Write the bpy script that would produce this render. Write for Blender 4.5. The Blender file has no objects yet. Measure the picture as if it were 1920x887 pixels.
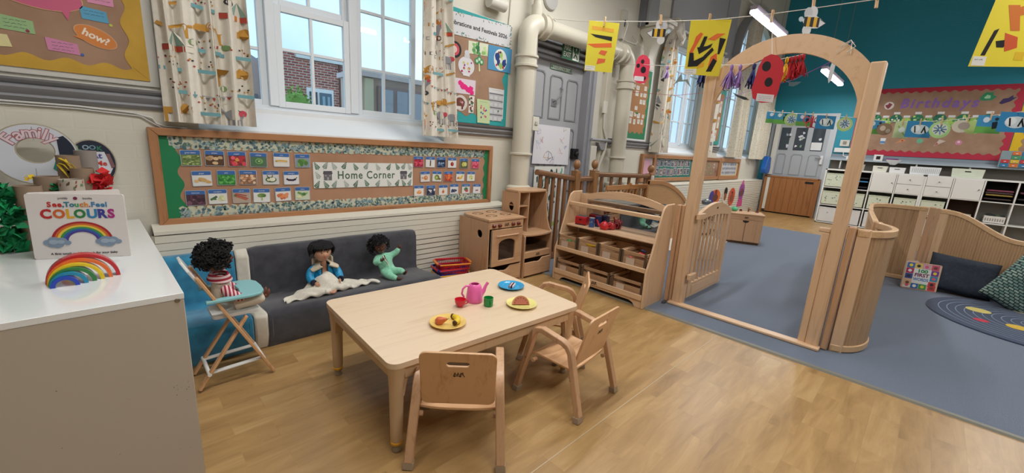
import bpy, bmesh, math, random
from mathutils import Vector, Matrix, noise
from mathutils.geometry import tessellate_polygon
S = bpy.context.scene
COL = S.collection
PI = math.pi
# ------------------------------------------------------------------ camera
FPX = 764.294
cam_d = bpy.data.cameras.new('camera'); cam_d.sensor_width = 36.0; cam_d.lens = FPX/1920*36.0
cam_d.clip_start = 0.05; cam_d.clip_end = 200
cam = bpy.data.objects.new('camera', cam_d); COL.objects.link(cam); S.camera = cam
_y, _p, _r = math.radians(45.3511), math.radians(12.6461), math.radians(3.45824)
_d = Vector((math.cos(_y)*math.cos(_p), math.sin(_y)*math.cos(_p), -math.sin(_p)))
_rt = _d.cross(Vector((0, 0, 1))).normalized(); _up = _rt.cross(_d)
_rx = _rt*math.cos(_r)+_up*math.sin(_r); _ux = -_rt*math.sin(_r)+_up*math.cos(_r)
_m = Matrix((_rx, _ux, -_d)).transposed().to_4x4(); _m.translation = Vector((0, 0, 1.3))
cam.matrix_world = _m
# ------------------------------------------------------------------ render look
S.view_settings.view_transform = 'Standard'; S.view_settings.look = 'None'
S.view_settings.gamma = 1.0; S.view_settings.use_curve_mapping = False
S.view_settings.exposure = 0.35
S.cycles.use_denoising = True
S.cycles.max_bounces = 8; S.cycles.diffuse_bounces = 4; S.cycles.transparent_max_bounces = 12
S.cycles.sample_clamp_indirect = 6
# ------------------------------------------------------------------ world: bright overcast sky
W = bpy.data.worlds.new('sky'); S.world = W; W.use_nodes = True
nt = W.node_tree; nt.nodes.clear()
_o = nt.nodes.new('ShaderNodeOutputWorld'); _b = nt.nodes.new('ShaderNodeBackground')
_tc = nt.nodes.new('ShaderNodeTexCoord'); _n = nt.nodes.new('ShaderNodeTexNoise'); _cr = nt.nodes.new('ShaderNodeValToRGB')
_n.inputs['Scale'].default_value = 3.0; _n.inputs['Detail'].default_value = 5
_cr.color_ramp.elements[0].position = 0.35; _cr.color_ramp.elements[0].color = (0.48, 0.72, 0.96, 1)
_cr.color_ramp.elements[1].position = 0.65; _cr.color_ramp.elements[1].color = (0.74, 0.91, 1.0, 1)
nt.links.new(_tc.outputs['Generated'], _n.inputs['Vector']); nt.links.new(_n.outputs['Fac'], _cr.inputs['Fac'])
nt.links.new(_cr.outputs['Color'], _b.inputs['Color']); nt.links.new(_b.outputs['Background'], _o.inputs['Surface'])
_b.inputs['Strength'].default_value = 1.15
# lamps of the room are set further down, each in its own fitting; their power is here
LAMP_W = 33.0
LAMP_COL = (1.0, 0.985, 0.96)

# ================================================================== materials
def lin(c):
    if isinstance(c, str):
        c = c.lstrip('#'); c = [int(c[i:i+2], 16)/255 for i in (0, 2, 4)]
    return tuple((x/12.92 if x <= 0.04045 else ((x+0.055)/1.055)**2.4) for x in c[:3])+(1,)
_mats = {}
def P(col, rough=0.6, metal=0.0, sheen=0.0, coat=0.0, emit=0.0, bump=0.0, bscale=200.0, trans=0.0):
    k = (col, rough, metal, sheen, coat, emit, bump, bscale, trans)
    if k in _mats: return _mats[k]
    m = bpy.data.materials.new('paint_'+str(col).lstrip('#')); m.use_nodes = True
    b = m.node_tree.nodes['Principled BSDF']; N = m.node_tree
    b.inputs['Base Color'].default_value = lin(col); b.inputs['Roughness'].default_value = rough
    b.inputs['Metallic'].default_value = metal
    b.inputs['Specular IOR Level'].default_value = 0.4
    if sheen: b.inputs['Sheen Weight'].default_value = sheen
    if coat: b.inputs['Coat Weight'].default_value = coat
    if trans: b.inputs['Transmission Weight'].default_value = trans
    if emit: b.inputs['Emission Color'].default_value = lin(col); b.inputs['Emission Strength'].default_value = emit
    if bump:
        t = N.nodes.new('ShaderNodeTexCoord'); n = N.nodes.new('ShaderNodeTexNoise'); n.inputs['Scale'].default_value = bscale
        u = N.nodes.new('ShaderNodeBump'); u.inputs['Strength'].default_value = bump; u.inputs['Distance'].default_value = 0.003
        N.links.new(t.outputs['Object'], n.inputs['Vector']); N.links.new(n.outputs['Fac'], u.inputs['Height'])
        N.links.new(u.outputs['Normal'], b.inputs['Normal'])
    _mats[k] = m; return m
def nodes(name):
    m = bpy.data.materials.new(name); m.use_nodes = True
    return m, m.node_tree, m.node_tree.nodes['Principled BSDF']
def N_(nt, kind, **kw):
    n = nt.nodes.new('ShaderNode'+kind)
    for k, v in kw.items():
        if k in n.inputs.keys(): n.inputs[k].default_value = v
        else: setattr(n, k, v)
    return n
def ramp(nt, fac, stops):
    r = nt.nodes.new('ShaderNodeValToRGB'); e = r.color_ramp.elements
    while len(e) < len(stops): e.new(0.5)
    for i, (p, c) in enumerate(stops): e[i].position = p; e[i].color = lin(c) if isinstance(c, str) else c
    nt.links.new(fac, r.inputs['Fac']); return r.outputs['Color']
def wood(name, c1, c2, axis='z', rough=0.42, sc=1.0, coat=0.15):
    """timber with grain drawn out along one axis of the object"""
    m, nt, b = nodes(name)
    tc = N_(nt, 'TexCoord'); mp = N_(nt, 'Mapping')
    s = [14*sc, 14*sc, 14*sc]; s['xyz'.index(axis)] = 1.1*sc
    mp.inputs['Scale'].default_value = s
    n1 = N_(nt, 'TexNoise', Scale=2.2, Detail=6, Roughness=0.6, Distortion=0.6)
    s2 = N_(nt, 'Mapping'); q = [95, 95, 95]; q['xyz'.index(axis)] = 3; s2.inputs['Scale'].default_value = q
    n2 = N_(nt, 'TexNoise', Scale=1.0, Detail=2)
    L = nt.links.new
    L(tc.outputs['Object'], mp.inputs['Vector']); L(mp.outputs['Vector'], n1.inputs['Vector'])
    L(tc.outputs['Object'], s2.inputs['Vector']); L(s2.outputs['Vector'], n2.inputs['Vector'])
    mx = N_(nt, 'Math', operation='MULTIPLY_ADD'); mx.inputs[1].default_value = 0.25
    L(n2.outputs['Fac'], mx.inputs[0]); L(n1.outputs['Fac'], mx.inputs[2])
    c = ramp(nt, mx.outputs[0], [(0.42, c2), (0.6, c1), (0.8, c1)])
    L(c, b.inputs['Base Color']); b.inputs['Roughness'].default_value = rough
    b.inputs['Coat Weight'].default_value = coat; b.inputs['Coat Roughness'].default_value = 0.25
    return m
BC, BD = '#d8b591', '#c5a17d'                         # beech
BX, BY, BZ = (wood('beech_'+a, BC, BD, a) for a in 'xyz')
BTX, BTY, BTZ = (wood('beech_toy_'+a, '#c39b77', '#b08865', a) for a in 'xyz')
PLY = wood('beech_ply', '#d6ab80', '#c08f64', 'z', sc=0.7)
PLYX = wood('beech_ply_x', '#d6ab80', '#c08f64', 'x', sc=0.7)
MAPLE = wood('maple_laminate', '#dcc4a6', '#d2b898', 'x', rough=0.38)
MAPLEV = wood('maple_laminate_edge', '#c8ab88', '#bd9f7c', 'z', rough=0.45)
PINEX, PINEZ = wood('pine_x', '#a87750', '#8d5c38', 'x'), wood('pine_z', '#a87750', '#8d5c38', 'z')
OAKX, OAKZ = wood('dark_oak_x', '#7d5331', '#5c391f', 'x', coat=.4), wood('dark_oak_z', '#7d5331', '#5c391f', 'z', coat=.4)
GATEZ = wood('brown_board_z', '#a06a3c', '#8a562c', 'z')
HC = wood('pale_pine', '#cfa277', '#b98a5d', 'z')
WHITE = P('#e9e8e4', 0.55); CREAM = P('#d9d5c8', 0.6); GREY = P('#8f9094', 0.45); DGREY = P('#6f7278', 0.5)
BLACK = P('#141416', 0.5); STEEL = P('#a8a8a8', 0.3, 1.0)
def flat_noise(name, c1, c2, scale, rough=0.9, bump=0.3, detail=4, sheen=0.0, dist=0.004):
    m, nt, b = nodes(name); L = nt.links.new
    tc = N_(nt, 'TexCoord'); n = N_(nt, 'TexNoise', Scale=scale, Detail=detail)
    L(tc.outputs['Object'], n.inputs['Vector'])
    L(ramp(nt, n.outputs['Fac'], [(0.35, c1), (0.65, c2)]), b.inputs['Base Color'])
    bp = N_(nt, 'Bump', Strength=bump, Distance=dist); L(n.outputs['Fac'], bp.inputs['Height']); L(bp.outputs['Normal'], b.inputs['Normal'])
    b.inputs['Roughness'].default_value = rough; b.inputs['Sheen Weight'].default_value = sheen
    return m
KRAFT = flat_noise('brown_backing_paper', '#94745c', '#a3826a', 5, 0.75, 0.35)
KRAFT2 = flat_noise('brown_backing_paper_red', '#a57a5f', '#ad8468', 5, 0.75, 0.3)
CARPET = flat_noise('grey_blue_carpet', '#525c6c', '#68768a', 260, 0.95, 0.5, sheen=0.2)
GVEL = flat_noise('grey_velvet', '#2b2b31', '#3a3a42', 14, 0.85, 0.2, sheen=0.5)
BVEL = flat_noise('blue_velvet', '#1d6d92', '#2b86ab', 14, 0.85, 0.2, sheen=0.5)
CREAMV = flat_noise('cream_fabric', '#c3beb0', '#cfcabd', 20, 0.9, 0.2)
def brick_paint(name, col, bscale=0.12):
    m, nt, b = nodes(name); L = nt.links.new
    tc = N_(nt, 'TexCoord'); sp = N_(nt, 'SeparateXYZ'); cb = N_(nt, 'CombineXYZ'); ad = N_(nt, 'Math', operation='ADD')
    L(tc.outputs['Object'], sp.inputs[0]); L(sp.outputs['X'], ad.inputs[0]); L(sp.outputs['Y'], ad.inputs[1])
    L(ad.outputs[0], cb.inputs['X']); L(sp.outputs['Z'], cb.inputs['Y'])
    br = N_(nt, 'TexBrick', Scale=1.0); br.inputs['Brick Width'].default_value = 0.235; br.inputs['Row Height'].default_value = 0.078
    br.inputs['Mortar Size'].default_value = 0.006; br.inputs['Mortar Smooth'].default_value = 0.6
    L(cb.outputs[0], br.inputs['Vector'])
    n = N_(nt, 'TexNoise', Scale=40, Detail=4); L(tc.outputs['Object'], n.inputs['Vector'])
    mm = N_(nt, 'Math', operation='MULTIPLY_ADD'); mm.inputs[1].default_value = -1.0; L(br.outputs['Fac'], mm.inputs[0]); L(n.outputs['Fac'], mm.inputs[2])
    bp = N_(nt, 'Bump', Strength=bscale, Distance=0.003); L(mm.outputs[0], bp.inputs['Height']); L(bp.outputs['Normal'], b.inputs['Normal'])
    b.inputs['Base Color'].default_value = lin(col); b.inputs['Roughness'].default_value = 0.6
    return m
WALLP = brick_paint('cream_painted_brick', '#d3cfc2')
TEAL = brick_paint('teal_painted_brick', '#2590a6', 0.3)
def red_brick():
    m, nt, b = nodes('red_brick'); L = nt.links.new
    tc = N_(nt, 'TexCoord'); sp = N_(nt, 'SeparateXYZ'); cb = N_(nt, 'CombineXYZ'); ad = N_(nt, 'Math', operation='ADD')
    L(tc.outputs['Object'], sp.inputs[0]); L(sp.outputs['X'], ad.inputs[0]); L(sp.outputs['Y'], ad.inputs[1])
    L(ad.outputs[0], cb.inputs['X']); L(sp.outputs['Z'], cb.inputs['Y'])
    br = N_(nt, 'TexBrick', Scale=1.0); br.inputs['Brick Width'].default_value = 0.24; br.inputs['Row Height'].default_value = 0.085
    br.inputs['Mortar Size'].default_value = 0.012
    br.inputs['Color1'].default_value = lin('#b5685a'); br.inputs['Color2'].default_value = lin('#8c4a44'); br.inputs['Mortar'].default_value = lin('#c9bdb4')
    L(cb.outputs[0], br.inputs['Vector']); L(br.outputs['Color'], b.inputs['Base Color']); b.inputs['Roughness'].default_value = 0.9
    return m
REDB = red_brick()
def floor_mat():
    m, nt, b = nodes('oak_vinyl_floor'); L = nt.links.new
    tc = N_(nt, 'TexCoord'); mp = N_(nt, 'Mapping'); L(tc.outputs['Object'], mp.inputs['Vector'])
    br = N_(nt, 'TexBrick', Scale=1.0); br.inputs['Brick Width'].default_value = 0.40; br.inputs['Row Height'].default_value = 0.118
    br.inputs['Mortar Size'].default_value = 0.0008; br.inputs['Bias'].default_value = 0.0
    br.inputs['Color1'].default_value = (0.25, 0.25, 0.25, 1); br.inputs['Color2'].default_value = (0.75, 0.75, 0.75, 1); br.inputs['Mortar'].default_value = (0.3, 0.3, 0.3, 1)
    br.offset = 0.37; br.offset_frequency = 2
    L(mp.outputs['Vector'], br.inputs['Vector'])
    # grain, shifted plank by plank
    mp2 = N_(nt, 'Mapping'); mp2.inputs['Scale'].default_value = (1.6, 9, 1)
    L(tc.outputs['Object'], mp2.inputs['Vector'])
    va = N_(nt, 'VectorMath', operation='MULTIPLY_ADD'); va.inputs[1].default_value = (9, 9, 9)
    L(br.outputs['Color'], va.inputs[0]); L(mp2.outputs['Vector'], va.inputs[2])
    n = N_(nt, 'TexNoise', Scale=1.3, Detail=7, Roughness=0.62, Distortion=0.7); L(va.outputs[0], n.inputs['Vector'])
    mp3 = N_(nt, 'Mapping'); mp3.inputs['Scale'].default_value = (8, 160, 1); L(tc.outputs['Object'], mp3.inputs['Vector'])
    n3 = N_(nt, 'TexNoise', Scale=1.0, Detail=2); L(mp3.outputs['Vector'], n3.inputs['Vector'])
    a = N_(nt, 'Math', operation='MULTIPLY_ADD'); a.inputs[1].default_value = 0.30; L(br.outputs['Color'], a.inputs[0]); L(n.outputs['Fac'], a.inputs[2])
    a2 = N_(nt, 'Math', operation='MULTIPLY_ADD'); a2.inputs[1].default_value = 0.10; L(n3.outputs['Fac'], a2.inputs[0]); L(a.outputs[0], a2.inputs[2])
    c = ramp(nt, a2.outputs[0], [(0.42, '#87683f'), (0.58, '#99784b'), (0.76, '#a88656'), (0.92, '#b39363')])
    L(c, b.inputs['Base Color']); b.inputs['Roughness'].default_value = 0.36; b.inputs['Specular IOR Level'].default_value = 0.5
    bp = N_(nt, 'Bump', Strength=0.06, Distance=0.002); L(n3.outputs['Fac'], bp.inputs['Height']); L(bp.outputs['Normal'], b.inputs['Normal'])
    return m
FLOOR = floor_mat()
def glass_mat(name='window_glass', tint=(0.93, 0.97, 1, 1), gloss=0.12):
    m = bpy.data.materials.new(name); m.use_nodes = True; nt = m.node_tree; nt.nodes.clear(); L = nt.links.new
    o = N_(nt, 'OutputMaterial'); t = N_(nt, 'BsdfTransparent'); g = N_(nt, 'BsdfGlossy', Roughness=0.02); x = N_(nt, 'MixShader')
    lw = N_(nt, 'LayerWeight'); fr = N_(nt, 'Math', operation='POWER'); L(lw.outputs['Facing'], fr.inputs[0]); fr.inputs[1].default_value = 5.0
    ma = N_(nt, 'Math', operation='MULTIPLY_ADD'); ma.inputs[1].default_value = 0.6; ma.inputs[2].default_value = gloss*.5
    t.inputs['Color'].default_value = tint
    L(fr.outputs[0], ma.inputs[0]); L(ma.outputs[0], x.inputs['Fac']); L(t.outputs[0], x.inputs[1]); L(g.outputs[0], x.inputs[2]); L(x.outputs[0], o.inputs['Surface'])
    return m
GLASS = glass_mat(); CLEARP = glass_mat('clear_plastic', (0.85, 0.86, 0.86, 1), 0.16)
MIRROR = P('#c4c4c6', 0.015, 1.0)

# ================================================================== mesh building
def Tm(origin, x, y, z):
    m = Matrix((Vector(x), Vector(y), Vector(z))).transposed().to_4x4(); m.translation = Vector(origin); return m
def TR(loc=(0, 0, 0), rz=0.0, rx=0.0, ry=0.0):
    return Matrix.Translation(loc) @ Matrix.Rotation(rz, 4, 'Z') @ Matrix.Rotation(ry, 4, 'Y') @ Matrix.Rotation(rx, 4, 'X')
I4 = Matrix.Identity(4)
class MB:
    def __init__(s, T=I4): s.v = []; s.f = []; s.m = []; s.mats = []; s.T = T
    def add(s, vs, fs, mat, T=None):
        M_ = s.T @ T if T is not None else s.T
        k = len(s.v); s.v += [M_ @ Vector(p) for p in vs]
        if mat not in s.mats: s.mats.append(mat)
        i = s.mats.index(mat)
        for f in fs: s.f.append([k+a for a in f]); s.m.append(i)
        return s
    def box(s, c, d, mat, T=None):
        x, y, z = d[0]/2, d[1]/2, d[2]/2
        vs = [(c[0]+a*x, c[1]+b*y, c[2]+e*z) for a, b, e in ((-1,-1,-1),(1,-1,-1),(1,1,-1),(-1,1,-1),(-1,-1,1),(1,-1,1),(1,1,1),(-1,1,1))]
        return s.add(vs, [(0,3,2,1),(4,5,6,7),(0,1,5,4),(1,2,6,5),(2,3,7,6),(3,0,4,7)], mat, T)
    def b2(s, lo, hi, mat, T=None):
        return s.box([(a+b)/2 for a, b in zip(lo, hi)], [abs(b-a) for a, b in zip(lo, hi)], mat, T)
    def prism(s, pts, z0, z1, mat, T=None):
        n = len(pts)
        a = sum(pts[i][0]*pts[(i+1) % n][1]-pts[(i+1) % n][0]*pts[i][1] for i in range(n))
        if a < 0: pts = pts[::-1]
        vs = [(x, y, z0) for x, y in pts]+[(x, y, z1) for x, y in pts]
        if n > 8:
            tr = tessellate_polygon([[Vector((x, y, 0)) for x, y in pts]]); caps = []
            for q in tr:
                (x0, y0), (x1, y1), (x2, y2) = [pts[k] for k in q]
                if (x1-x0)*(y2-y0)-(x2-x0)*(y1-y0) < 0: q = q[::-1]
                caps += [tuple(q)[::-1], tuple(n+k for k in q)]
        else: caps = [tuple(range(n))[::-1], tuple(range(n, 2*n))]
        fs = caps+[(i, (i+1) % n, n+(i+1) % n, n+i) for i in range(n)]
        return s.add(vs, fs, mat, T)
    def tube(s, pts, r, mat, n=10, closed=False, T=None, sec=None, caps=True, up=(0, 0, 1)):
        pts = [Vector(p) for p in pts]; L = len(pts); rings = []
        rr = r if isinstance(r, (list, tuple)) else [r]*L
        nrm = None
        for i in range(L):
            if closed: t = pts[(i+1) % L]-pts[i-1]
            else: t = pts[min(i+1, L-1)]-pts[max(i-1, 0)]
            t.normalize()
            if nrm is None or sec is not None:
                a = Vector(up)
                if abs(a.dot(t)) > 0.97: a = Vector((1, 0, 0)) if abs(t.x) < .9 else Vector((0, 1, 0))
                nrm = (a-t*a.dot(t)).normalized()
            else:
                nrm = nrm-t*nrm.dot(t)
                nrm = nrm.normalized() if nrm.length > 1e-6 else t.orthogonal().normalized()
            bi = t.cross(nrm)
            if sec is None: rings.append([pts[i]+(nrm*math.cos(2*PI*k/n)+bi*math.sin(2*PI*k/n))*rr[i] for k in range(n)])
            else: rings.append([pts[i]+(bi*a+nrm*b)*rr[i] for a, b in sec])
        n = len(rings[0]); vs = [p for q in rings for p in q]; fs = []
        for i in range(L if closed else L-1):
            j = (i+1) % L
            for k in range(n): fs.append((i*n+k, i*n+(k+1) % n, j*n+(k+1) % n, j*n+k))
        if caps and not closed: fs += [tuple(range(n))[::-1], tuple((L-1)*n+k for k in range(n))]
        return s.add(vs, fs, mat, T)
    def cyl(s, a, b, r, mat, n=16, r2=None, T=None):
        return s.tube([a, b], [r, r if r2 is None else r2], mat, n, T=T)
    def bar(s, a, b, w, h, mat, T=None, up=(0, 0, 1)):
        return s.tube([a, b], 1.0, mat, sec=[(-w/2, -h/2), (w/2, -h/2), (w/2, h/2), (-w/2, h/2)], T=T, up=up)
    def lathe(s, prof, mat, c=(0, 0, 0), n=24, T=None, sx=1.0, sy=1.0):
        vs = []; fs = []
        for r, z in prof:
            for k in range(n): vs.append((c[0]+r*sx*math.cos(2*PI*k/n), c[1]+r*sy*math.sin(2*PI*k/n), c[2]+z))
        for i in range(len(prof)-1):
            for k in range(n): fs.append((i*n+k, i*n+(k+1) % n, (i+1)*n+(k+1) % n, (i+1)*n+k))
        if prof[0][0] > 1e-5: fs.append(tuple(range(n))[::-1])
        if prof[-1][0] > 1e-5: fs.append(tuple((len(prof)-1)*n+k for k in range(n)))
        return s.add(vs, fs, mat, T)
    def ell(s, c, r, mat, nu=16, nv=10, T=None, rot=None):
        vs = [(0, 0, -1)]; fs = []
        for j in range(1, nv):
            a = -PI/2+PI*j/nv
            for k in range(nu): vs.append((math.cos(a)*math.cos(2*PI*k/nu), math.cos(a)*math.sin(2*PI*k/nu), math.sin(a)))
        vs.append((0, 0, 1)); e = len(vs)-1
        for k in range(nu): fs.append((0, 1+(k+1) % nu, 1+k))
        for j in range(nv-2):
            for k in range(nu): fs.append((1+j*nu+k, 1+j*nu+(k+1) % nu, 1+(j+1)*nu+(k+1) % nu, 1+(j+1)*nu+k))
        b = 1+(nv-2)*nu
        for k in range(nu): fs.append((b+k, b+(k+1) % nu, e))
        if not isinstance(r, (tuple, list)): r = (r, r, r)
        Q = Matrix.Translation(c) @ (rot.to_4x4() if rot else I4) @ Matrix.Diagonal((*r, 1))
        return s.add(vs, fs, mat, (T @ Q) if T is not None else Q)
    def grid(s, fn, nu, nv, mat, T=None, thick=0.0, wrap=False):
        vs = [fn(i/nu, j/nv) for j in range(nv+1) for i in range(nu+1)]; w = nu+1
        fs = [(j*w+i, j*w+i+1, (j+1)*w+i+1, (j+1)*w+i) for j in range(nv) for i in range(nu)]
        return s.add(vs, fs, mat, T)
    def curve_fill(s, loops, th, mat, T=None, bev=0.0, res=2):
        """flat plate with holes: outer loop and inner loops of 2-D points"""
        cu = bpy.data.curves.new('plate', 'CURVE'); cu.dimensions = '2D'; cu.fill_mode = 'BOTH'
        cu.extrude = max(th/2-bev, 0); cu.bevel_depth = bev; cu.bevel_resolution = res
        if bev: cu.offset = -bev
        for lp in loops:
            sp = cu.splines.new('POLY'); sp.points.add(len(lp)-1); sp.use_cyclic_u = True
            for i, q in enumerate(lp): sp.points[i].co = (q[0], q[1], 0, 1)
        s._take(cu, mat, T)
        return s
    def text(s, body, size, mat, T=None, th=0.001, align='CENTER', bold=0.0, sx=1.0, shear=0.0, space=1.0, fit=None):
        cu = bpy.data.curves.new('letters', 'FONT'); cu.body = body; cu.size = size; cu.align_x = align; cu.align_y = 'CENTER'
        cu.extrude = th/2; cu.offset = bold; cu.resolution_u = 3; cu.shear = shear; cu.space_character = space
        Q = Matrix.Diagonal((sx, 1, 1, 1))
        k0 = len(s.v); s._take(cu, mat, Matrix.Identity(4)); vs = s.v[k0:]; Mi = s.T.inverted(); vs = [Mi @ v for v in vs]
        if fit and vs:
            w_ = max(v.x for v in vs)-min(v.x for v in vs); Q = Matrix.Diagonal((fit/w_, 1, 1, 1))
        TT = s.T @ ((T @ Q) if T is not None else Q); s.v[k0:] = [TT @ v for v in vs]; return s
    def _take(s, cu, mat, T):
        o = bpy.data.objects.new('tmp', cu); COL.objects.link(o)
        dg = bpy.context.evaluated_depsgraph_get(); me = bpy.data.meshes.new_from_object(o.evaluated_get(dg))
        s.add([tuple(v.co) for v in me.vertices], [tuple(p.vertices) for p in me.polygons], mat, T)
        bpy.data.objects.remove(o); bpy.data.meshes.remove(me); bpy.data.curves.remove(cu)
    def mesh(s, name, smooth=True, ang=38):
        me = bpy.data.meshes.new(name); me.from_pydata([tuple(v) for v in s.v], [], s.f)
        for m in s.mats: me.materials.append(m)
        me.polygons.foreach_set('material_index', s.m)
        if smooth:
            me.polygons.foreach_set('use_smooth', [True]*len(s.f)); me.set_sharp_from_angle(angle=math.radians(ang))
        me.update(); return me
    def build(s, name, parent=None, bevel=0.0, smooth=True, seg=2, sub=0, loc=None, ang=38):
        o = bpy.data.objects.new(name, s.mesh(name, smooth, ang)); COL.objects.link(o)
        if parent is not None: o.parent = parent
        if loc is not None: o.location = loc
        if bevel:
            b = o.modifiers.new('bevel', 'BEVEL'); b.width = bevel; b.segments = seg; b.limit_method = 'ANGLE'; b.angle_limit = math.radians(40)
        if sub:
            b = o.modifiers.new('sub', 'SUBSURF'); b.levels = sub; b.render_levels = sub
        return o
def skin(name, pts, edges, mat, parent=None, sub=2, root=0):
    """a continuous body grown on a skeleton; pts = (x,y,z,r) or (x,y,z,rx,ry)"""
    me = bpy.data.meshes.new(name); me.from_pydata([p[:3] for p in pts], edges, [])
    o = bpy.data.objects.new('tmp_skin', me); COL.objects.link(o)
    md = o.modifiers.new('skin', 'SKIN'); md.use_smooth_shade = True
    sv = me.skin_vertices[0].data if me.skin_vertices else None
    if sv is None:
        bm = bmesh.new(); bm.from_mesh(me); bm.verts.layers.skin.verify(); bm.to_mesh(me); bm.free(); sv = me.skin_vertices[0].data
    for i, p in enumerate(pts):
        sv[i].radius = (p[3], p[4] if len(p) > 4 else p[3]); sv[i].use_root = (i == root)
    sd = o.modifiers.new('s', 'SUBSURF'); sd.levels = sub; sd.render_levels = sub
    dg = bpy.context.evaluated_depsgraph_get(); m2 = bpy.data.meshes.new_from_object(o.evaluated_get(dg))
    bpy.data.objects.remove(o); m2.materials.clear(); m2.materials.append(mat)
    m2.polygons.foreach_set('use_smooth', [True]*len(m2.polygons))
    r = bpy.data.objects.new(name, m2); m2.name = name; COL.objects.link(r)
    if parent is not None: r.parent = parent
    return r
def tag(o, label=None, cat=None, group=None, kind=None):
    if label: o['label'] = label
    if cat: o['category'] = cat
    if group: o['group'] = group
    if kind: o['kind'] = kind
    return o
def thing(name, label, cat, loc=(0, 0, 0), rz=0.0, group=None, rx=0.0, ry=0.0):
    o = bpy.data.objects.new(name, None); COL.objects.link(o); o.location = loc; o.rotation_euler = (rx, ry, rz)
    o.empty_display_size = 0.1
    return tag(o, label, cat, group)
def struct(mb, name, **kw):
    return tag(mb.build(name, **kw), kind='structure')
def copy_tree(root, loc=None, rz=None, label=None, parent=None):
    r = root.copy(); COL.objects.link(r)
    if parent is not None: r.parent = parent
    if loc is not None: r.location = loc
    if rz is not None: r.rotation_euler.z = rz
    if label: r['label'] = label
    for ch in list(root.children): copy_tree(ch, parent=r)
    return r
# 2-D shape makers
def circ(cx, cy, r, n=24, ry=None, a0=0.0): return [(cx+r*math.cos(a0+2*PI*k/n), cy+(ry or r)*math.sin(a0+2*PI*k/n)) for k in range(n)]
def rrect(x0, y0, x1, y1, r, n=4):
    o = []
    for cx, cy, a in ((x1-r, y0+r, -90), (x1-r, y1-r, 0), (x0+r, y1-r, 90), (x0+r, y0+r, 180)):
        for k in range(n+1): t = math.radians(a+90*k/n); o.append((cx+r*math.cos(t), cy+r*math.sin(t)))
    return o
def blob(rng, cx, cy, r, n=9, j=0.35, ry=None): return [(cx+r*(1+rng.uniform(-j, j))*math.cos(2*PI*k/n), cy+(ry or r)*(1+rng.uniform(-j, j))*math.sin(2*PI*k/n)) for k in range(n)]
def scallop(x0, x1, y, amp, wl, n=8, ph=0.0):
    L = int(abs(x1-x0)/wl*n)+2
    return [(x0+(x1-x0)*i/(L-1), y+amp*math.sin(2*PI*(x0+(x1-x0)*i/(L-1))/wl+ph)) for i in range(L)]
class Flat(MB):
    """layers of paper on a plane: local x right, y up, z out of the sheet"""
    e = 0.0007; k = 0
    def poly(s, pts, mat, lay=1, th=None):
        s.k += 1
        return s.prism(pts, 0.0 if lay == 0 else (lay-0.999)*s.e, lay*s.e+(th or s.e)+(s.k % 23)*s.e*.035, mat)
    def rect(s, x0, y0, x1, y1, mat, lay=1): return s.poly([(x0, y0), (x1, y0), (x1, y1), (x0, y1)], mat, lay)
    def disc(s, x, y, r, mat, lay=1, ry=None, n=16): return s.poly(circ(x, y, r, n, ry), mat, lay)
    def line(s, pts, w, mat, lay=1):
        o1 = []; o2 = []
        for i in range(len(pts)):
            a = pts[max(i-1, 0)]; b = pts[min(i+1, len(pts)-1)]; dx, dy = b[0]-a[0], b[1]-a[1]; q = math.hypot(dx, dy) or 1
            o1.append((pts[i][0]-dy/q*w/2, pts[i][1]+dx/q*w/2)); o2.append((pts[i][0]+dy/q*w/2, pts[i][1]-dx/q*w/2))
        for i in range(len(pts)-1): s.poly([o1[i], o1[i+1], o2[i+1], o2[i]], mat, lay)
        return s
    def scrawl(s, x, y, w, mat, lay=2, h=.004, k=0):
        n = max(6, int(w/.005)); q = 0
        while q < n:
            m_ = min(n, q+3+(q*7+k) % 4)
            s.line([(x-w/2+w*i/n, y+h*(.5-((i*5+k) % 3)*.5)) for i in range(q, m_+1)], .0014, mat, lay); q = m_+1
        return s
    def txt(s, body, x, y, size, mat, lay=2, **kw): return s.text(body, size, mat, T=Matrix.Translation((x, y, lay*s.e+s.e)) @ Matrix.Rotation(kw.pop('rot', 0), 4, 'Z'), th=s.e, **kw)
WY = 3.3                                             # window wall plane
TX = 12.2                                            # teal wall plane
def on_wall(x, z, off=0.0): return Tm((x, WY-off, z), (1, 0, 0), (0, 0, 1), (0, -1, 0))       # faces -Y
def on_teal(y, z, off=0.0): return Tm((TX-off, y, z), (0, -1, 0), (0, 0, 1), (-1, 0, 0))      # faces -X
# ================================================================== room shell
H_ROOM = 5.7
OPEN = [(0.42, 2.28, 1.29, 3.35), (3.42, 4.42, 0.0, 2.62), (6.55, 8.38, 1.33, 3.15), (9.12, 11.9, 1.33, 4.4)]
w = MB(); x = -4.0
for a, b, z0, z1 in OPEN:
    w.b2((x, WY, 0), (a, WY+.4, H_ROOM), WALLP)
    if z0 > 0: w.b2((a, WY, 0), (b, WY+.4, z0), WALLP)
    w.b2((a, WY, z1), (b, WY+.4, H_ROOM), WALLP)
    x = b
w.b2((x, WY, 0), (TX, WY+.4, H_ROOM), WALLP)
struct(w, 'wall_left')
struct(MB().b2((TX, -6, 0), (TX+.3, WY+.4, H_ROOM), TEAL), 'wall_back')
struct(MB().b2((-4.3, -6.3, 0), (-4, WY+.4, H_ROOM), WALLP), 'wall_front')
struct(MB().b2((-4.3, -6.3, 0), (TX+.3, -6, H_ROOM), WALLP), 'wall_right')
struct(MB().b2((-4.3, -6.3, H_ROOM), (TX+.3, WY+.4, H_ROOM+.2), P('#d8d6d0', .8)), 'ceiling')
struct(MB().b2((-4.3, -6.3, -.2), (TX+.3, WY+.4, 0), FLOOR), 'floor')
struct(MB().b2((3.17, -6, 0.0), (9.3, 3.0, 0.008), CARPET), 'floor_carpet')
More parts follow.
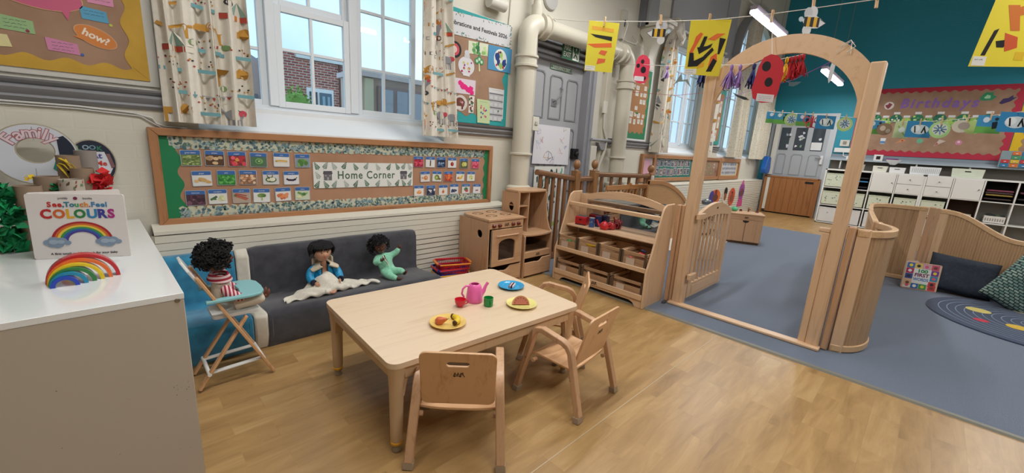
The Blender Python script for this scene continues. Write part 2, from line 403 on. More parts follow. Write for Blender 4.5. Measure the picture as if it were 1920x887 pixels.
struct(MB().prism([(0, 0), (.045, 0), (.036, .011), (.008, .011)], -6, 3.0, P('#77756a', .5), T=Tm((3.128, 0, 0), (1, 0, 0), (0, 0, 1), (0, -1, 0)) @ Matrix.Scale(-1, 4, (0, 0, 1))), 'trim_1')
struct(MB().b2((-4, .907, 0.0), (3.13, .911, .0012), P('#b9a98e', .5)), 'trim_2')      # welded seam of the vinyl
# grey dado moulding along the window wall
DADO = [(0, 0), (.012, 0), (.03, .018), (.022, .03), (.042, .05), (.05, .062), (.05, .072), (.032, .08), (.06, .098), (.066, .108), (0, .112)]
def dado(x0, x1, z0, name):
    T = Tm((x0, WY, z0), (0, -1, 0), (0, 0, 1), (-1, 0, 0))
    m = MB().prism(DADO, 0, -(x1-x0), GREY, T=T); return struct(m, name, ang=20)
dado(-4, .27, 1.375, 'trim_3'); dado(2.36, 3.3, 1.37, 'trim_4'); dado(4.95, 6.2, 1.36, 'trim_5'); dado(8.4, 9.1, 1.4, 'trim_6')
# white painted border between the dado and the yellow board, brown cable under the dado
tag(MB().tube([(-2.2, WY-.012, 1.372), (-.1, WY-.012, 1.366), (.12, WY-.012, 1.352), (.2, WY-.014, 1.33), (.215, WY-.014, 1.30), (.26, WY-.014, 1.285), (.36, WY-.014, 1.282)], .005, P('#d8d8d6'), 6)
    .tube([(-2.2, WY-.01, 1.36), (-.1, WY-.01, 1.352), (.15, WY-.01, 1.335), (.2, WY-.012, 1.30), (.24, WY-.012, 1.275), (.3, WY-.012, 1.272)], .004, P('#c8c8c6'), 6).build('cable'),
    'pair of thin white cables clipped under the grey moulding beside the left curtain', 'cable')

# ------------------------------------------------------------------ windows
FRM = P('#dfe6ec', .45)
def window(name, x0, x1, zs, zf, zt, ys=3.55, muls=(), sashes=()):
    """sill slopes from the wall face up to the frame; muls: (x0,x1) posts; sashes: (x0,x1,z0,z1,cols,rows_z,xbars)"""
    m = MB()
    # sloping white sill
    m.prism([(-.006, zs+.002), (-.006, zs-.03), (.001, zs-.03), (.001, zs-.001), (ys-WY+.05, zs-.001), (ys-WY+.05, zf), (ys-WY-.03, zf), (ys-WY-.03, zf-.03), (.0, zs+.004), (.0, zs)][:-1], x0, x1,
            P('#dde0e2', .5), T=Tm((0, WY, 0), (0, 1, 0), (0, 0, 1), (1, 0, 0)))
    struct(m, name.replace('window', 'trim')+'9')
    f = MB()
    f.b2((x0, ys+.001, zf-.05), (x1, ys+.069, zf+.03), FRM); f.b2((x0, ys-.02, zf-.015), (x1, ys-.0005, zf+.004), FRM)
    f.b2((x0, ys+.001, zt-.06), (x1, ys+.069, zt), FRM); f.b2((x0, ys, zf), (x0+.04, ys+.07, zt), FRM); f.b2((x1-.04, ys, zf), (x1, ys+.07, zt), FRM)
    for a, b in muls: f.b2((a, ys-.015, zf+.0305), (b, ys+.068, zt-.061), FRM)
    o = struct(f, name, bevel=.004)
    for (a, b, z0, z1, xb, zb, dy) in sashes:
        s = MB(); t = .045; yy = ys+.02+dy
        s.b2((a, yy, z0), (a+t, yy+.04, z1), FRM); s.b2((b-t, yy, z0), (b, yy+.04, z1), FRM)
        s.b2((a+t, yy+.001, z0), (b-t, yy+.039, z0+t), FRM); s.b2((a+t, yy+.001, z1-t), (b-t, yy+.039, z1), FRM)
        for q in xb: s.b2((q-.011, yy+.005, z0+t), (q+.011, yy+.035, z1-t), FRM)
        for q in zb: s.b2((a+t, yy+.007, q-.011), (b-t, yy+.033, q+.011), FRM)
        sa = s.build('sash', parent=o, bevel=.003)
        MB().b2((a+t, yy+.017, z0+t), (b-t, yy+.021, z1-t), GLASS).build('pane', parent=sa)
    return o
window('window_1', .42, 2.28, 1.285, 1.45, 3.35, muls=((.895, .955), (1.50, 1.57)), sashes=(
    (.46, .895, 1.475, 3.3, (.66,), (1.87, 2.3, 2.75), .0), (.955, 1.50, 1.475, 2.19, (1.21,), (1.89,), -.03), (.955, 1.50, 2.19, 3.3, (1.21,), (2.5, 2.9), .0),
    (1.57, 2.13, 1.475, 3.3, (1.82,), (1.86, 2.31, 2.75), .0)))
window('window_2', 6.55, 8.38, 1.33, 1.45, 3.15, muls=((7.14, 7.2), (7.82, 7.88)), sashes=(
    (6.6, 7.14, 1.48, 3.1, (6.87,), (1.9, 2.35, 2.75), 0), (7.2, 7.82, 1.48, 3.1, (7.51,), (1.9, 2.35, 2.75), 0), (7.88, 8.33, 1.48, 3.1, (8.1,), (1.9, 2.35, 2.75), 0)))
window('window_3', 9.12, 11.9, 1.33, 1.45, 4.4, muls=((10.0, 10.07), (10.95, 11.02)), sashes=(
    (9.17, 10.0, 1.48, 4.35, (9.6,), (2.0, 2.6, 3.2, 3.8), 0), (10.07, 10.95, 1.48, 4.35, (10.5,), (2.0, 2.6, 3.2, 3.8), 0), (11.02, 11.85, 1.48, 4.35, (11.4,), (2.0, 2.6, 3.2, 3.8), 0)))
# grey arched surround over the third window, its spandrels fill the square opening's corners
cx3 = 10.51; R3 = 1.39
arc = [(cx3+R3*math.cos(PI*k/24), 3.2+1.0*math.sin(PI*k/24)) for k in range(25)]
arco = [(cx3+(R3+.28)*math.cos(PI*k/24), 3.2+(1.28)*math.sin(PI*k/24)) for k in range(25)]
GP = P('#a0a2a6', .6)
m = MB().curve_fill([[(9.12, 3.2)]+[(9.12, 4.45), (11.9, 4.45), (11.9, 3.2)]+arc], .1, WALLP, T=Tm((0, WY+.06, 0), (1, 0, 0), (0, 0, 1), (0, -1, 0)))
struct(m, 'trim_7')
m = MB().curve_fill([arco+[(9.12, 1.4), (8.95, 1.4), (8.84, 3.2)][-2:]+arc[::-1][:0]], .02, GP, T=Tm((0, WY-.01, 0), (1, 0, 0), (0, 0, 1), (0, -1, 0))) if False else MB()
m.tube([(q[0], WY-.03, q[1]) for q in [(cx3+(R3+.14)*math.cos(PI*k/24), 3.2+1.14*math.sin(PI*k/24)) for k in range(25)]], 1.0, GP, sec=[(-.03, -.14), (.03, -.14), (.03, .14), (-.03, .14)], up=(0, 1, 0))
m.b2((8.87, WY-.06, 2.62), (9.12, WY, 3.25), GP)
struct(m, 'trim_8')
# grey-painted wall zone and roof post above windows two and three
m = MB().b2((8.42, WY-.05, 2.6), (8.95, WY, 5.6), GP).b2((5.5, WY-.14, 3.02), (5.74, WY, 5.6), GP).b2((5.46, WY-.1, 3.0), (5.49, WY, 5.6), DGREY)
struct(m, 'trim_10')
struct(MB().b2((6.35, WY-.035, 3.2), (8.42, WY, 5.6), P('#a5a6a8', .7)), 'trim_11')
# scrolled cast bracket under the roof post
m = MB().curve_fill([[(0, 0), (0, -.1), (.05, -.16), (.09, -.3), (.1, -.5), (.13, -.56), (.2, -.58), (.2, -.5), (.17, -.44), (.2, -.3), (.3, -.14), (.42, -.06), (.42, 0)]], .16, P('#c9c5b8', .5),
    T=Tm((5.62, WY, 3.02), (0, -1, 0), (0, 0, 1), (-1, 0, 0)), bev=.012)
m.cyl((5.53, WY-.12, 2.72), (5.71, WY-.12, 2.72), .035, P('#c9c5b8', .5)).b2((5.5, WY-.44, 3.0), (5.74, WY, 3.05), P('#c9c5b8', .5))
struct(m, 'trim_13')
# iron fixing and hook on the wall above the pipe
tag(MB().b2((5.0, WY-.06, 2.75), (5.1, WY, 3.1), P('#bdb9ad')).b2((5.03, WY-.065, 2.9), (5.05, WY-.055, 2.98), BLACK)
    .tube([(5.05, WY-.03, 2.76), (5.08, WY-.1, 2.72), (5.2, WY-.16, 2.7), (5.3, WY-.12, 2.76), (5.3, WY-.04, 2.84)], .012, P('#bdb9ad')).build('wall_hook'),
    'cream painted iron bracket with curled hook high on the wall beside the elbow', 'hook')
tag(MB().lathe([(0, 0), (.1, 0), (.11, .01), (.1, .03), (.07, .04), (0, .042)], P('#bcbbb8', .4), T=on_wall(3.62, 2.86)).build('alarm_disc'), 'round grey disc fitting high on the wall above the fire door', 'alarm')
tag(MB().lathe([(.0, 0), (.055, 0), (.055, .2), (.04, .21), (0, .21)], P('#cfccc3', .4), T=Tm((2.7, WY-.07, 2.6), (0, 1, 0), (0, 0, 1), (1, 0, 0))).b2((2.78, WY-.06, 2.58), (2.82, WY, 2.62), P('#cfccc3')).build('wall_light'),
    'small cream cylinder fitting on the wall above the festivals poster', 'light fitting')
tag(MB().tube([(3.06, WY-.008, 3.3), (3.03, WY-.008, 2.6), (3.02, WY-.008, 2.46), (3.05, WY-.008, 2.43)], .005, P('#b9b6ab')).build('cable'), 'thin cable hanging down the wall onto the festivals poster', 'cable')

# ------------------------------------------------------------------ curtain rails and curtains
def wave_mesh(x0, x1, z0, z1, folds, amp, y, mat, gather=0.0, seed=0, nu=90, nv=24, topin=0.0):
    rg = random.Random(seed); ph = rg.uniform(0, 6)
    def fn(u, v):
        z = z0+(z1-z0)*v
        g = 1-gather*max(0, (v-.75)/.25)**1.5 if gather else 1
        cx = (x0+x1)/2; a = amp*(1+.25*math.sin(5*v+ph))
        th = u*folds*2*PI+ph+.35*math.sin(2.5*v+u*3)
        xx = cx+(x0+(x1-x0)*u-cx)*g
        xx -= topin*v*u; return (xx+.012*math.sin(th*.5+v*2), y+a*math.sin(th)+.35*a*math.sin(2.3*th+1), z)
    m = MB().grid(fn, nu, nv, mat); return m, fn
def circus_prints(fn, x0, x1, z0, z1, seed, n, s=1.0):
    """printed motifs that follow the folds of the cloth"""
    rg = random.Random(seed); m = MB()
    cg, ctl, cch, cor, cpk, cbk, ctn = [P(c, .9) for c in ('#8d8f94', '#6f9fa6', '#b0473b', '#c27a3c', '#c9505f', '#3c3c40', '#b98a3d')]
    W_, H_ = x1-x0, z1-z0
    def put(pts, cu, cz, mat, s=s*1.5):
        vs = []
        for px, pz in pts:
            u = min(.999, max(.001, (cu+px*s)/W_)); v = min(.999, max(.001, (cz+pz*s)/H_)); a = fn(u, v)
            vs.append((a[0], a[1]-.003, a[2]))
        m.add(vs, [tuple(range(len(pts)))], mat)
    def elephant(cu, cz):
        put(blob(rg, 0, 0, .03, 10, .08, .022), cu, cz, cg); put(circ(.025, .008, .014, 8), cu, cz, cpk)
        for q in (-.018, -.006, .008, .02): put([(q-.003, -.02), (q+.003, -.02), (q+.003, -.05), (q-.003, -.05)], cu, cz, cg)
        put([(-.028, 0), (-.05, .02), (-.052, .025), (-.045, .026), (-.026, .01)], cu, cz, cg)
        for k in range(8): put(circ(-.05+rg.uniform(-.03, .03), .045+rg.uniform(-.015, .03), .003, 5), cu, cz, rg.choice([cbk, cch, ctl]))
    def unicycle(cu, cz):
        put(circ(0, -.045, .013, 10), cu, cz, cbk); put(circ(0, -.045, .008, 8), cu, cz, P('#dcd8ce', .9))
        put([(-.014, -.03), (.0, -.035), (.004, -.01), (.02, .01), (.008, .03), (-.01, .02), (-.012, 0)], cu, cz, cg)
        put(circ(.004, .04, .016, 9), cu, cz, cor); put(circ(-.016, .05, .01, 8), cu, cz, ctl); put(circ(.012, .022, .008, 7), cu, cz, cpk)
    def lion(cu, cz):
        put([(-.05, .012), (.02, .014), (.035, -.006), (.02, -.012), (-.03, -.01), (-.03, -.05), (-.037, -.05), (-.042, -.008)], cu, cz, ctn)
        put(blob(rg, .04, .008, .02, 12, .15), cu, cz, ctn); put(circ(.04, .008, .01, 8), cu, cz, cor)
        put(circ(-.02, -.06, .012, 8), cu, cz, P('#7d9a6a', .9))
    def tent(cu, cz):
        for k in range(5): put([(-.05+.02*k, 0), (-.03+.02*k, 0), (0, .05)], cu, cz, [P('#d9d4c6', .9), P('#8aa79a', .9)][k % 2])
        for k in range(5): put([(-.05+.02*k, -.002), (-.03+.02*k, -.002), (-.03+.02*k, -.022), (-.05+.02*k, -.022)], cu, cz, [cch, P('#e0dacb', .9), cor][k % 3])
    def bunting(cu, cz):
        for k in range(9):
            q = -.07+.017*k; d = -.012*math.sin(PI*k/8); put([(q, d), (q+.012, d), (q+.006, d-.014)], cu, cz, [cch, ctl, ctn, cg][k % 4])
        put([(-.075, .003), (0, -.009), (.08, .003), (.08, 0), (0, -.012), (-.075, 0)], cu, cz, cg)
    def band(cu, cz):
        put([(-.045, -.006), (.045, -.008), (.045, .006), (-.045, .008)], cu, cz, ctl)
        for k in range(10): put(circ(rg.uniform(-.04, .04), rg.uniform(.012, .045), .0035, 5), cu, cz, rg.choice([cbk, cch, ctn]))
    def acrobat(cu, cz):
        put([(-.06, .0), (-.04, .012), (0, -.004), (.05, .012), (.06, .004), (.0, -.014), (-.05, .0)], cu, cz, ctn)
    def word(cu, cz):
        for k, ch in enumerate('CIRCUS'[:rg.choice([3, 4, 6])]):
            q = -.04+.02*k; col = rg.choice([cch, ctn, cbk, cg])
            if ch in 'CUS': put([(q, 0), (q+.011, 0), (q+.011, .003), (q+.003, .004), (q+.003, .014), (q+.011, .015), (q+.011, .018), (q, .018)], cu, cz, col)
            else: put([(q+.003, 0), (q+.007, 0), (q+.007, .018), (q+.003, .018)], cu, cz, col)
    kinds = [elephant, unicycle, lion, tent, bunting, band, acrobat, word, band, unicycle]
    cols = max(1, round(W_/(.13*s))); rows = max(1, round(H_/(.12*s))); i = seed
    for r in range(rows):
        for c in range(cols):
            rg.choice(kinds)((c+.5+.25*(r % 2)-.12)*W_/cols+rg.uniform(-.015, .015), (r+.5)*H_/rows+rg.uniform(-.01, .01)); i += 3 if c % 2 else 1
    return m
CURT = flat_noise('circus_curtain_cloth', '#d6d0c4', '#dcd7cb', 30, .9, .15)
def curtain(label, x0, x1, z0, z1, folds, y=3.2, seed=0, gather=0.0, s=1.0, amp=.026, spots=False, topin=0.0):
    m, fn = wave_mesh(x0, x1, z0, z1, folds, amp, y, CURT if not spots else SPOT, gather, seed, topin=topin)
    o = tag(m.build('curtain'), label, 'curtain')
    if not spots: circus_prints(fn, x0, x1, z0, z1, seed, 0, s).build('printed_motifs', parent=o, smooth=False)
    return o
mm_, nt_, b_ = nodes('spotted_curtain_cloth')
_t = N_(nt_, 'TexCoord'); _v = N_(nt_, 'TexVoronoi', Scale=34.0); nt_.links.new(_t.outputs['Object'], _v.inputs['Vector'])
_c = ramp(nt_, _v.outputs['Distance'], [(0.0, '#6d5a4a'), (.16, '#8d7a66'), (.22, '#cfc8b6'), (1, '#d6cfbe')]); nt_.links.new(_c, b_.inputs['Base Color']); b_.inputs['Roughness'].default_value = .9
SPOT = mm_
curtain('circus print curtain at the left side of the nearest window', .245, .70, 1.315, 3.25, 4.5, seed=1)
curtain('circus print curtain between the nearest window and the festivals poster', 1.96, 2.36, 1.335, 3.25, 3.2, seed=5, topin=.2)
curtain('circus print curtain tied in a knot high up beside the second window', 6.1, 6.6, 1.32, 3.12, 3.4, seed=8, gather=.72, s=1.5, amp=.05)
curtain('circus print curtain half hidden behind the arch left post', 7.9, 8.42, 1.36, 3.1, 3.4, seed=11, s=1.5, amp=.05)
tag(MB().ell((6.35, 3.18, 3.16), (.13, .09, .15), CURT).tube([(6.3, 3.14, 3.25), (6.25, 3.1, 3.1), (6.38, 3.08, 3.0), (6.45, 3.12, 3.15), (6.36, 3.1, 3.24)], .035, CURT).tube([(6.42, 3.12, 3.2), (6.5, 3.1, 3.05), (6.4, 3.09, 2.93)], .028, CURT).build('curtain_knot'),
    'knotted bunch of circus curtain cloth near the roof post', 'curtain')
curtain('spotted cream curtain at the left of the far arched window', 9.5, 10.25, 1.32, 4.25, 5, seed=3, spots=True, amp=.05)
curtain('spotted cream curtain in the corner by the far door', 11.0, 12.08, 1.31, 4.25, 6, seed=4, spots=True, amp=.05)
for n_, (a, b, z) in enumerate(((.2, 2.45, 3.3), (6.05, 8.5, 3.2), (9.1, 12.1, 4.3))):
    m = MB().cyl((a, 3.2, z), (b, 3.2, z), .014, P('#dcdad4')).ell((a, 3.2, z), .024, P('#dcdad4')).ell((b, 3.2, z), .024, P('#dcdad4'))
    for q in (a+.05, (a+b)/2, b-.05): m.cyl((q, 3.2, z), (q, 3.3, z), .008, P('#dcdad4'))
    tag(m.build('curtain_rail'), ['white curtain rail over the nearest window', 'white curtain rail above the second window', 'white curtain rail of the far arched window'][n_], 'curtain rail')

# ------------------------------------------------------------------ what stands outside the windows
GR = P('#8d9186', .9)
struct(MB().b2((-12, 3.72, -.4), (40, 9.0, -.2), GR).b2((-12, 9, -.4), (40, 45, 1.0), P('#90948a', .9)), 'ground_outside')
t = thing('brick_house', 'red brick house with white gutter seen through the nearest window', 'building', (0, 0, 0))
MB().b2((4.4, 16, 1.0), (6.9, 24, 3.95), REDB).build('wall', t)
MB().b2((4.9, 15.9, 3.78), (6.95, 16.0, 3.93), P('#e6e6e4')).b2((6.35, 15.93, 1.0), (6.42, 16, 3.8), P('#6d4a46')).build('gutter', t)
MB().b2((5.2, 15.93, 1.0), (6.12, 16.0, 2.85), P('#eceeee')).build('door_frame', t)
MB().b2((5.62, 15.9, 1.0), (6.04, 15.95, 2.72), P('#5c7384')).b2((5.7, 15.88, 1.9), (5.8, 15.9, 2.6), P('#8fb0c2')).b2((5.88, 15.88, 1.9), (5.97, 15.9, 2.6), P('#8fb0c2')).build('door', t, bevel=.01)
MB().b2((5.28, 15.9, 1.4), (5.54, 15.95, 2.72), P('#4a4f58', .2)).build('side_window', t)
t = thing('house', 'pinkish house with slate blue windows at the left edge of the nearest window', 'building')
MB().b2((2.2, 17, 1.0), (4.0, 24, 3.6), P('#b9a5a2', .9)).build('wall', t); MB().b2((2.6, 16.9, 2.9), (3.3, 17.02, 3.3), P('#6a7686', .2)).build('window', t)
MB().b2((3.45, 16.9, 2.1), (3.9, 17.02, 2.5), P('#6a7686', .2)).build('window', t); MB().prism([(2.0, 3.6), (4.1, 3.6), (3.05, 4.2)], -24, -17, P('#a8a9b0'), T=Tm((0, 0, 0), (1, 0, 0), (0, 0, 1), (0, -1, 0))).build('roof', t)
t = thing('school_wing', 'sandstone wing with brown framed window seen in the right hand panes', 'building')
SN = P('#d9c3b8', .9)
MB().b2((3.05, 7.0, -.3), (4.9, 7.6, 2.3), SN).b2((3.2, 6.94, -.3), (3.34, 7.0, 2.25), P('#e5ddc0')).b2((3.02, 6.9, 2.27), (5.0, 7.7, 2.35), P('#dcd0d2')).build('wall', t)
m = MB().b2((3.42, 6.9, 1.2), (4.3, 7.02, 2.15), P('#a08a88'))
for k in range(3): m.b2((3.46+.29*k, 6.88, 1.25), (3.67+.29*k, 6.91, 2.1), P('#b5bccc', .1))
m.build('window', t)
def leafy(name, label, c, r, h, seed, cols=('#6f9a45', '#86b052'), trunk=True, n=420):
    rg = random.Random(seed); t = thing(name, label, 'tree', c); m = MB()
    for k in range(n):
        a = rg.uniform(0, 2*PI); e = math.asin(rg.uniform(-1, 1)); q = rg.uniform(.6, 1)
        p = Vector((r*q*math.cos(e)*math.cos(a), r*q*math.cos(e)*math.sin(a), h+r*1.2*q*math.sin(e))); s = rg.uniform(.06, .13)*r
        d = Vector((rg.uniform(-1, 1), rg.uniform(-1, 1), rg.uniform(-1, 1))).normalized(); u = d.orthogonal().normalized()*s; v = d.cross(u).normalized()*s*.7
        m.add([p-u, p-v, p+u, p+v], [(0, 1, 2, 3)], P(rg.choice(cols), .8))
    m.ell((0, 0, h), (r*.72, r*.72, r*.85), P(cols[0], .8), 12, 8); m.build('foliage', t, smooth=False)
    if trunk: MB().cyl((0, 0, 0), (0, 0, h), .08*r+.05, P('#5d4a3a', .9), 8).build('trunk', t)
leafy('tree', 'light green bushy tree beside the brick house outside', (4.25, 14.0, 1.0), .55, 1.0, 3)
leafy('tree', 'small green shrub at the left edge outside the nearest window', (2.75, 14.2, 1.0), .5, .75, 4)

# ------------------------------------------------------------------ soil pipes
PIPE = P('#cfcaba', .35)
def collar(m, c, r, up=(0, 0, 1)):
    c = Vector(c); u = Vector(up).normalized()
    for d, k in ((-.05, 1.22), (-.035, 1.28), (.035, 1.28), (.05, 1.22)): pass
    m.tube([c-u*.06, c-u*.055, c-u*.035, c-u*.03, c+u*.03, c+u*.035, c+u*.055, c+u*.06], [r*1.02, r*1.3, r*1.3, r*1.16, r*1.16, r*1.3, r*1.3, r*1.02], PIPE, 24)
t = thing('drain_pipe', 'fat cream painted pipe rising beside the poster and crossing over the fire door', 'pipe', (3.17, 3.152, 0))
arc1 = [(.13-.13*math.cos(a), 0, 2.38+.13*math.sin(a)) for a in [PI/2*k/8 for k in range(9)]]
MB().tube([(0, 0, .0), (0, 0, 2.32)]+arc1, .1, PIPE, 24).build('upright_pipe', t)
MB().tube([(.13, 0, 2.51), (1.78, 0, 2.535)], .09, PIPE, 24).build('cross_pipe', t)
MB().tube([(1.78, 0, 2.535)]+[(1.78+.13*math.sin(a), 0, 2.405+.13*math.cos(a)) for a in [PI/2*k/8 for k in range(1, 9)]]+[(1.91, 0, 0)], .1, PIPE, 24).build('upright_pipe', t)
for c, u in (((0, 0, 2.14), (0, 0, 1)), ((.2, 0, 2.511), (1, 0, 0)), ((1.72, 0, 2.534), (1, 0, 0)), ((1.91, 0, 2.17), (0, 0, 1))):
    m = MB(); collar(m, c, .095, u); m.build('collar', t)
for xx in (0, 1.91):
    MB().tube([(xx, 0, 1.20), (xx, 0, 1.205), (xx, 0, 1.22), (xx, 0, 1.225)], [.107, .122, .122, .107], PIPE, 24).build('ring', t)
    MB().lathe([(.107, .88), (.135, .86), (.14, .83), (.125, .8), (.14, .78), (.145, .74), (.12, .73), (.107, .73)], PIPE, c=(xx, 0, 0), n=24).build('base_collar', t)
tag(MB().tube([(3.3, 3.17, 2.62), (3.3, 3.17, 2.8), (3.28, 3.2, 2.9), (3.15, 3.22, 2.92), (3.1, 3.22, 3.0), (3.1, 3.22, 5.6)], .045, PIPE, 16).tube([(3.3, 3.17, 2.56), (3.3, 3.17, 2.7)], .06, PIPE, 16).tube([(3.22, 3.2, 3.3), (3.22, 3.2, 5.6)], .03, PIPE, 12).build('branch_pipe'),
    'thin cream branch pipe rising from the elbow of the fat pipe', 'pipe')
for x_, lb in ((4.82, 'narrow cream boxed casing strip left of the second upright pipe'), (3.37, 'cream boxed casing strip between fat pipe and fire door')):
    tag(MB().b2((x_-.05, WY-.06, .0 if x_ > 4 else 1.4), (x_+.05, WY, 2.42), PIPE).build('pipe_casing', bevel=.004), lb, 'casing')

# ------------------------------------------------------------------ fire door
DO = P('#a4a6aa', .5); DF = P('#8b8d93', .45); DG = P('#7e8086', .55)
struct(MB().b2((3.42, 3.36, 0), (4.42, 3.42, 2.27), DO), 'door_1')
d1 = bpy.data.objects['door_1']
def panel_outline(x0, x1, z0, z1, cut=.03):
    return [(x0, z0), (x1, z0), (x1, z1-cut), (x1-cut, z1), (x0+cut, z1), (x0, z1-cut)]
for (a, b, z0, z1) in ((3.47, 3.70, 1.63, 2.15), (3.79, 4.02, 1.63, 2.13), (4.1, 4.32, 1.63, 2.12), (3.47, 3.7, .75, 1.56), (3.79, 4.02, .75, 1.55), (4.1, 4.32, .75, 1.54)):
    o_ = panel_outline(a, b, z0, z1); i_ = [(q[0]+(.016 if q[0] < (a+b)/2 else -.016), q[1]+(.016 if q[1] < (z0+z1)/2 else -.016)) for q in o_]
    MB().curve_fill([o_, i_], .012, DG, T=Tm((0, 3.358, 0), (1, 0, 0), (0, 0, 1), (0, -1, 0))).build('panel_moulding', d1)
m = MB().b2((4.40, 3.24, 0), (4.46, 3.36, 2.6), DF).b2((4.46, 3.22, 0), (4.52, 3.30, 2.6), DF).b2((4.52, 3.2, 0), (4.64, 3.30, 1.35), P('#c9c6bb')).b2((4.52, 3.25, 1.35), (4.68, 3.30, 2.45), P('#c9c6bb'))
m.b2((3.42, 3.3, 2.27), (4.42, 3.42, 2.31), DF).b2((3.42, 3.26, 2.31), (4.42, 3.42, 2.34), DF).b2((3.42, 3.32, 2.34), (4.42, 3.42, 2.38), DF).b2((3.42, 3.24, 2.38), (4.42, 3.42, 2.41), DF).b2((3.42, 3.36, 2.41), (4.42, 3.42, 2.64), P('#85878c'))
struct(m, 'trim_14', bevel=.005)
struct(MB().curve_fill([[(3.4, 2.7), (4.46, 2.7), (4.46, 2.44)]+[(3.93+.53*math.cos(a), 2.44+.17*math.sin(a)) for a in [PI*k/14 for k in range(1, 14)]]+[(3.4, 2.44)]], .06, WALLP, T=Tm((0, 3.31, 0), (1, 0, 0), (0, 0, 1), (0, -1, 0))), 'trim_15')
MB().b2((4.28, 3.30, 1.17), (4.38, 3.36, 1.30), BLACK).lathe([(0, 0), (.03, 0), (.034, .02), (.02, .03), (0, .03)], BLACK, T=Tm((4.33, 3.30, 1.235), (1, 0, 0), (0, 0, 1), (0, -1, 0))).build('door_lock', d1, bevel=.006)
MB().tube([(3.98, 3.35, 2.0), (3.98, 3.31, 1.98), (3.93, 3.3, 1.9), (3.86, 3.31, 1.84), (3.86, 3.35, 1.83)], .009, DG, 8).b2((3.84, 3.35, 1.78), (3.93, 3.36, 1.86), DG).build('door_hook', d1)
# signs
GS = P('#1f5a3c', .5); WS = P('#dfe6dc', .5)
f = Flat(on_wall(4.01, 2.42, .045)); f.T = Tm((3.98, 3.235, 2.385), (1, 0, 0), (0, 0, 1), (0, -1, 0))
f.rect(-.165, -.085, .165, .085, GS, 1); f.txt('FIRE', -.07, .035, .075, WS, 2, bold=.001, sx=.9); f.txt('EXIT', -.07, -.035, .075, WS, 2, bold=.001, sx=.9)
f.rect(.03, -.075, .15, .075, WS, 2); f.rect(.04, .01, .14, .07, GS, 3); f.disc(.09, .045, .013, WS, 4)
f.line([(.09, .03), (.08, -.01), (.05, -.05)], .018, GS, 4); f.line([(.08, -.01), (.11, -.035), (.12, -.065)], .016, GS, 4); f.line([(.055, .0), (.09, .022), (.13, .0)], .012, GS, 4)
tag(f.build('exit_sign', smooth=False), 'green FIRE EXIT sign with running figure above the grey door', 'sign')
f = Flat(Tm((3.97, 3.355, 2.215), (1, 0, 0), (0, 0, 1), (0, -1, 0))); f.rect(-.2, -.028, .2, .028, GS, 1); f.rect(-.192, -.021, .192, .021, WS, 2); f.rect(-.188, -.017, .188, .017, P('#5d7f66'), 3); f.txt('EMERGENCY EXIT', 0, 0, .04, WS, 3, bold=.0006)
tag(f.build('exit_sign', smooth=False), 'narrow EMERGENCY EXIT strip on the top of the grey door', 'sign')
# big scribbled drawing and painted sheet on the door
rg = random.Random(4)
f = Flat(Tm((3.545, 3.335, 1.10), (1, 0, 0), (0, 0, 1), (0, -1, 0))); f.poly([(0, 0), (.68, -.01), (.665, .45), (.02, .455)], P('#dad9df', .8), 1)
for cx, cy, r_, col in ((.09, .37, .04, '#7d93b5'), (.13, .28, .05, '#b98a8a'), (.52, .3, .05, '#d4a9a4'), (.5, .17, .06, '#d3a39b'), (.6, .2, .03, '#8893b5'), (.3, .09, .06, '#555a66'), (.24, .08, .05, '#c9a06a'), (.56, .42, .03, '#b7b98a'), (.08, .22, .06, '#98a9c9'), (.35, .05, .05, '#9a8fae')):
    pts = [(cx+rg.uniform(-r_, r_), cy+rg.uniform(-r_, r_)) for _ in range(9)]
    f.line(pts, .003, P(col, .9), 2)
f.line([(.23, .13), (.27, .155), (.33, .13), (.36, .08), (.37, .05)], .004, P('#4b4b50'), 3)
tag(f.build('child_drawing', smooth=False), 'large white sheet of crayon scribbles stuck on the grey door', 'drawing')
f = Flat(Tm((3.6, 3.335, .12), (1, 0, 0), (0, 0, 1), (0, -1, 0))); f.rect(0, 0, .56, .95, P('#dcdcd4', .8), 1)
for k in range(150):
    c = rg.choice(['#16483c', '#1d6a5c', '#3b9a86', '#123a33', '#5fae9d', '#2d2f52', '#a9c46a', '#4b3a78', '#0f3b30'])
    cx, cy = rg.uniform(.04, .52), rg.uniform(.05, .9)
    if cx > .38 and rg.random() < .55: continue
    f.poly(blob(rg, cx, cy, rg.uniform(.008, .022), 7, .5, rg.uniform(.015, .05)), P(c, .7), 2+k % 3)
tag(f.build('painting', smooth=False), 'long paper painted in dark green splodges hanging low on the door', 'painting')
# socket boxes and cable between door and second pipe
tag(MB().b2((3.4, WY-.08, 1.47), (3.5, WY-.06, 1.62), P('#d6d3c8')).b2((3.43, WY-.09, 1.53), (3.47, WY-.08, 1.57), P('#b5b2a8')).build('switch_box', bevel=.004), 'small cream switch box beside the fat pipe above the moulding', 'switch')
tag(MB().b2((4.72, WY-.09, 1.78), (4.8, WY-.06, 1.93), P('#d6d3c8')).build('switch_box', bevel=.004), 'small cream switch box right of the grey door frame', 'switch')
tag(MB().tube([(4.77, WY-.075, 1.78), (4.78, WY-.075, 1.6), (4.86, WY-.09, 1.45), (4.84, WY-.09, 1.3), (4.76, WY-.08, 1.1), (4.74, WY-.08, .5)], .018, P('#c9c6ba'), 8).build('cable'), 'thick cream cable running down right of the grey door', 'cable')
tag(MB().cyl((4.5, 3.2, 1.43), (4.95, 3.2, 1.43), .02, GREY).prism([(0, 0), (.08, -.1), (.16, -.1), (.22, 0)], -.04, .04, GREY, T=Tm((4.66, 3.24, 1.4), (1, 0, 0), (0, 0, 1), (0, -1, 0))).build('grey_bracket', bevel=.006), 'grey moulding end with bar between door frame and second pipe', 'moulding')

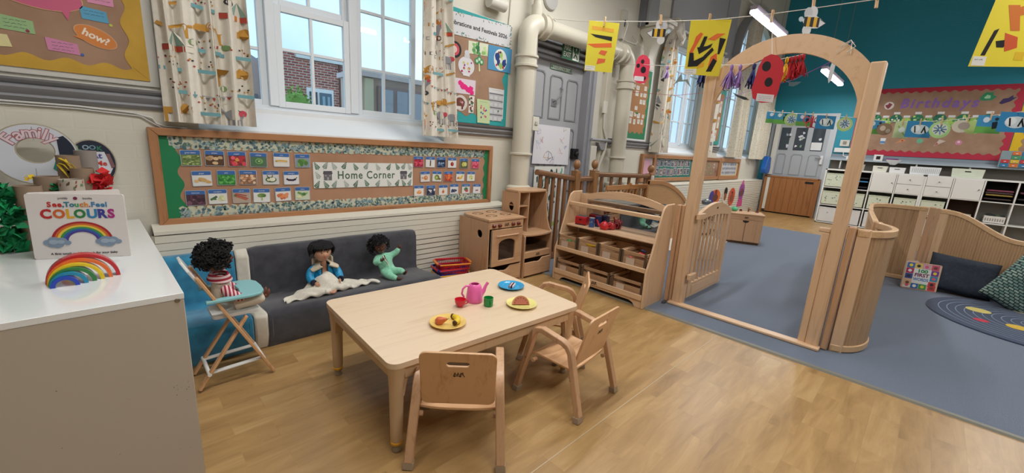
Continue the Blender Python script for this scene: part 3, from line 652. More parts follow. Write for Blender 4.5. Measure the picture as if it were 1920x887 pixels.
# ------------------------------------------------------------------ slatted radiator casings
def casing(name, label, x0, x1, zt, pitch=.047, yf=3.13):
    m = MB(); SL = P('#d8d4c6', .5); m.b2((x0, yf+.03, .02), (x1, WY-.02, zt-.04), P('#2a2825', .9))
    m.prism([(0, 0), (0, -.02), (WY-yf, -.0), (WY-yf, .02)], x0, x1, SL, T=Tm((0, yf-.01, zt), (0, 1, 0), (0, 0, 1), (1, 0, 0)))
    k = 0; z = zt-.027
    while z > .06:
        g = .0035 if z > .5 else .009
        m.b2((x0, yf-.006, z-pitch+g), (x1, yf+.02, z), SL); z -= pitch; k += 1
    m.b2((x0, yf-.002, 0), (x1, yf+.02, .03), SL)
    q = x0
    while q < x1+.01: m.b2((q-.012, yf+.015, .02), (q+.012, yf+.03, zt-.03), SL); q += 1.2
    return tag(m.build(name, bevel=.0), label, 'radiator cover')
casing('radiator_cover', 'cream slatted radiator cover behind the sofa and toy cooker', .13, 3.0, .675)
casing('radiator_cover', 'cream slatted radiator cover beyond the arch below the photo boards', 5.3, 12.1, .80)
# ================================================================== boards and papers on the window wall
WT = P('#dedcd8', .7)
def frame_parts(t, x0, z0, x1, z1, fw, d, mx, mz, y=WY):
    for nm, pts in (('frame_rail', [(x0, z1), (x1, z1), (x1-fw, z1-fw), (x0+fw, z1-fw)]), ('frame_rail', [(x0, z0), (x1, z0), (x1-fw, z0+fw), (x0+fw, z0+fw)]),
                    ('frame_stile', [(x0, z0), (x0, z1), (x0+fw, z1-fw), (x0+fw, z0+fw)]), ('frame_stile', [(x1, z0), (x1, z1), (x1-fw, z1-fw), (x1-fw, z0+fw)])):
        MB().prism(pts, 0, d, mx if 'rail' in nm else mz, T=Tm((0, y, 0), (1, 0, 0), (0, 0, 1), (0, -1, 0))).build(nm, t, bevel=.004)
XZ = Tm((0, WY-.002, 0), (1, 0, 0), (0, 0, 1), (0, -1, 0))
def XZo(off): return Tm((0, WY-.002-off, 0), (1, 0, 0), (0, 0, 1), (0, -1, 0))
t = thing('notice_board', 'long pine framed home corner board with vegetable and fruit cards', 'notice board')
frame_parts(t, .168, .68, 2.86, 1.277, .046, .05, PINEX, PINEZ)
f = MB(XZo(.022)); f.prism([(.2, .7), (2.83, .7), (2.83, 1.25), (.2, 1.25)], -.02, 0, KRAFT2); f.build('backing_paper', t)
GRN = P('#1d7a4c', .6); rg = random.Random(2)
f = Flat(XZo(.022))
def vscal(xe, side, z0, z1, a=.014, wl=.15):
    L = [(xe+a*math.sin(2*PI*z/wl)+(.0 if z > z0 else 0), z) for z in [z0+(z1-z0)*k/40 for k in range(41)]]
    return ([(side, z0)]+L+[(side, z1)])
f.poly(vscal(.30, .205, .725, 1.235), GRN, 2); f.build('green_edging', t); f = Flat(XZo(.022)); f.poly(vscal(2.765, 2.82, .725, 1.235, .01, .12), GRN, 2); f.build('green_edging', t)
def leaf_strip(x0, x1, z0, z1, seed):
    rg = random.Random(seed); f = Flat(XZo(.022)); n = int((x1-x0)/.045)
    pale = [P('#bfc0aa', .7), P('#b3b9a4', .7)]; dk = [P(c, .7) for c in ('#4f6a72', '#647f88', '#425c62', '#7b959a', '#5f7866', '#8aa0a2')]
    f.rect(x0, z0+.008, x1, z1-.006, pale[0], 3)
    for k in range(n*2):
        f.poly(blob(rg, x0+(x1-x0)*(k+.5)/(n*2), (z0 if k % 2 else z1), .02, 8, .3, .013), pale[k % 2], 3)
    for k in range(n*9):
        cx, cz = rg.uniform(x0, x1), rg.uniform(z0-.004, z1+.002); a = rg.uniform(0, PI); r = rg.uniform(.008, .013)
        f.poly([(cx+r*math.cos(a+b)*q, cz+r*math.sin(a+b)*q) for b, q in ((0, 1.2), (.8, .8), (2.3, .9), (PI, 1.1), (4, .8), (5.4, .9))], rg.choice(dk), 4)
    for k in range(n*2):
        cx, cz = rg.uniform(x0, x1), rg.uniform(z0, z1); f.poly([(cx, cz), (cx+.008, cz+.003), (cx+.004, cz+.012)], pale[1], 5)
    f.build('leaf_border', t, smooth=False)
leaf_strip(.26, 2.75, 1.166, 1.222, 1); leaf_strip(.28, 2.75, .732, .785, 2)
# banner
b = Flat(XZo(.022)); b.T = XZo(.0265)
b.poly(rrect(1.083, .888, 1.932, 1.086, .008), P('#d3d6cf', .45), 1); b.poly(rrect(1.087, .892, 1.928, 1.082, .008), P('#dfe0dc', .4), 2)
b.txt('Home Corner', 1.508, .985, .088, P('#4c6657', .6), 2, bold=.0016, fit=.49, space=1.15)
hs = P('#6d6b70', .6)
for hx in (1.19, 1.84):
    b.rect(hx-.03, .948, hx+.03, 1.0, hs, 3); b.poly([(hx-.036, .996), (hx+.036, .996), (hx+.031, 1.02), (hx-.031, 1.02)], P('#55535a', .6), 4); b.rect(hx-.006, .95, hx+.006, .972, P('#a9a8aa'), 5)
    b.rect(hx-.022, .978, hx-.01, .99, P('#98979c'), 5); b.rect(hx+.01, .978, hx+.022, .99, P('#98979c'), 5)
def fern(cx, cz, a, r, col, lay=3):
    r *= 1.3
    ca, sa = math.cos(a), math.sin(a)
    def q(x, y): return (cx+x*ca-y*sa, cz+x*sa+y*ca)
    b.line([q(-r, 0), q(r, 0)], .002, col, lay)
    for k in range(5):
        x = -r*.7+k*r*.36; l = r*(.75-.12*k)
        for s_ in (-1, 1): b.poly([q(x-r*.06, 0), q(x+l*.2, s_*l*.75), q(x+l*.75, s_*l*.6), q(x+r*.1, 0)], col, lay)
for k, (cx, cz) in enumerate([(1.11, 1.055), (1.175, 1.06), (1.24, 1.055), (1.32, 1.06), (1.41, 1.05), (1.5, 1.058), (1.6, 1.05), (1.7, 1.052), (1.78, 1.055), (1.84, 1.06), (1.9, 1.055), (1.11, .915), (1.175, .912), (1.24, .915), (1.33, .915), (1.41, .915), (1.5, .918), (1.6, .915), (1.7, .915), (1.78, .915), (1.84, .912), (1.9, .915), (1.115, .985), (1.905, .985)]):
    fern(cx, cz, PI/2+(-.5 if k % 2 else .5), .026, P(['#5f7d68', '#7f8f86', '#a9b0aa', '#4f6b58'][k % 4], .7))
tag(b.build('banner', smooth=False), 'long laminated HOME CORNER banner with grey houses and leaves', 'banner')
# vegetable and fruit cards
BLUE = '#3f6aa8'
def card(x, z, w_, h_, word, bg, fn, label, seed):
    rg = random.Random(seed); f = Flat(XZo(.0265)); f.T = XZo(.0265) @ Matrix.Translation((x, z, 0)) @ Matrix.Rotation(rg.uniform(-.035, .035), 4, 'Z')
    f.poly(rrect(-w_/2-.003, -h_/2-.003, w_/2+.003, h_/2+.003, .006), P('#aab8c4', .3), 1)
    f.poly(rrect(-w_/2, -h_/2, w_/2, h_/2, .005), P(bg, .35), 2)
    f.poly(rrect(-w_/2, h_/2-.024, w_/2, h_/2, .005), P(BLUE, .35), 3); f.txt(word, 0, h_/2-.013, .0125, WT, 3, sx=.9)
    fn(f, w_, h_, rg)
    return tag(f.build('picture_card', smooth=False), label, 'card', 'picture cards on the home corner board')
def many(cols, n, r, ry=None, jit=.2, box=(-.42, .42, -.45, .22)):
    def g(f, w_, h_, rg):
        for k in range(n):
            cx, cz = rg.uniform(box[0], box[1])*w_, rg.uniform(box[2], box[3])*h_
            cx = max(-w_/2+r, min(w_/2-r, cx)); cz = max(-h_/2+r, min(h_/2-.026-r, cz))
            f.poly(blob(rg, cx, cz, r, 8, jit, ry), P(rg.choice(cols), .6), 3+k % 3)
    return g
def strokes(items):
    def g(f, w_, h_, rg):
        for k, it in enumerate(items):
            if it[0] == 'o': f.disc(it[1]*w_, it[2]*h_, it[3]*w_, P(it[5], .6), 3+k % 4, ry=it[4]*w_)
            else: f.line([(p[0]*w_, p[1]*h_) for p in it[1]], it[2]*w_, P(it[3], .6), 3+k % 4)
    return g
VEG = [
 (.359, 1.101, 'green beans', '#6f8250', many(['#9fb070', '#7d9453', '#c0c98f', '#5a7040'], 60, .008, .003), 'card showing a pile of thin green beans'),
 (.482, 1.102, 'potato', '#5a4334', many(['#c2a27c', '#ab8a64', '#d1b48e'], 8, .015, .011), 'card showing brown potatoes on dark ground'),
 (.605, 1.100, 'pepper', '#7d3a3a', many(['#d8455a', '#e05f6a', '#d99348', '#b5303f'], 14, .013), 'card showing a heap of red and pink peppers'),
 (.730, 1.095, 'cabbage', '#56715a', strokes([('o', 0, -.1, .33, .27, '#4a7a4a'), ('o', .02, -.08, .24, .19, '#7fa56a'), ('o', .0, -.09, .15, .12, '#3f6a40'), ('o', .02, -.08, .08, .06, '#a5c285')]), 'card showing a round green cabbage'),
 (.873, 1.098, 'corn', '#dcdad4', strokes([('l', [(-.38, -.1), (-.1, -.06), (.38, -.1)], .14, '#cfa75a'), ('l', [(-.36, -.12), (.3, -.11)], .05, '#e0c27a'), ('l', [(-.42, -.1), (-.3, -.1)], .05, '#93a060')]), 'card showing one yellow corn cob on white'),
 (1.013, 1.094, 'lettuce', '#8a94a0', many(['#5f8f48', '#7aa95a', '#4c7a3c'], 14, .014, box=(-.25, .25, -.35, .05)), 'card showing a frilly green lettuce on grey'),
 (.404, .972, 'ginger', '#dbdbd8', many(['#c9a56a', '#d6b67f', '#b89055'], 8, .014, .009, box=(-.3, .35, -.35, -.0)), 'card showing pale yellow knobbly roots on white'),
 (.536, .975, 'peas', '#3f8a42', many(['#4ba04c', '#6bb862', '#2f7a38'], 50, .006), 'card filled with bright green peas'),
 (.659, .976, 'mushroom', '#8a6a54', many(['#d9b08c', '#c2906c', '#e4c5a4', '#a87454'], 26, .009), 'card showing round pinkish brown mushrooms'),
 (.798, .973, 'cauliflower', '#cfcfcc', strokes([('o', 0, -.15, .36, .2, '#4f6b3e'), ('o', .08, -.12, .2, .15, '#e4e0cc'), ('l', [(-.1, -.1), (-.25, .18)], .05, '#33482c'), ('l', [(.05, 0), (.12, .2)], .05, '#33482c'), ('o', -.15, -.15, .12, .09, '#d8d6b8')]), 'card showing a cauliflower among dark leaves'),
 (.931, .970, 'aubergine', '#dcdce0', strokes([('l', [(-.34, -.06), (-.2, -.16), (.1, -.18), (.3, -.1)], .14, '#2b2438'), ('l', [(.28, -.1), (.38, .05)], .05, '#55633c')]), 'card showing a dark curved aubergine on white'),
 (.362, .848, 'beetroot', '#4d3a44', many(['#5e3a4c', '#7b5265', '#3f2836', '#8d6a78'], 14, .014), 'card showing dark purple beetroots'),
 (.479, .852, 'courgette', '#dadad6', strokes([('l', [(-.42, -.22), (-.05, .02)], .13, '#3f6440'), ('l', [(-.4, -.15), (-.1, -.18)], .1, '#577a4c'), ('o', .2, -.02, .13, .12, '#c5cf9a'), ('o', .3, -.15, .13, .12, '#d7dcae'), ('o', .12, -.2, .13, .12, '#cdd6a2')]), 'card showing a cut courgette with round slices'),
 (.612, .852, 'carrot', '#b3a08f', strokes([('l', [(-.4, .1), (.38, -.22)], .07, '#a83f3a'), ('l', [(-.4, .0), (.3, -.3)], .07, '#c25a44'), ('l', [(-.35, .18), (.3, .0)], .06, '#b54840'), ('l', [(-.45, .05), (-.3, .02)], .1, '#55753f')]), 'card showing thin red carrots lying slantwise'),
 (.733, .849, 'broccoli', '#dcddda', strokes([('l', [(0, -.38), (0, -.1)], .12, '#a6bd84'), ('o', 0, .02, .27, .14, '#6d8a4c'), ('o', -.15, -.02, .1, .09, '#7d9a58'), ('o', .16, -.02, .1, .09, '#587a40')]), 'card showing a single broccoli floret on white'),
 (.870, .852, 'onion', '#dcdad8', many(['#d0774a', '#c2623c', '#de8f62'], 10, .0125, box=(-.32, .32, -.32, .0)), 'card showing a heap of orange brown onions on white'),
 (1.001, .853, 'celery', '#c8d0b8', strokes([('l', [(-.35, .1), (.1, -.1)], .16, '#6d9456'), ('l', [(-.1, -.2), (.35, .05)], .12, '#8fb070'), ('o', .1, -.05, .14, .12, '#557a44'), ('o', -.25, -.25, .18, .1, '#d6dba8')]), 'card showing a pale green leafy stalk vegetable')]
for i, v in enumerate(VEG): card(v[0], v[1], .098, .092, v[2], v[3], v[4], v[5]+' on the home corner board', i)
FR = [
 (1.990, 1.102, 'raspberry', '#9c2f42', many(['#c2334a', '#d6546a', '#a32238'], 30, .009), 'card filled with red raspberries'),
 (2.114, 1.101, 'vanilla', '#dddcd8', strokes([('l', [(0, -.38), (.02, .18)], .12, '#3a3a30'), ('l', [(-.04, -.36), (-.02, .1)], .04, '#6a6a50')]), 'card showing one dark upright pod on white'),
 (2.235, 1.100, 'blueberry', '#28334d', many(['#34486f', '#506a94', '#1d2a45', '#8aa0c0'], 24, .0105), 'card filled with dark blue berries'),
 (2.360, 1.098, 'apple', '#e0dfdc', strokes([('o', 0, -.14, .2, .2, '#8f2a34'), ('o', .04, -.1, .1, .1, '#b5544a'), ('l', [(0, .04), (.03, .14)], .03, '#5a4a34')]), 'card showing one red apple on white'),
 (2.503, 1.094, 'pear', '#5a6244', strokes([('o', -.1, -.12, .2, .22, '#b9bd62'), ('o', .16, -.1, .19, .22, '#d0cf7e'), ('o', -.08, .05, .1, .1, '#c5c66e')]), 'card showing two yellow green pears'),
 (2.647, 1.092, 'cherry', '#b5415a', many(['#d4506c', '#e0788a', '#a82f4a'], 28, .009), 'card filled with pink red fruit at the top right corner'),
 (2.062, .968, 'peach', '#ddd4cc', strokes([('o', .06, -.12, .22, .22, '#c98455'), ('o', .1, -.08, .1, .1, '#dba47c'), ('l', [(-.4, -.1), (-.2, -.12)], .1, '#c08a66')]), 'card showing one brownish peach on white'),
 (2.189, .969, 'kiwi', '#d9dcd0', strokes([('o', .0, -.1, .28, .26, '#6a5a3c'), ('o', -.05, -.12, .2, .2, '#8aa648'), ('o', -.05, -.12, .07, .07, '#d9dcae'), ('o', .32, -.25, .12, .1, '#6f6240')]), 'card showing a halved green kiwi'),
 (2.321, .968, 'papaya', '#a84a38', many(['#d2643c', '#e08a58', '#b53c30'], 18, .012), 'card filled with orange red fruit pieces'),
 (2.462, .968, 'banana', '#e0dfda', strokes([('l', [(-.3, -.1), (-.1, -.26), (.15, -.22), (.3, .1)], .13, '#d9b23c'), ('l', [(-.2, -.02), (0, -.14), (.22, .1)], .1, '#e4c65c'), ('o', -.3, -.2, .08, .08, '#b5443c')]), 'card showing yellow bananas on white'),
 (2.596, .965, 'melon', '#dfe0d8', strokes([('o', .0, -.08, .24, .2, '#b9c77a'), ('o', .05, -.2, .2, .16, '#dde0a4'), ('o', .08, -.2, .1, .08, '#93a850')]), 'card showing cut pale green melon'),
 (1.997, .840, 'orange', '#e0deda', strokes([('o', .06, -.14, .2, .18, '#d9803c'), ('o', -.1, -.18, .15, .13, '#e09a58'), ('o', .1, -.08, .08, .08, '#eec08a')]), 'card showing peeled orange on white'),
 (2.124, .838, 'blackberry', '#50555e', many(['#27304c', '#1e2338', '#dfe0e4', '#3f4a6e'], 20, .0105), 'card showing blackberries on a grey ground'),
 (2.263, .838, 'fig', '#dedcd8', strokes([('o', .0, -.18, .16, .17, '#d98f58'), ('l', [(0, -.1), (0, .1)], .08, '#d0a070'), ('o', .0, -.18, .08, .09, '#b5503c')]), 'card showing one small orange drop shaped fruit'),
 (2.392, .844, 'grapes', '#dcdde0', many(['#3a4560', '#55607c', '#2a3048'], 22, .008, box=(-.33, .33, -.3, .05)), 'card showing a bunch of dark blue grapes on white'),
 (2.537, .842, 'watermelon', '#d9d9d4', strokes([('o', .0, -.05, .25, .2, '#3f6a44'), ('o', .1, -.22, .2, .12, '#c2485a'), ('o', -.08, -.04, .12, .1, '#59855a')]), 'card showing a watermelon with a red slice'),
 (2.678, .838, 'cranberry', '#dedee0', strokes([('o', -.08, -.18, .08, .08, '#7b2335'), ('o', .1, -.16, .08, .08, '#92304a')]), 'card showing two small dark red berries on white')]
for i, v in enumerate(FR): card(v[0], v[1], .095, .092, v[2], v[3], v[4], v[5]+' on the home corner board', 50+i)

# ---- yellow edged board at the upper left
t = thing('display_board', 'brown display board with wavy yellow edging at the upper left', 'display board')
MB(XZ).prism([(-2.2, 1.505), (.255, 1.505), (.255, 2.9), (-2.2, 2.9)], 0, .012, P('#c9c7bf', .6)).build('white_border', t, bevel=.003)
MB(XZo(.012)).prism([(-2.1, 1.535), (.212, 1.535), (.212, 2.8), (-2.1, 2.8)], 0, .004, KRAFT).build('backing_paper', t)
YC = flat_noise('yellow_corrugated_card', '#b9922f', '#c69d38', 8, .7, .2)
f = Flat(XZo(.017)); f.poly([(-2.1, 1.535), (.212, 1.535)]+[(q[0], q[1]) for q in scallop(.15, -2.1, 1.595, .013, .145)], YC, 1)
f.poly([(.212, 1.536), (.212, 2.8)]+[(.13+.014*math.sin(2*PI*z/.17), z) for z in [2.8-1.22*k/60 for k in range(61)]]+[(.15, 1.6)], YC, 2)
f.build('yellow_edging', t)
def note(name, label, pts, col, lines, dot=None, lay=1):
    f = Flat(XZo(.0165)); f.poly(pts, P(col, .8), lay+1); cx = sum(p[0] for p in pts)/len(pts); zt = max(p[1] for p in pts)
    for i, (s_, dx) in enumerate(lines): f.scrawl(cx+dx, zt-.02-.016*i, .075, P('#4a5560'), lay+2, k=i)
    if dot: f.disc(dot[0], dot[1], .007, P(dot[2]), lay+2)
    return tag(f.build(name, smooth=False), label, 'note', 'notes on the yellow edged board')
from_px = None
note('note_card', 'green handwritten note card on the yellow edged board', [(-.325, 1.705), (-.205, 1.70), (-.207, 1.76), (-.33, 1.772)], '#93b583', [(1, 0), (1, 0), (1, 0)], (-.23, 1.71, '#8f3050'))
note('note_card', 'blue handwritten note card above the orange bubble', [(-.03, 1.815), (.072, 1.812), (.066, 1.868), (-.035, 1.878)], '#5c9fc0', [(1, 0), (1, 0)], (.078, 1.805, '#b9c04a'))
note('note_card', 'pink handwritten note card left of the orange bubble', [(-.172, 1.635), (-.058, 1.628), (-.062, 1.682), (-.176, 1.696)], '#c983a6', [(1, 0), (1, 0), (1, 0)], (-.05, 1.632, '#3f5fa8'))
note('note_card', 'cream note card cut by the left picture edge', [(-.47, 1.61), (-.29, 1.625), (-.3, 1.68), (-.47, 1.67)], '#d8cf9a', [(1, 0), (1, 0)])
note('note_card', 'small pink note card at the very top of the board', [(.0, 1.9), (.1, 1.9), (.1, 1.94), (.0, 1.94)], '#d58fb0', [(1, 0)])
f = Flat(XZo(.0165)); T0 = f.T
def bubble(label, cx, cz, rx, rz, ang, col, word=None, size=.05, tail=None):
    f = Flat(XZo(.0165) @ Matrix.Translation((cx, cz, 0)) @ Matrix.Rotation(ang, 4, 'Z'))
    pts = circ(0, 0, rx, 32, rz); f.poly(circ(0, 0, rx+.004, 32, rz+.004), P('#c9a07a'), 2); f.poly(pts, P(col, .7), 3)
    f.poly(tail, P(col, .7), 3)
    if word: f.txt(word, 0, 0, size, P('#e8dccb'), 3, bold=.0015)
    return tag(f.build('speech_bubble', smooth=False), label, 'speech bubble')
bubble('orange speech bubble with the word how? on the yellow edged board', .012, 1.732, .082, .043, -.42, '#cf8142', 'how?', .05, [(-.055, -.025), (-.02, -.04), (-.072, -.045)])
bubble('big pink speech bubble cut by the top picture edge', -.19, 1.905, .17, .075, -.12, '#c25f7d', None, .1, [(.09, -.05), (.13, -.04), (.12, -.1)])

# ---- festivals board
t = thing('display_board', 'turquoise edged festivals board between curtain and fat pipe', 'display board')
MB(XZ).prism([(2.3, 1.485), (3.05, 1.485), (3.05, 2.47), (2.3, 2.47)], 0, .012, P('#2f9c9c', .7)).build('turquoise_edging', t)
f = Flat(XZo(.012)); f.poly([(2.3, 2.3), (3.01, 2.3)]+[(2.985+.018*math.sin(z*38), z) for z in [2.25-.0173*k for k in range(40)]]+scallop(2.98, 2.3, 1.565, .018, .16), KRAFT, 1); f.build('backing_paper', t)
def sheet(name, label, cat, pts, col, extra=None, off=.015, lay=1, group=None):
    f = Flat(XZo(off)); f.poly(pts, P(col, .8), lay)
    if extra: extra(f)
    o = tag(f.build(name, smooth=False), label, cat, group); return o
def ex(f):
    lf = [P(c) for c in ('#3f7f7d', '#6f9c8a', '#8a6f58', '#4c5f58', '#a9b59a')]; rg = random.Random(9)
    for k in range(70):
        s_ = rg.random(); e = rg.choice('tblr')
        x = 2.31+.74*s_; zc = 2.42+.04*s_ if e == 't' else 2.262+.01*s_
        if e == 'r': x = 3.045; zc = rg.uniform(2.27, 2.45)
        a = rg.uniform(0, 6); q = .012
        f.poly([(x, zc), (x+q*math.cos(a), zc+q*math.sin(a)), (x+2*q*math.cos(a+.3), zc+2*q*math.sin(a+.3)), (x+q*math.cos(a+.7), zc+q*math.sin(a+.7))], rg.choice(lf), 3)
    f.txt('Celebrations and Festivals 2026', 2.62, 2.348, .052, P('#2c2c30'), 2, bold=.0012, rot=.012, fit=.76)
sheet('banner', 'white Celebrations and Festivals 2026 banner over the turquoise edged board', 'banner', [(2.22, 2.24), (3.06, 2.262), (3.062, 2.468), (2.22, 2.425)], '#cfd0d3', ex, .017)
def ex(f):
    rg = random.Random(3)
    for k in range(11): f.poly(blob(rg, 2.55+.08*rg.random()+.02, 2.13+.08*rg.random(), .018, 7, .4), P(rg.choice(['#4f8f55', '#2f7a48', '#7ab06a'])), 3)
    for k in range(9): f.poly(blob(rg, 2.69+.06*rg.random(), 2.14+.07*rg.random(), .014, 7, .4), P(rg.choice(['#9fc47a', '#bcd794', '#88b468'])), 3)
    f.poly([(2.62, 2.13), (2.635, 2.13), (2.65, 2.24), (2.635, 2.24)], P('#2f6a44'), 4)
sheet('painting', 'pale sheet with green painted splodges under the festivals banner', 'painting', [(2.519, 2.116), (2.757, 2.129), (2.762, 2.24), (2.519, 2.226)], '#d4d8c2', ex)
def ex(f):
    f.disc(2.925, 2.125, .088, P('#d9dcd6'), 3, ry=.1, n=26); rg = random.Random(8)
    for cx, cz, r_, c in ((2.885, 2.15, .035, '#1f3a78'), (2.9, 2.1, .026, '#1f3a78'), (2.975, 2.1, .028, '#1f3a78'), (2.985, 2.12, .018, '#27458a'), (2.935, 2.17, .024, '#9dbb66'), (2.93, 2.07, .026, '#8fb45c'), (2.9, 2.19, .012, '#8f2f38'), (2.92, 2.195, .01, '#20242c'), (2.875, 2.07, .012, '#a8343c'), (2.965, 2.06, .013, '#a8343c'), (2.945, 2.14, .012, '#b9d080')):
        f.poly(blob(rg, cx, cz, r_, 8, .25, r_*1.2), P(c), 4)
sheet('painting', 'blue square with painted globe under the festivals banner', 'painting', [(2.764, 2.014), (3.075, 2.02), (3.078, 2.252), (2.764, 2.238)], '#4d90bb', ex, .017)
def ex(f):
    rg = random.Random(5); f.rect(2.465, 1.91, 2.545, 1.93, P('#d9d8dc'), 2); f.rect(2.475, 2.07, 2.54, 2.1, P('#c5c5c9'), 2); f.disc(2.505, 2.115, .03, P('#c9c9cd'), 3, ry=.024)
    for k in range(12): f.poly(blob(rg, 2.5+rg.uniform(-.065, .065), 1.995+rg.uniform(-.05, .05), .011, 5, .4), P(rg.choice(['#b52f55', '#a8304a', '#9a2f7a', '#c9c26a'])), 3)
sheet('paper_lantern', 'round pale paper jar with red dots on the festivals board', 'craft', circ(2.503, 1.998, .095, 26, .082), '#d3d2d8', ex)
def ex(f):
    for a in (0.3, 1.57, 2.8): f.disc(2.655+.03*math.cos(a), 2.055+.03*math.sin(a), .028, P('#3f8a5a'), 2); f.disc(2.655+.03*math.cos(a), 2.055+.03*math.sin(a), .014, P('#b9d5bc'), 3)
sheet('paper_shamrock', 'small green paper shamrock on the festivals board', 'craft', [(2.65, 2.05), (2.66, 2.05), (2.672, 1.98), (2.655, 1.975)], '#cfd9a8', ex)
def ex(f):
    rg = random.Random(6)
    for k in range(12): f.poly(blob(rg, 2.44+.013*k, 1.83-.004*k+rg.uniform(-.02, .02), .024, 8, .35), P('#e0257f', .7), 3)
sheet('painting', 'white sheet with hot pink paint blot on the festivals board', 'painting', [(2.38, 1.744), (2.619, 1.749), (2.621, 1.885), (2.37, 1.878)], '#d9cdd6', ex)
def ex(f):
    rg = random.Random(7); f.disc(2.44, 1.66, .055, P('#6e3c30'), 3, ry=.05)
    for k in range(10): f.poly(blob(rg, 2.44+rg.uniform(-.05, .05), 1.66+rg.uniform(-.05, .05), .012, 6, .4), P(rg.choice(['#56281f', '#8f5a48', '#c99aa0'])), 4)
    f.rect(2.4, 1.6, 2.45, 1.63, P('#d9d6d0'), 4)
sheet('painting', 'round brown painted shape low on the festivals board', 'painting', circ(2.45, 1.66, .078, 20, .072), '#cfc8c2', ex)
def ex(f):
    rg = random.Random(7)
    for k in range(12): f.poly(blob(rg, 2.575+rg.uniform(-.02, .02), 1.66+rg.uniform(-.07, .07), .012, 6, .4), P(rg.choice(['#5e2f2a', '#7b4438', '#2f7a58'])), 3)
sheet('painting', 'narrow white strip with brown prints left of the yellow green card', 'painting', [(2.545, 1.58), (2.605, 1.58), (2.615, 1.74), (2.55, 1.74)], '#dad8d2', ex)
def ex(f):
    rg = random.Random(12); f.scrawl(2.73, 1.70, .1, P('#4c5a50'), 2)
    for k in range(12): f.disc(2.735+rg.uniform(-.045, .045), 1.6+rg.uniform(-.05, .06), .009, P(rg.choice(['#c23f6a', '#4a5fa8', '#7a3f8a', '#d66a8a'])), 3)
sheet('greeting_card', 'yellow green card with coloured dots hanging off the festivals board', 'card', [(2.657, 1.497), (2.819, 1.496), (2.808, 1.721), (2.641, 1.721)], '#bfd0a0', ex, .02)
def ex(f):
    f.scrawl(2.9, 1.83, .12, P('#33373f'), 2)
    for r in range(4):
        f.rect(2.8, 1.79-.068*r, 2.99, 1.80-.068*r, P('#6d7078'), 3)
        for c in range(3): f.rect(2.803+.062*c, 1.735-.068*r, 2.86+.062*c, 1.787-.068*r, P('#b3b6ba'), 3); f.rect(2.808+.062*c, 1.74-.068*r, 2.85+.062*c, 1.775-.068*r, P('#c6c8cb'), 4)
    f.disc(2.93, 1.63, .01, P('#4c7f6a'), 5)
sheet('calendar', 'grey printed calendar sheet on the festivals board', 'calendar', [(2.79, 1.845), (3.0, 1.847), (3.0, 1.56), (2.96, 1.535), (2.9, 1.545), (2.87, 1.525), (2.82, 1.542)], '#d2d2d4', ex)
sheet('paper_disc', 'black ringed red disc half behind the curtain on the festivals board', 'craft', circ(2.37, 2.12, .07, 24), '#26262a', lambda f: (f.disc(2.365, 2.12, .052, P('#c24a55'), 2), f.disc(2.36, 2.12, .03, P('#d9b8b0'), 3)))

# ---- green edged board beyond the fire door
t = thing('display_board', 'green edged brown board of small notes left of the second window', 'display board')
MB(XZ).prism([(5.28, 1.47), (6.05, 1.47), (6.05, 2.52), (5.28, 2.52)], 0, .014, P('#d9dcda')).build('white_border', t); 
MB(XZo(.014)).prism([(5.3, 1.5), (6.0, 1.5), (6.0, 2.49), (5.3, 2.49)], 0, .004, P('#2d7d55', .6)).build('green_edging', t)
f = Flat(XZo(.018)); f.poly([(5.3, 2.4)]+scallop(5.3, 5.93, 1.585, .015, .13)+[(5.93+.014*math.sin(z*45), z) for z in [1.6+.8*k/40 for k in range(41)]], P('#a8784f', .8), 1); f.build('backing_paper', t)
rg = random.Random(21); k = 0
for r in range(7):
    for c in range(5):
        if rg.random() < .25: continue
        x = 5.4+.115*c+rg.uniform(-.015, .015); z = 2.32-.095*r+rg.uniform(-.01, .01); w_ = rg.uniform(.05, .09); h_ = rg.uniform(.04, .08)
        f = Flat(XZo(.019)); f.rect(x-w_/2, z-h_/2, x+w_/2, z+h_/2, P('#dcd9cf'), 1)
        for q in range(3): f.rect(x-w_*.35, z+h_*.28-q*.013, x+w_*.3, z+h_*.28-q*.013+.004, P('#8d8f92'), 2)
        tag(f.build('paper_slip', smooth=False), 'small white paper slip pinned on the green edged board beyond the fire door', 'note', 'paper slips on the green edged board')
for x, z in ((5.42, 1.905), (5.68, 1.87)):
    f = Flat(XZo(.019)); f.poly(rrect(x-.04, z-.014, x+.04, z+.014, .01), P('#3f8a3f'), 1); tag(f.build('paper_slip', smooth=False), 'green paper pill shaped label, '+('left' if x < 5.5 else 'right')+' of two on the green edged board', 'label')
t = thing('display_board', 'teal edged brown board between second and arched window', 'display board')
MB(XZ).prism([(8.42, 1.55), (9.06, 1.55), (9.06, 2.6), (8.42, 2.6)], 0, .02, P('#2f9488', .6)).build('teal_edging', t)
f = Flat(XZo(.02)); f.poly([(8.42, 2.52)]+scallop(8.42, 8.98, 1.63, .015, .12)+[(8.98, 2.52)], P('#a87a58', .8), 1); f.build('backing_paper', t)
for k, (x, z, c) in enumerate(((8.75, 2.25, '#d9c9bd'), (8.87, 2.28, '#d8d6cc'), (8.72, 1.95, '#d9b5ac'), (8.86, 1.98, '#d6d8cc'), (8.8, 1.72, '#d2d5cf'), (8.62, 2.1, '#d9d2c4'))):
    f = Flat(XZo(.021)); f.rect(x-.05, z-.11, x+.05, z+.11, P(c), 1); f.rect(x-.03, z, x+.03, z+.06, P('#c0a9a0'), 2)
    tag(f.build('paper_sheet', smooth=False), 'tall pale sheet pinned on the teal edged board behind the arch post', 'paper', 'tall sheets on the teal edged board')

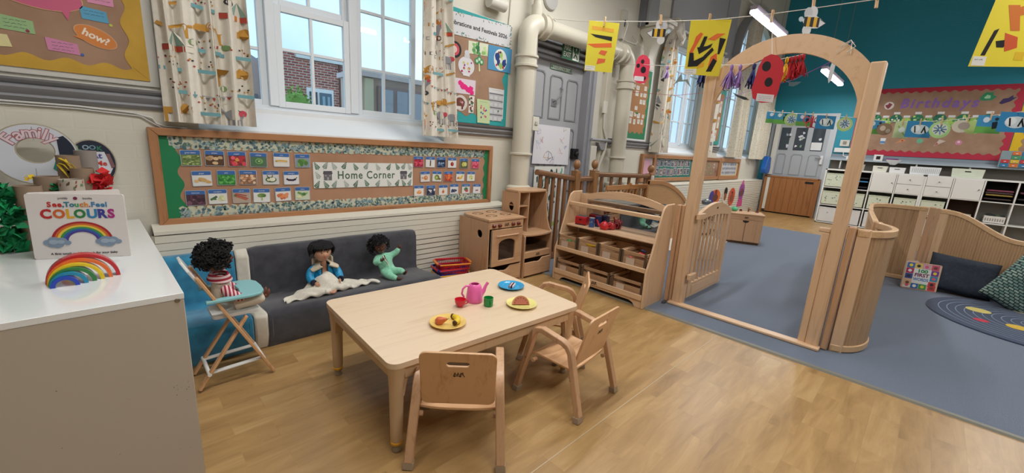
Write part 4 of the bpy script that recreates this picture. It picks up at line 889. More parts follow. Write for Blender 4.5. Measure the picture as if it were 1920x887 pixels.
# ---- pine framed boards below the far windows
t = thing('notice_board', 'pine framed photo board under the second window', 'notice board')
frame_parts(t, 5.98, .845, 9.3, 1.285, .06, .05, OAKX if False else PINEX, PINEZ)
MB(XZo(.02)).prism([(6.0, .87), (6.4, .87), (6.4, 1.26), (6.0, 1.26)], -.015, 0, P('#c9c3bd')).build('white_panel', t)
MB(XZo(.02)).prism([(6.4, .87), (7.9, .87), (7.9, 1.26), (6.4, 1.26)], -.015, 0, P('#2f7468', .7)).build('green_panel', t)
MB(XZo(.02)).prism([(7.9, .87), (9.28, .87), (9.28, 1.26), (7.9, 1.26)], -.015, 0, KRAFT).build('brown_panel', t)
MB(XZo(.04)).prism([(6.36, .86), (6.44, .86), (6.44, 1.27), (6.36, 1.27)], -.03, .01, PINEZ).build('frame_stile', t)
f = Flat(XZo(.021)); f.rect(6.08, .92, 6.3, 1.2, P('#d3a3b5'), 1); tag(f.build('paper_sheet', smooth=False), 'pink sheet in the left panel of the far photo board', 'paper')
rg = random.Random(31)
for r in range(2):
    for c in range(10):
        x = 6.55+.135*c+rg.uniform(-.01, .01); z = 1.15-.15*r+rg.uniform(-.01, .01); f = Flat(XZo(.021)); f.rect(x-.055, z-.062, x+.055, z+.062, P(rg.choice(['#c5c2bd', '#b9b5b8', '#cfc9c5'])), 1)
        f.rect(x-.045, z-.052, x+.045, z+.052, P(rg.choice(['#6d6a7a', '#7d6a70', '#5a5f70'])), 2)
        for q in range(3): f.disc(x+rg.uniform(-.025, .025), z+rg.uniform(-.02, .03), .014, P(rg.choice(['#b98a70', '#8a6a8a', '#d0c9c0', '#33303a'])), 3)
        tag(f.build('photo_print', smooth=False), 'photo print pinned on the green panel under the second window', 'photo', 'photos under the second window')
for c in range(9):
    x = 8.05+.14*c; z = 1.0+.12*(c % 2); f = Flat(XZo(.021)); f.poly(blob(rg, x, z, .05, 9, .3), P(rg.choice(['#cfd0d2', '#8a9a6a', '#c5b5a8', '#8f6a5a'])), 1); f.disc(x, z, .02, P('#6a5a55'), 2)
    tag(f.build('paper_craft', smooth=False), 'small cut out craft figure pinned on the brown panel under the far windows', 'craft', 'cut outs on the brown panel')
t = thing('notice_board', 'small pine framed board with rows of grey pictures by the arched window', 'notice board')
frame_parts(t, 9.32, .83, 10.55, 1.29, .08, .05, PINEX, PINEZ)
f = Flat(XZo(.02)); f.rect(9.36, .86, 10.5, 1.26, P('#c9b58a'), 1); f.rect(9.5, .93, 10.38, 1.2, P('#bdbfc4'), 2)
for r in range(3):
    for c in range(9): f.poly(blob(rg, 9.56+.095*c, 1.16-.09*r, .03, 7, .3), P(rg.choice(['#6f7480', '#868a94', '#5c6070'])), 3)
f.build('picture_sheet', t, smooth=False)
# mask cut-outs stuck on the far radiator cover
def mask(label, x, z, w_, h_, out, inn, extra=()):
    f = Flat(Tm((x, 3.118, z), (1, 0, 0), (0, 0, 1), (0, -1, 0))); f.disc(0, 0, w_, P(out), 1, ry=h_, n=20); f.disc(0, -h_*.15, w_*.55, P(inn), 3, ry=h_*.5)
    for px, pz, r_, c in extra: f.disc(px, pz, r_, P(c), 2)
    return tag(f.build('paper_mask', smooth=False), label, 'craft', None)
mask('orange and purple paper face cut out on the far radiator cover, leftmost', 8.93, .50, .28, .15, '#d9682f', '#6a3f30', ((-.2, 0, .13, '#4a3f8a'), (-.16, -.08, .1, '#4a3f8a'), (0, .08, .07, '#7a2f2f')))
mask('tall oval paper face with black top on the far radiator cover', 9.50, .50, .15, .17, '#e0ccb5', '#8a5a40', ((0, .08, .10, '#1d1a18'),))
mask('oval paper face ringed in red on the far radiator cover', 9.92, .46, .2, .2, '#c9553f', '#8a5038', ((0, 0, .08, '#dcb89a'), (0, .08, .04, '#26201c')))
t_ = mask('tall pink and purple paper figure on the far radiator cover', 10.55, .56, .18, .2, '#9a4f9a', '#7a4a38', ((0, .2, .06, '#c9609a'), (-.1, -.05, .06, '#3f4a8a'), (.1, -.03, .06, '#3f4a8a')))
f = Flat(Tm((10.55, 3.119, .36), (1, 0, 0), (0, 0, 1), (0, -1, 0))); f.poly([(-.18, -.16), (.18, -.16), (.12, .1), (-.12, .1)], P('#c9508a'), 1); f.build('skirt', parent=None).parent = t_
# blue box on the wall in the far corner
tag(MB().prism([(-.16, 0), (.16, 0), (.2, .14), (.12, .4), (-.08, .42), (-.2, .1)], 0, .12, P('#1f5fb0', .4), T=Tm((11.85, 3.12, .98), (1, 0, 0), (0, 0, 1), (0, -1, 0))).build('wall_bin', bevel=.015), 'blue plastic bin fixed low in the corner by the far door', 'bin')
# ================================================================== nearest furniture
# ---- long white cupboard
LAM_SHADED = P('#b5ab9d', .45); t = thing('cupboard', 'long low white cupboard filling the lower left corner', 'cupboard', (.127, 1.725, 0), .03)  # shade of the room-facing side is put into the white body's colour
MB().b2((-1.3, 0, 0), (0, 1.52, .714), LAM_SHADED).build('body', t, bevel=.002)
MB().b2((-1.3, -.001, .7145), (.001, 1.53, .736), P('#e6eaea', .12, coat=.6)).build('worktop', t, bevel=.0015)
MB(Tm((-.018, 0, .712), (1, 0, 0), (0, 0, 1), (0, -1, 0))).lathe([(0, 0), (.0075, 0), (.008, .0015), (.005, .003), (.0045, .002), (0, .002)], P('#8a8478', .35, .6)).build('screw_cap', t)
mk = Flat(Tm((0, 0, 0), (1, 0, 0), (0, 0, 1), (0, -1, 0))); rg = random.Random(3)
for k in range(16):
    x, z = (rg.uniform(-.06, -.01), rg.uniform(.36, .4)) if k < 8 else (rg.uniform(-.45, 0), rg.uniform(.05, .6)); mk.poly(blob(rg, x, z, rg.uniform(.0008, .002), 5, .4), P('#7a7266'), 0)
mk.build('scuff_marks', t, smooth=False)
# ---- play table
t = thing('table', 'low pale maple play table set with toy plates and teapot', 'table', (1.285, 1.705, 0), -.05)
TWx, TWy = .573, .405
MB().prism(rrect(-TWx, -TWy, TWx, TWy, .045, 8), .405, .43, MAPLE).build('table_top', t, bevel=.005, seg=3)
MB().prism(rrect(-TWx+.012, -TWy+.012, TWx-.012, TWy-.012, .04, 8), .396, .4055, MAPLEV).build('rim', t)
MB().b2((-TWx+.07, -TWy+.02, .345), (TWx-.07, -TWy+.04, .397), MAPLEV).b2((-TWx+.07, TWy-.04, .345), (TWx-.07, TWy-.02, .397), MAPLEV).b2((-TWx+.02, -TWy+.07, .345), (-TWx+.04, TWy-.07, .397), MAPLEV).b2((TWx-.04, -TWy+.07, .345), (TWx-.02, TWy-.07, .397), MAPLEV).build('apron', t, bevel=.003)
for sx in (-1, 1):
    for sy in (-1, 1):
        m = MB(); c = (sx*(TWx-.045), sy*(TWy-.045))
        prof = [(.022, .045), (.0255, .06), (.027, .12), (.030, .30), (.034, .36), (.041, .39), (.043, .405)]
        m.lathe(prof, MAPLEV, c=(c[0], c[1], 0), n=20)
        for ax_, ay_ in ((-sx, 0), (0, -sy)):          # gusset flare into the apron
            pts = [(0, .405), (.10, .405), (.10, .385), (.065, .37), (.045, .345), (.034, .30), (.028, .26), (0, .26)]
            m.prism(pts, -.017, .017, MAPLEV, T=Tm((c[0], c[1], 0), (ax_ or 0, ay_ or 0, 0), (0, 0, 1), (Vector((ax_, ay_, 0)).cross(Vector((0, 0, 1))))))
        lg = m.build('leg', t)
        MB().lathe([(.024, .037), (.026, .04), (.026, .047), (.023, .05)], P('#e0a72a', .4), c=(c[0], c[1], 0), n=20).build('yellow_ring', lg)
        MB().lathe([(.0, 0), (.018, 0), (.02, .006), (.014, .02), (.017, .028), (.022, .038), (0, .038)], P('#9a8a72', .4), c=(c[0], c[1], 0), n=20).build('glide', lg)
# ---- child armchairs of bent beech
CAP = P('#a08c76', .7)
def logo(f, s=1.0, lay=1, col=P('#3b2a1c', .7)):
    """little dark branded mark: figures on a cart"""
    for x in (-.012, 0, .012): f.disc(x*s, .008*s, .0032*s, col, lay); f.line([(x*s, .006*s), ((x-.004)*s, -.004*s)], .003*s, col, lay); f.line([((x-.006)*s, .002*s), ((x+.007)*s, .001*s)], .0022*s, col, lay)
    f.rect(-.02*s, -.0075*s, .014*s, -.005*s, col, lay); f.poly([(-.018*s, -.008*s), (-.01*s, -.008*s), (-.014*s, -.013*s)], col, lay); f.poly([(.004*s, -.008*s), (.012*s, -.008*s), (.008*s, -.013*s)], col, lay)
    f.line([(.018*s, .007*s), (.022*s, -.003*s), (.026*s, -.011*s)], .0028*s, col, lay); f.disc(.018*s, .01*s, .003*s, col, lay)
def make_chair(label, loc, rz):
    t = thing('toddler_chair', label, 'chair', loc, rz, 'beech armchairs at the play table')
    for s in (-1, 1):
        def P2(y, z): return (s*(.165+.022*(1-z/.37)), y, z)
        ctrl = [P2(.195, .028), P2(.135, .28), P2(.12, .352), P2(.10, .380), P2(.065, .390), P2(-.06, .368), P2(-.092, .354), P2(-.112, .328), P2(-.124, .285), P2(-.195, .028)]
        o = MB().tube(ctrl, 1.0, BY if False else BTZ, sec=[(-.014, -.0185), (.014, -.0185), (.014, .0185), (-.014, .0185)], up=(s, 0, 0)).build('side_frame', t, bevel=.004)
        for y in (.195, -.195):
            MB().tube([P2(y, 0), P2(y*.975, .032)], 1.0, CAP, sec=[(-.017, -.0215), (.017, -.0215), (.017, .0215), (-.017, .0215)], up=(s, 0, 0)).build('foot_cap', o, bevel=.003)
        for y, z in ((-.135, .2), (.145, .215)): MB().lathe([(0, 0), (.006, 0), (.005, .003), (0, .004)], STEEL, T=Tm((s*.19, y, z), (0, 1, 0), (0, 0, s), (s, 0, 0)) ).build('bolt', o)
    # seat, dished plywood
    def seat(u, v, dz=0):
        x = -.155+.31*u; y = -.115+.26*v
        return (x, y, .222+.010*(v-.5)+.010*(abs(u-.5)*2)**3-.018*max(0, v-.85)/.15+dz)
    m = MB().grid(lambda u, v: seat(u, v, .009), 16, 12, PLYX); m.grid(lambda u, v: seat(1-u, v, 0), 16, 12, PLYX)
    for a in range(12):
        for u in (0, 1):
            p = [seat(u, a/12), seat(u, (a+1)/12), seat(u, (a+1)/12, .009), seat(u, a/12, .009)]; m.add(p, [(0, 1, 2, 3) if u else (3, 2, 1, 0)], PLYX)
    for a in range(16):
        for v in (0, 1): m.add([seat(a/16, v), seat((a+1)/16, v), seat((a+1)/16, v, .009), seat(a/16, v, .009)], [(0, 1, 2, 3)], PLYX)
    m.build('seat', t)
    # backrest with hand slot, leaning back and gently bowed
    out = rrect(-.15, 0, .15, .275, .03, 6); slot = rrect(-.045, .205, .045, .229, .0118, 6)
    T = Tm((0, -.118, .252), (1, 0, 0), (0, -.26, .966), (0, -.966, -.26))
    m = MB().curve_fill([out, slot], .011, PLY, T=T, bev=.0025); bk = m.build('backrest', t)
    lf = Flat(Tm((0, -.118, .252), (1, 0, 0), (0, -.26, .966), (0, -.966, -.26)) @ Matrix.Translation((0, .165, .0058))); lf.e = .0004; logo(lf, 1.0, 0); lf.build('emblem', bk, smooth=False)
    for s in (-1, 1):
        for y in (-.125, .11): MB().cyl((s*.142, y, .205), (s*.176, y, .205), .011, BTX, 14).build('seat_peg', t)
    return t
make_chair('beech toddler armchair with its back to the camera at the table corner', (.995, 1.27, 0), -.74)
make_chair('beech toddler armchair seen from behind at the right long side of the table', (1.66, 1.19, 0), .09)
make_chair('beech toddler armchair mostly hidden behind the far right table corner', (1.965, 1.545, 0), .64)

# ---- sofas of upholstered foam
def sofa(label, x0, x1, mat, side, lb_side):
    prof = [(2.645, 0), (2.60, .10), (2.595, .2), (2.605, .232), (2.64, .243), (2.8, .232), (2.93, .218), (2.972, .222), (2.985, .25), (2.985, .36), (2.992, .5), (3.01, .535), (3.05, .545), (3.09, .53), (3.105, .49), (3.11, 0)]
    t = thing('foam_sofa', label, 'sofa', ((x0+x1)/2, 2.85, 0))
    T = Tm((0, -2.85, 0), (0, 1, 0), (0, 0, 1), (1, 0, 0)); h = (x1-x0)/2
    n = 24; vs = []; fs = []; L = len(prof)
    for i in range(n+1):
        x = -h+2*h*i/n; e = 1 if 0 < i < n else .985
        for y, z in prof:
            vs.append((x, y-2.85+.004*noise.noise(Vector((x*4, y*6, z*6))), z*e+(.004*noise.noise(Vector((x*5, y*5, z*9+3))) if z > .05 else 0)))
    for i in range(n):
        for k in range(L-1): fs.append((i*L+k, (i+1)*L+k, (i+1)*L+k+1, i*L+k+1))
    m = MB(); m.add(vs, fs, mat); m.build('cover', t, ang=60)
    for sx, fl in ((-h, -1), (h, 1)):
        m = MB(); m.prism([(p[0]-2.85, p[1]*.985) for p in prof], sx-.006 if fl < 0 else sx-.02, sx+.02 if fl < 0 else sx+.006, side, T=Tm((0, 0, 0), (0, 1, 0), (0, 0, 1), (1, 0, 0)))
        m.build('side_panel', t, bevel=.006)
    return t
sofa('charcoal velvet foam sofa under the home corner board', .575, 1.80, GVEL, GVEL, '')
sofa('turquoise velvet foam seat left of the charcoal sofa', .14, .485, BVEL, BVEL, '')
tag(MB().prism([(2.645, 0), (2.60, .1), (2.6, .225), (2.64, .238), (2.93, .212), (2.978, .24), (2.985, .5), (3.03, .542), (3.09, .52), (3.105, 0)], .497, .570, CREAMV, T=Tm((0, 0, 0), (0, 1, 0), (0, 0, 1), (1, 0, 0))).build('foam_wedge', bevel=.012), 'narrow cream fabric side block between turquoise seat and charcoal sofa', 'cushion')

# ---- toy cooker
t = thing('toy_cooker', 'wooden toy cooker with four hob rings and oven door', 'toy cooker', (2.57, 2.895, 0))
SW, SD = .22, .215
MB().curve_fill([[(-SD, 0), (SD, 0), (SD, .615), (-SD, .615)], circ(-.09, .49, .037, 22)], .014, BTZ, T=Tm((-SW+.007, 0, 0), (0, 1, 0), (0, 0, 1), (1, 0, 0)), bev=.002).build('side_panel', t)
MB().b2((SW-.014, -SD, 0), (SW, SD, .615), BTZ).build('side_panel', t, bevel=.003)
MB().b2((-SW+.014, SD-.01, 0), (SW-.014, SD, .6), P('#6d5240', .7)).b2((-SW+.014, -SD+.03, .19), (SW-.014, SD, .2), BTX).b2((-SW+.014, -SD+.02, .04), (SW-.014, SD, .05), BTX).build('inner_shelf', t)
tp = MB().prism([(-SW-.006, -SD-.008), (SW+.004, -SD-.008), (SW+.004, SD), (-SW+.09, SD), (-SW+.03, SD-.03), (-SW-.002, SD-.1)], .615, .642, BTX).build('top', t, bevel=.007, seg=3)
for x, y in ((-.105, .085), (.085, .105), (-.07, -.075), (.12, -.06)):
    m = MB()
    for a in range(3):
        pts = [(x+.052*math.cos(q), y+.044*math.sin(q), .6425) for q in [a*2.094+.15+1.75*k/14 for k in range(15)]]
        m.tube(pts, 1.0, P('#2a2118', .6), sec=[(-.005, -.0012), (.005, -.0012), (.005, .0012), (-.005, .0012)])
    m.build('hob_ring', tp)
MB().b2((-SW+.012, -SD-.004, .548), (SW-.012, -SD+.012, .612), BTX).build('control_panel', t, bevel=.003)
for k, x in enumerate((-.165, -.095, .075, .145)):
    MB(Tm((x, -SD-.004, .578), (1, 0, 0), (0, 0, 1), (0, -1, 0))).lathe([(0, 0), (.019, 0), (.02, .006), (.013, .014), (.015, .02), (.012, .024), (0, .025)], P('#6a2a20', .35, coat=.5), n=20).build('knob', t)
lf = Flat(Tm((-.005, -SD-.004, .578), (1, 0, 0), (0, 0, 1), (0, -1, 0))); logo(lf, 1.25, 1); lf.build('emblem', t, smooth=False)
hole = [(-.1, .245), (.1, .245), (.105, .255), (.105, .4)]+[(.105*math.cos(a), .4+.045*math.sin(a)) for a in [PI*k/12 for k in range(1, 12)]]+[(-.105, .4), (-.105, .255)]
dr = MB().curve_fill([rrect(-.19, .195, .19, .54, .008), hole], .02, BTX, T=Tm((0.005, -SD-.006, 0), (1, 0, 0), (0, 0, 1), (0, -1, 0)), bev=.003).build('oven_door', t)
MB().b2((-.11, -SD+.006, .24), (.12, -SD+.009, .45), P('#3b302a', .08, coat=.6)).build('window', dr)
MB().tube([(-.13, -SD-.018, .478), (-.12, -SD-.034, .482), (.12, -SD-.034, .482), (.14, -SD-.018, .478)], .009, BTX, 10).build('handle', dr)
MB().cyl((-.195, -SD-.012, .2), (-.195, -SD-.012, .53), .006, STEEL, 8).build('hinge', dr)
def notch_drawer(w0, w1, z0, z1, y, T=None):
    mid = (w0+w1)/2; pts = [(w0, z0), (w1, z0), (w1, z1), (mid+.07, z1), (mid+.055, z1-.006), (mid+.03, z1-.03), (mid, z1-.038), (mid-.03, z1-.034), (mid-.05, z1-.03), (w0, z1-.03)]
    return MB().prism(pts, 0, .018, BTX, T=Tm((0, y, 0), (1, 0, 0), (0, 0, 1), (0, -1, 0)))
notch_drawer(-SW+.01, SW-.01, .03, .175, -SD+.01).build('drawer', t, bevel=.004)
MB().b2((-SW, -SD+.012, 0), (SW, -SD+.03, .035), BTX).build('plinth', t)
# ---- toy dresser
t = thing('toy_dresser', 'tall wooden toy dresser with curved side, right of the toy cooker', 'toy dresser', (3.035, 2.862, 0)); t.scale = (1, .86, 1)
HW = .205
sp = [(-.21, 0), (.21, 0), (.21, .845), (-.08, .845), (-.085, .8), (-.09, .7), (-.115, .58), (-.16, .48), (-.205, .44), (-.21, .4)]
MB().prism(sp, -.007, .007, BTZ, T=Tm((HW-.007, 0, 0), (0, 1, 0), (0, 0, 1), (1, 0, 0))).build('side_panel', t, bevel=.003)
MB().curve_fill([[(-.08, .43), (.21, .43), (.21, .845), (-.08, .845)], circ(.05, .70, .042, 22)], .014, BTZ, T=Tm((-HW+.007, 0, 0), (0, 1, 0), (0, 0, 1), (1, 0, 0)), bev=.002).build('side_panel', t)
MB().b2((-HW, -.21, 0), (-HW+.014, .21, .43), BTZ).build('side_panel', t, bevel=.003)
MB().prism([(-HW-.006, -.06), (-HW+.1, -.085), (0, -.098), (HW-.1, -.09), (HW+.004, -.065), (HW+.004, .15), (HW-.06, .19), (HW-.12, .21), (-HW+.14, .21), (-HW+.05, .185), (-HW-.006, .14)], .845, .87, BTX).build('top', t, bevel=.007, seg=3)
MB().b2((-HW+.014, .195, .0), (HW-.014, .2, .845), P('#57453a', .12, coat=.5)).build('back_panel', t)
MB().prism([(-HW-.004, -.19), (-HW+.08, -.222), (0, -.238), (HW-.1, -.225), (HW+.004, -.2), (HW+.004, .19), (-HW-.004, .19)], .425, .447, BTX).build('counter', t, bevel=.005, seg=3)
MB().b2((-.065, -.075, .447), (-.053, .19, .845), BTZ).b2((-HW+.014, -.07, .705), (-.065, .19, .715), BTX).b2((-HW+.014, -.07, .585), (-.065, .19, .595), BTX).build('shelf_divider', t, bevel=.002)
MB().b2((-HW+.014, -.205, .20), (HW-.014, -.19, .262), BTX).b2((-HW+.014, -.19, .255), (HW-.014, .19, .265), BTX).build('apron', t, bevel=.003)
lf = Flat(Tm((0, -.205, .228), (1, 0, 0), (0, 0, 1), (0, -1, 0))); logo(lf, 1.25, 1); lf.build('emblem', t, smooth=False)
MB().b2((-.17, -.17, .27), (.16, .15, .275), CLEARP).b2((-.17, -.172, .27), (.16, -.169, .335), CLEARP).b2((-.17, .15, .27), (.16, .153, .335), CLEARP).b2((-.172, -.17, .27), (-.169, .15, .335), CLEARP).b2((.159, -.17, .27), (.162, .15, .335), CLEARP).build('clear_tray', t)
notch_drawer(-HW+.008, HW-.008, .02, .19, -.205).build('drawer', t, bevel=.004)
# ---- stacked shopping baskets
def basket(label, loc, rz, c1, c2):
    t = thing('play_basket', label, 'basket', loc, rz); m = MB(); a, b = .145, .105; A, B = P(c1, .35), P(c2, .35)
    def ring(z, k): return [(x*k, y*k, z) for x, y in rrect(-a, -b, a, b, .03, 4)]
    lo, hi = ring(0, .8), ring(.12, 1.0); n = len(lo)
    for i in range(n):
        p0, p1 = Vector(lo[i]), Vector(hi[i]); q0, q1 = Vector(lo[(i+1) % n]), Vector(hi[(i+1) % n]); s_ = max(1, int((p1-q1).length/.018))
        for j in range(s_): m.bar(p0.lerp(q0, j/s_), p1.lerp(q1, j/s_), .007, .003, A)
    for k in (.0, .33, .66): m.tube([Vector(p).lerp(Vector(q), k) for p, q in zip(lo, hi)], 1.0, A, closed=True, sec=[(-.003, -.006), (.003, -.006), (.003, .006), (-.003, .006)])
    m.prism([(p[0], p[1]) for p in lo], -.003, .002, A); m.build('mesh_body', t, smooth=False)
    MB().tube(hi, 1.0, A, closed=True, sec=[(-.008, -.009), (.008, -.009), (.008, .009), (-.008, .009)]).build('rim', t, bevel=.003)
    MB().tube([(-a, -.07, .118), (-a-.012, -.06, .128), (-a-.012, .06, .128), (-a, .07, .118)], .009, B, 8).build('handle', t); MB().tube([(a, -.07, .118), (a+.012, -.06, .128), (a+.012, .06, .128), (a, .07, .118)], .009, B, 8).build('handle', t)
    MB().tube([(-a*.98, -b-.004, .124), (a*.98, -b-.004, .124)], .007, B, 8).build('yellow_grip', t)
basket('yellow handled blue mesh basket at the bottom between sofa and toy cooker', (2.13, 2.93, .004), -.25, '#2b3f9c', '#e0a22c')
basket('blue mesh basket in the middle of the basket stack', (2.125, 2.935, .055), -.2, '#2f3f9a', '#c8252b')
basket('red mesh basket with orange handles on top of the basket stack', (2.14, 2.925, .105), -.33, '#b81f2a', '#e0902c')

# ---- beech shelf unit with bins
t = thing('toy_shelf', 'beech toy shelf with mirror back and seven wooden bins', 'shelf', (3.28, 2.02, 0))
sprof = [(-.18, 0), (-.182, .33), (-.165, .37), (-.13, .46), (-.085, .60), (-.045, .75), (-.02, .83), (.0, .865), (.04, .885), (.18, .888), (.18, 0)]
for y in (-.5, .485):
    MB().prism(sprof, 0, .018, BZ, T=Tm((0, y+.018, 0), (1, 0, 0), (0, 0, 1), (0, -1, 0))).build('side_panel', t, bevel=.006, seg=3)
def sh(lo, hi, nm='shelf_board', mat=BY): return MB().b2(lo, hi, mat).build(nm, t, bevel=.004)
sh((-.17, -.482, .07), (.17, .482, .085)); sh((-.175, -.482, .318), (.17, .482, .333)); sh((-.05, -.482, .545), (.17, .482, .561))
sh((-.182, -.482, .07), (-.165, .482, .118), 'front_lip'); sh((-.182, -.482, .315), (-.165, .482, .355), 'front_lip')
MB().prism([(-.482, 0), (-.42, .0), (-.4, .03), (-.36, .045), (.36, .045), (.4, .03), (.42, 0), (.482, 0), (.482, .075), (-.482, .075)], -.01, .008, BY, T=Tm((-.16, 0, 0), (0, -1, 0), (0, 0, 1), (-1, 0, 0))).build('plinth', t, bevel=.003)
lf = Flat(Tm((-.183, 0, .094), (0, -1, 0), (0, 0, 1), (-1, 0, 0))); logo(lf, 1.3, 1); lf.build('emblem', t, smooth=False)
sh((-.03, -.482, .75), (.015, .482, .785), 'guard_rail')
arc_t = [(-.483+.966*k/24, .84+.085*math.sin(PI*k/24)) for k in range(25)]
MB().prism([(-.483, .79), (.483, .79)][:0]+arc_t+[(.483, .80)]+[(.483-.966*k/24, .79+.06*math.sin(PI*k/24)) for k in range(1, 24)]+[(-.483, .8)], -.009, .009, BY, T=Tm((.165, 0, 0), (0, -1, 0), (0, 0, 1), (-1, 0, 0))).build('arched_top_rail', t, bevel=.004)
MB().b2((.155, .40, .56), (.175, .482, .86), BZ).build('back_stile', t, bevel=.002)
MB().b2((.165, -.482, .56), (.169, .44, .872), MIRROR).build('mirror', t)
MB().b2((.172, -.482, .02), (.178, .482, .86), P('#b58f68', .6)).build('back_panel', t)
MB().b2((.12, -.48, .6), (.123, .46, .82), glass_mat('acrylic_guard', (.97, .97, .97, 1), .05)).build('clear_guard', t)
BINW = wood('bin_front_wood', '#a98665', '#957252', 'y'); BRK = P('#5a4a3a', .5)
def bin_(label, y, z, w_, x0=3.115, d=.29, h=.135, lab=True, extra=()):
    t = thing('wooden_bin', label, 'bin', (x0, y, z), 0, 'wooden bins on the toy shelf'); a = w_/2
    MB().b2((0, -a, .0), (.01, a, .083), BINW).b2((0, -a, .108), (.01, a, h), BINW).build('front_panel', t, bevel=.002)
    MB().b2((0.0, -a, 0), (d, -a+.009, .095), BX).b2((0, -a, .108), (d, -a+.009, h), BX).b2((0, a-.009, 0), (d, a, .095), BX).b2((0, a-.009, .108), (d, a, h), BX).build('side_panel', t, bevel=.002)
    MB().b2((d-.01, -a, 0), (d, a, h), BINW).b2((.01, -a+.009, 0), (d-.01, a-.009, .008), BX).build('back_and_base', t)
    m = MB()
    for s in (-1, 1): m.b2((-.004, s*a-.002 if s < 0 else a-.014, 0), (.001, -a+.014 if s < 0 else a+.002, h+.003), BRK).b2((-.004, s*a-.003 if s < 0 else a, 0), (.018, -a if s < 0 else a+.003, h+.003), BRK)
    m.build('corner_bracket', t, bevel=.002)
    if lab: MB().b2((-.006, a-.125, .022), (-.003, a-.045, .078), P('#c9b6a6', .15, coat=.6)).build('label_pocket', t)
    return t
ys = [.362, .122, -.118, -.358]
for i, (y, lb) in enumerate(zip(ys, ('wooden bin with green toys, leftmost of the upper bin row', 'wooden bin holding yellow toys, second in the upper bin row', 'empty looking wooden bin, third in the upper bin row', 'wooden bin with red and blue toys at the right of the upper bin row'))):
    bin_(lb, 2.02+y, .334, .225)
for i, (y, lb) in enumerate(zip((.325, .005, -.325), ('wooden bin at the left of the bottom bin row', 'wooden bin without label pocket in the middle of the bottom row', 'wooden bin at the right end of the bottom bin row'))):
    bin_(lb, 2.02+y, .086, .29, lab=(i != 1))
# toys in bins
def chunk(name, label, cat, c, s, col, rz=0, seed=0, shape='block'):
    if shape == 'block': m = MB().box((0, 0, 0), s, P(col, .4), T=TR((0, 0, 0), rz, .3, .2)); o = m.build(name, bevel=.008, seg=3)
    elif shape == 'disc': m = MB().lathe([(0, 0), (s[0]*.7, 0), (s[0], .012), (s[0]*1.02, .015), (s[0]*.68, .005), (0, .004)], P(col, .4), T=TR((0, 0, 0), rz, .3, .2)); o = m.build(name)
    else: m = MB().ell((0, 0, 0), s, P(col, .5), 14, 8, T=TR((0, 0, 0), rz)); o = m.build(name)
    o.location = c; return tag(o, label, cat)
chunk('toy_vegetable', 'green toy vegetable in the leftmost upper bin', 'toy food', (3.2, 2.33, .41), (.05, .022, .025), '#5f9a4a', .5, shape='e')
chunk('toy_vegetable', 'darker green toy vegetable in the leftmost upper bin', 'toy food', (3.17, 2.4, .40), (.03, .03, .025), '#3f7a3c', .5, shape='e')
chunk('toy_banana', 'yellow toy fruit lying at the front of the second upper bin', 'toy food', (3.15, 2.13, .425), (.02, .05, .018), '#e5bf2c', .1, shape='e')
chunk('toy_cheese', 'mustard coloured toy wedge in the second upper bin', 'toy food', (3.26, 2.11, .42), (.05, .05, .03), '#b59a4a', .6)
chunk('toy_block', 'red toy box in the rightmost upper bin', 'toy', (3.2, 1.63, .435), (.09, .07, .04), '#b8232c', .4)
chunk('toy_block', 'dark blue toy lid on the red toy box in the rightmost bin', 'toy', (3.26, 1.65, .462), (.05, .05, .018), '#2c3a66', .4)
chunk('toy_block', 'small red toy at the front of the rightmost upper bin', 'toy', (3.15, 1.7, .40), (.04, .05, .03), '#c23a3a', .1)
# on the shelf: toaster, cans, teapots
t = thing('toy_toaster', 'red toy toaster with grey top on the upper shelf', 'toy toaster', (3.33, 2.385, .5615), .15)
RD = P('#b51d27', .3, coat=.5)
MB().prism(rrect(-.035, 0, .035, .085, .015, 5), -.06, .06, RD, T=Tm((0, 0, 0), (1, 0, 0), (0, 0, 1), (0, -1, 0))).build('body', t, bevel=.006)
MB().b2((-.022, -.05, .083), (.022, .05, .094), P('#8f9298', .3, .5)).b2((-.012, -.04, .094), (.012, .04, .0945), BLACK).build('top', t, bevel=.004)
MB().b2((-.038, -.055, 0), (.038, .055, .008), P('#2a2a2c')).build('base', t); MB().b2((-.045, -.01, .05), (-.035, .012, .058), BLACK).build('lever', t)
t = thing('toy_can', 'blue and white patterned toy tin on the upper shelf', 'toy tin', (3.31, 2.255, .5615))
MB().lathe([(0, 0), (.026, 0), (.026, .088), (0, .088)], P('#3f5f96', .35)).build('body', t)
m = MB()
for k in range(14): a = k*2.4; m.add([(.0265*math.cos(a+d), .0265*math.sin(a+d), .02+.055*((k*.37) % 1)+e) for d, e in ((-.3, 0), (.3, .004), (.2, .018), (-.25, .014))], [(0, 1, 2, 3)], P(['#d8dce4', '#24315e', '#b5424a'][k % 3], .4))
m.build('printed_pattern', t, smooth=False); MB().lathe([(.0, .088), (.027, .088), (.027, .093), (0, .093)], P('#b9c4d6', .3, .4)).build('lid', t)
tag(MB().lathe([(0, 0), (.03, 0), (.03, .1), (.028, .104), (0, .104)], P('#26305c', .4)).build('toy_can', loc=(3.39, 2.235, .5615)), 'dark navy toy tin behind the patterned tin', 'toy tin')
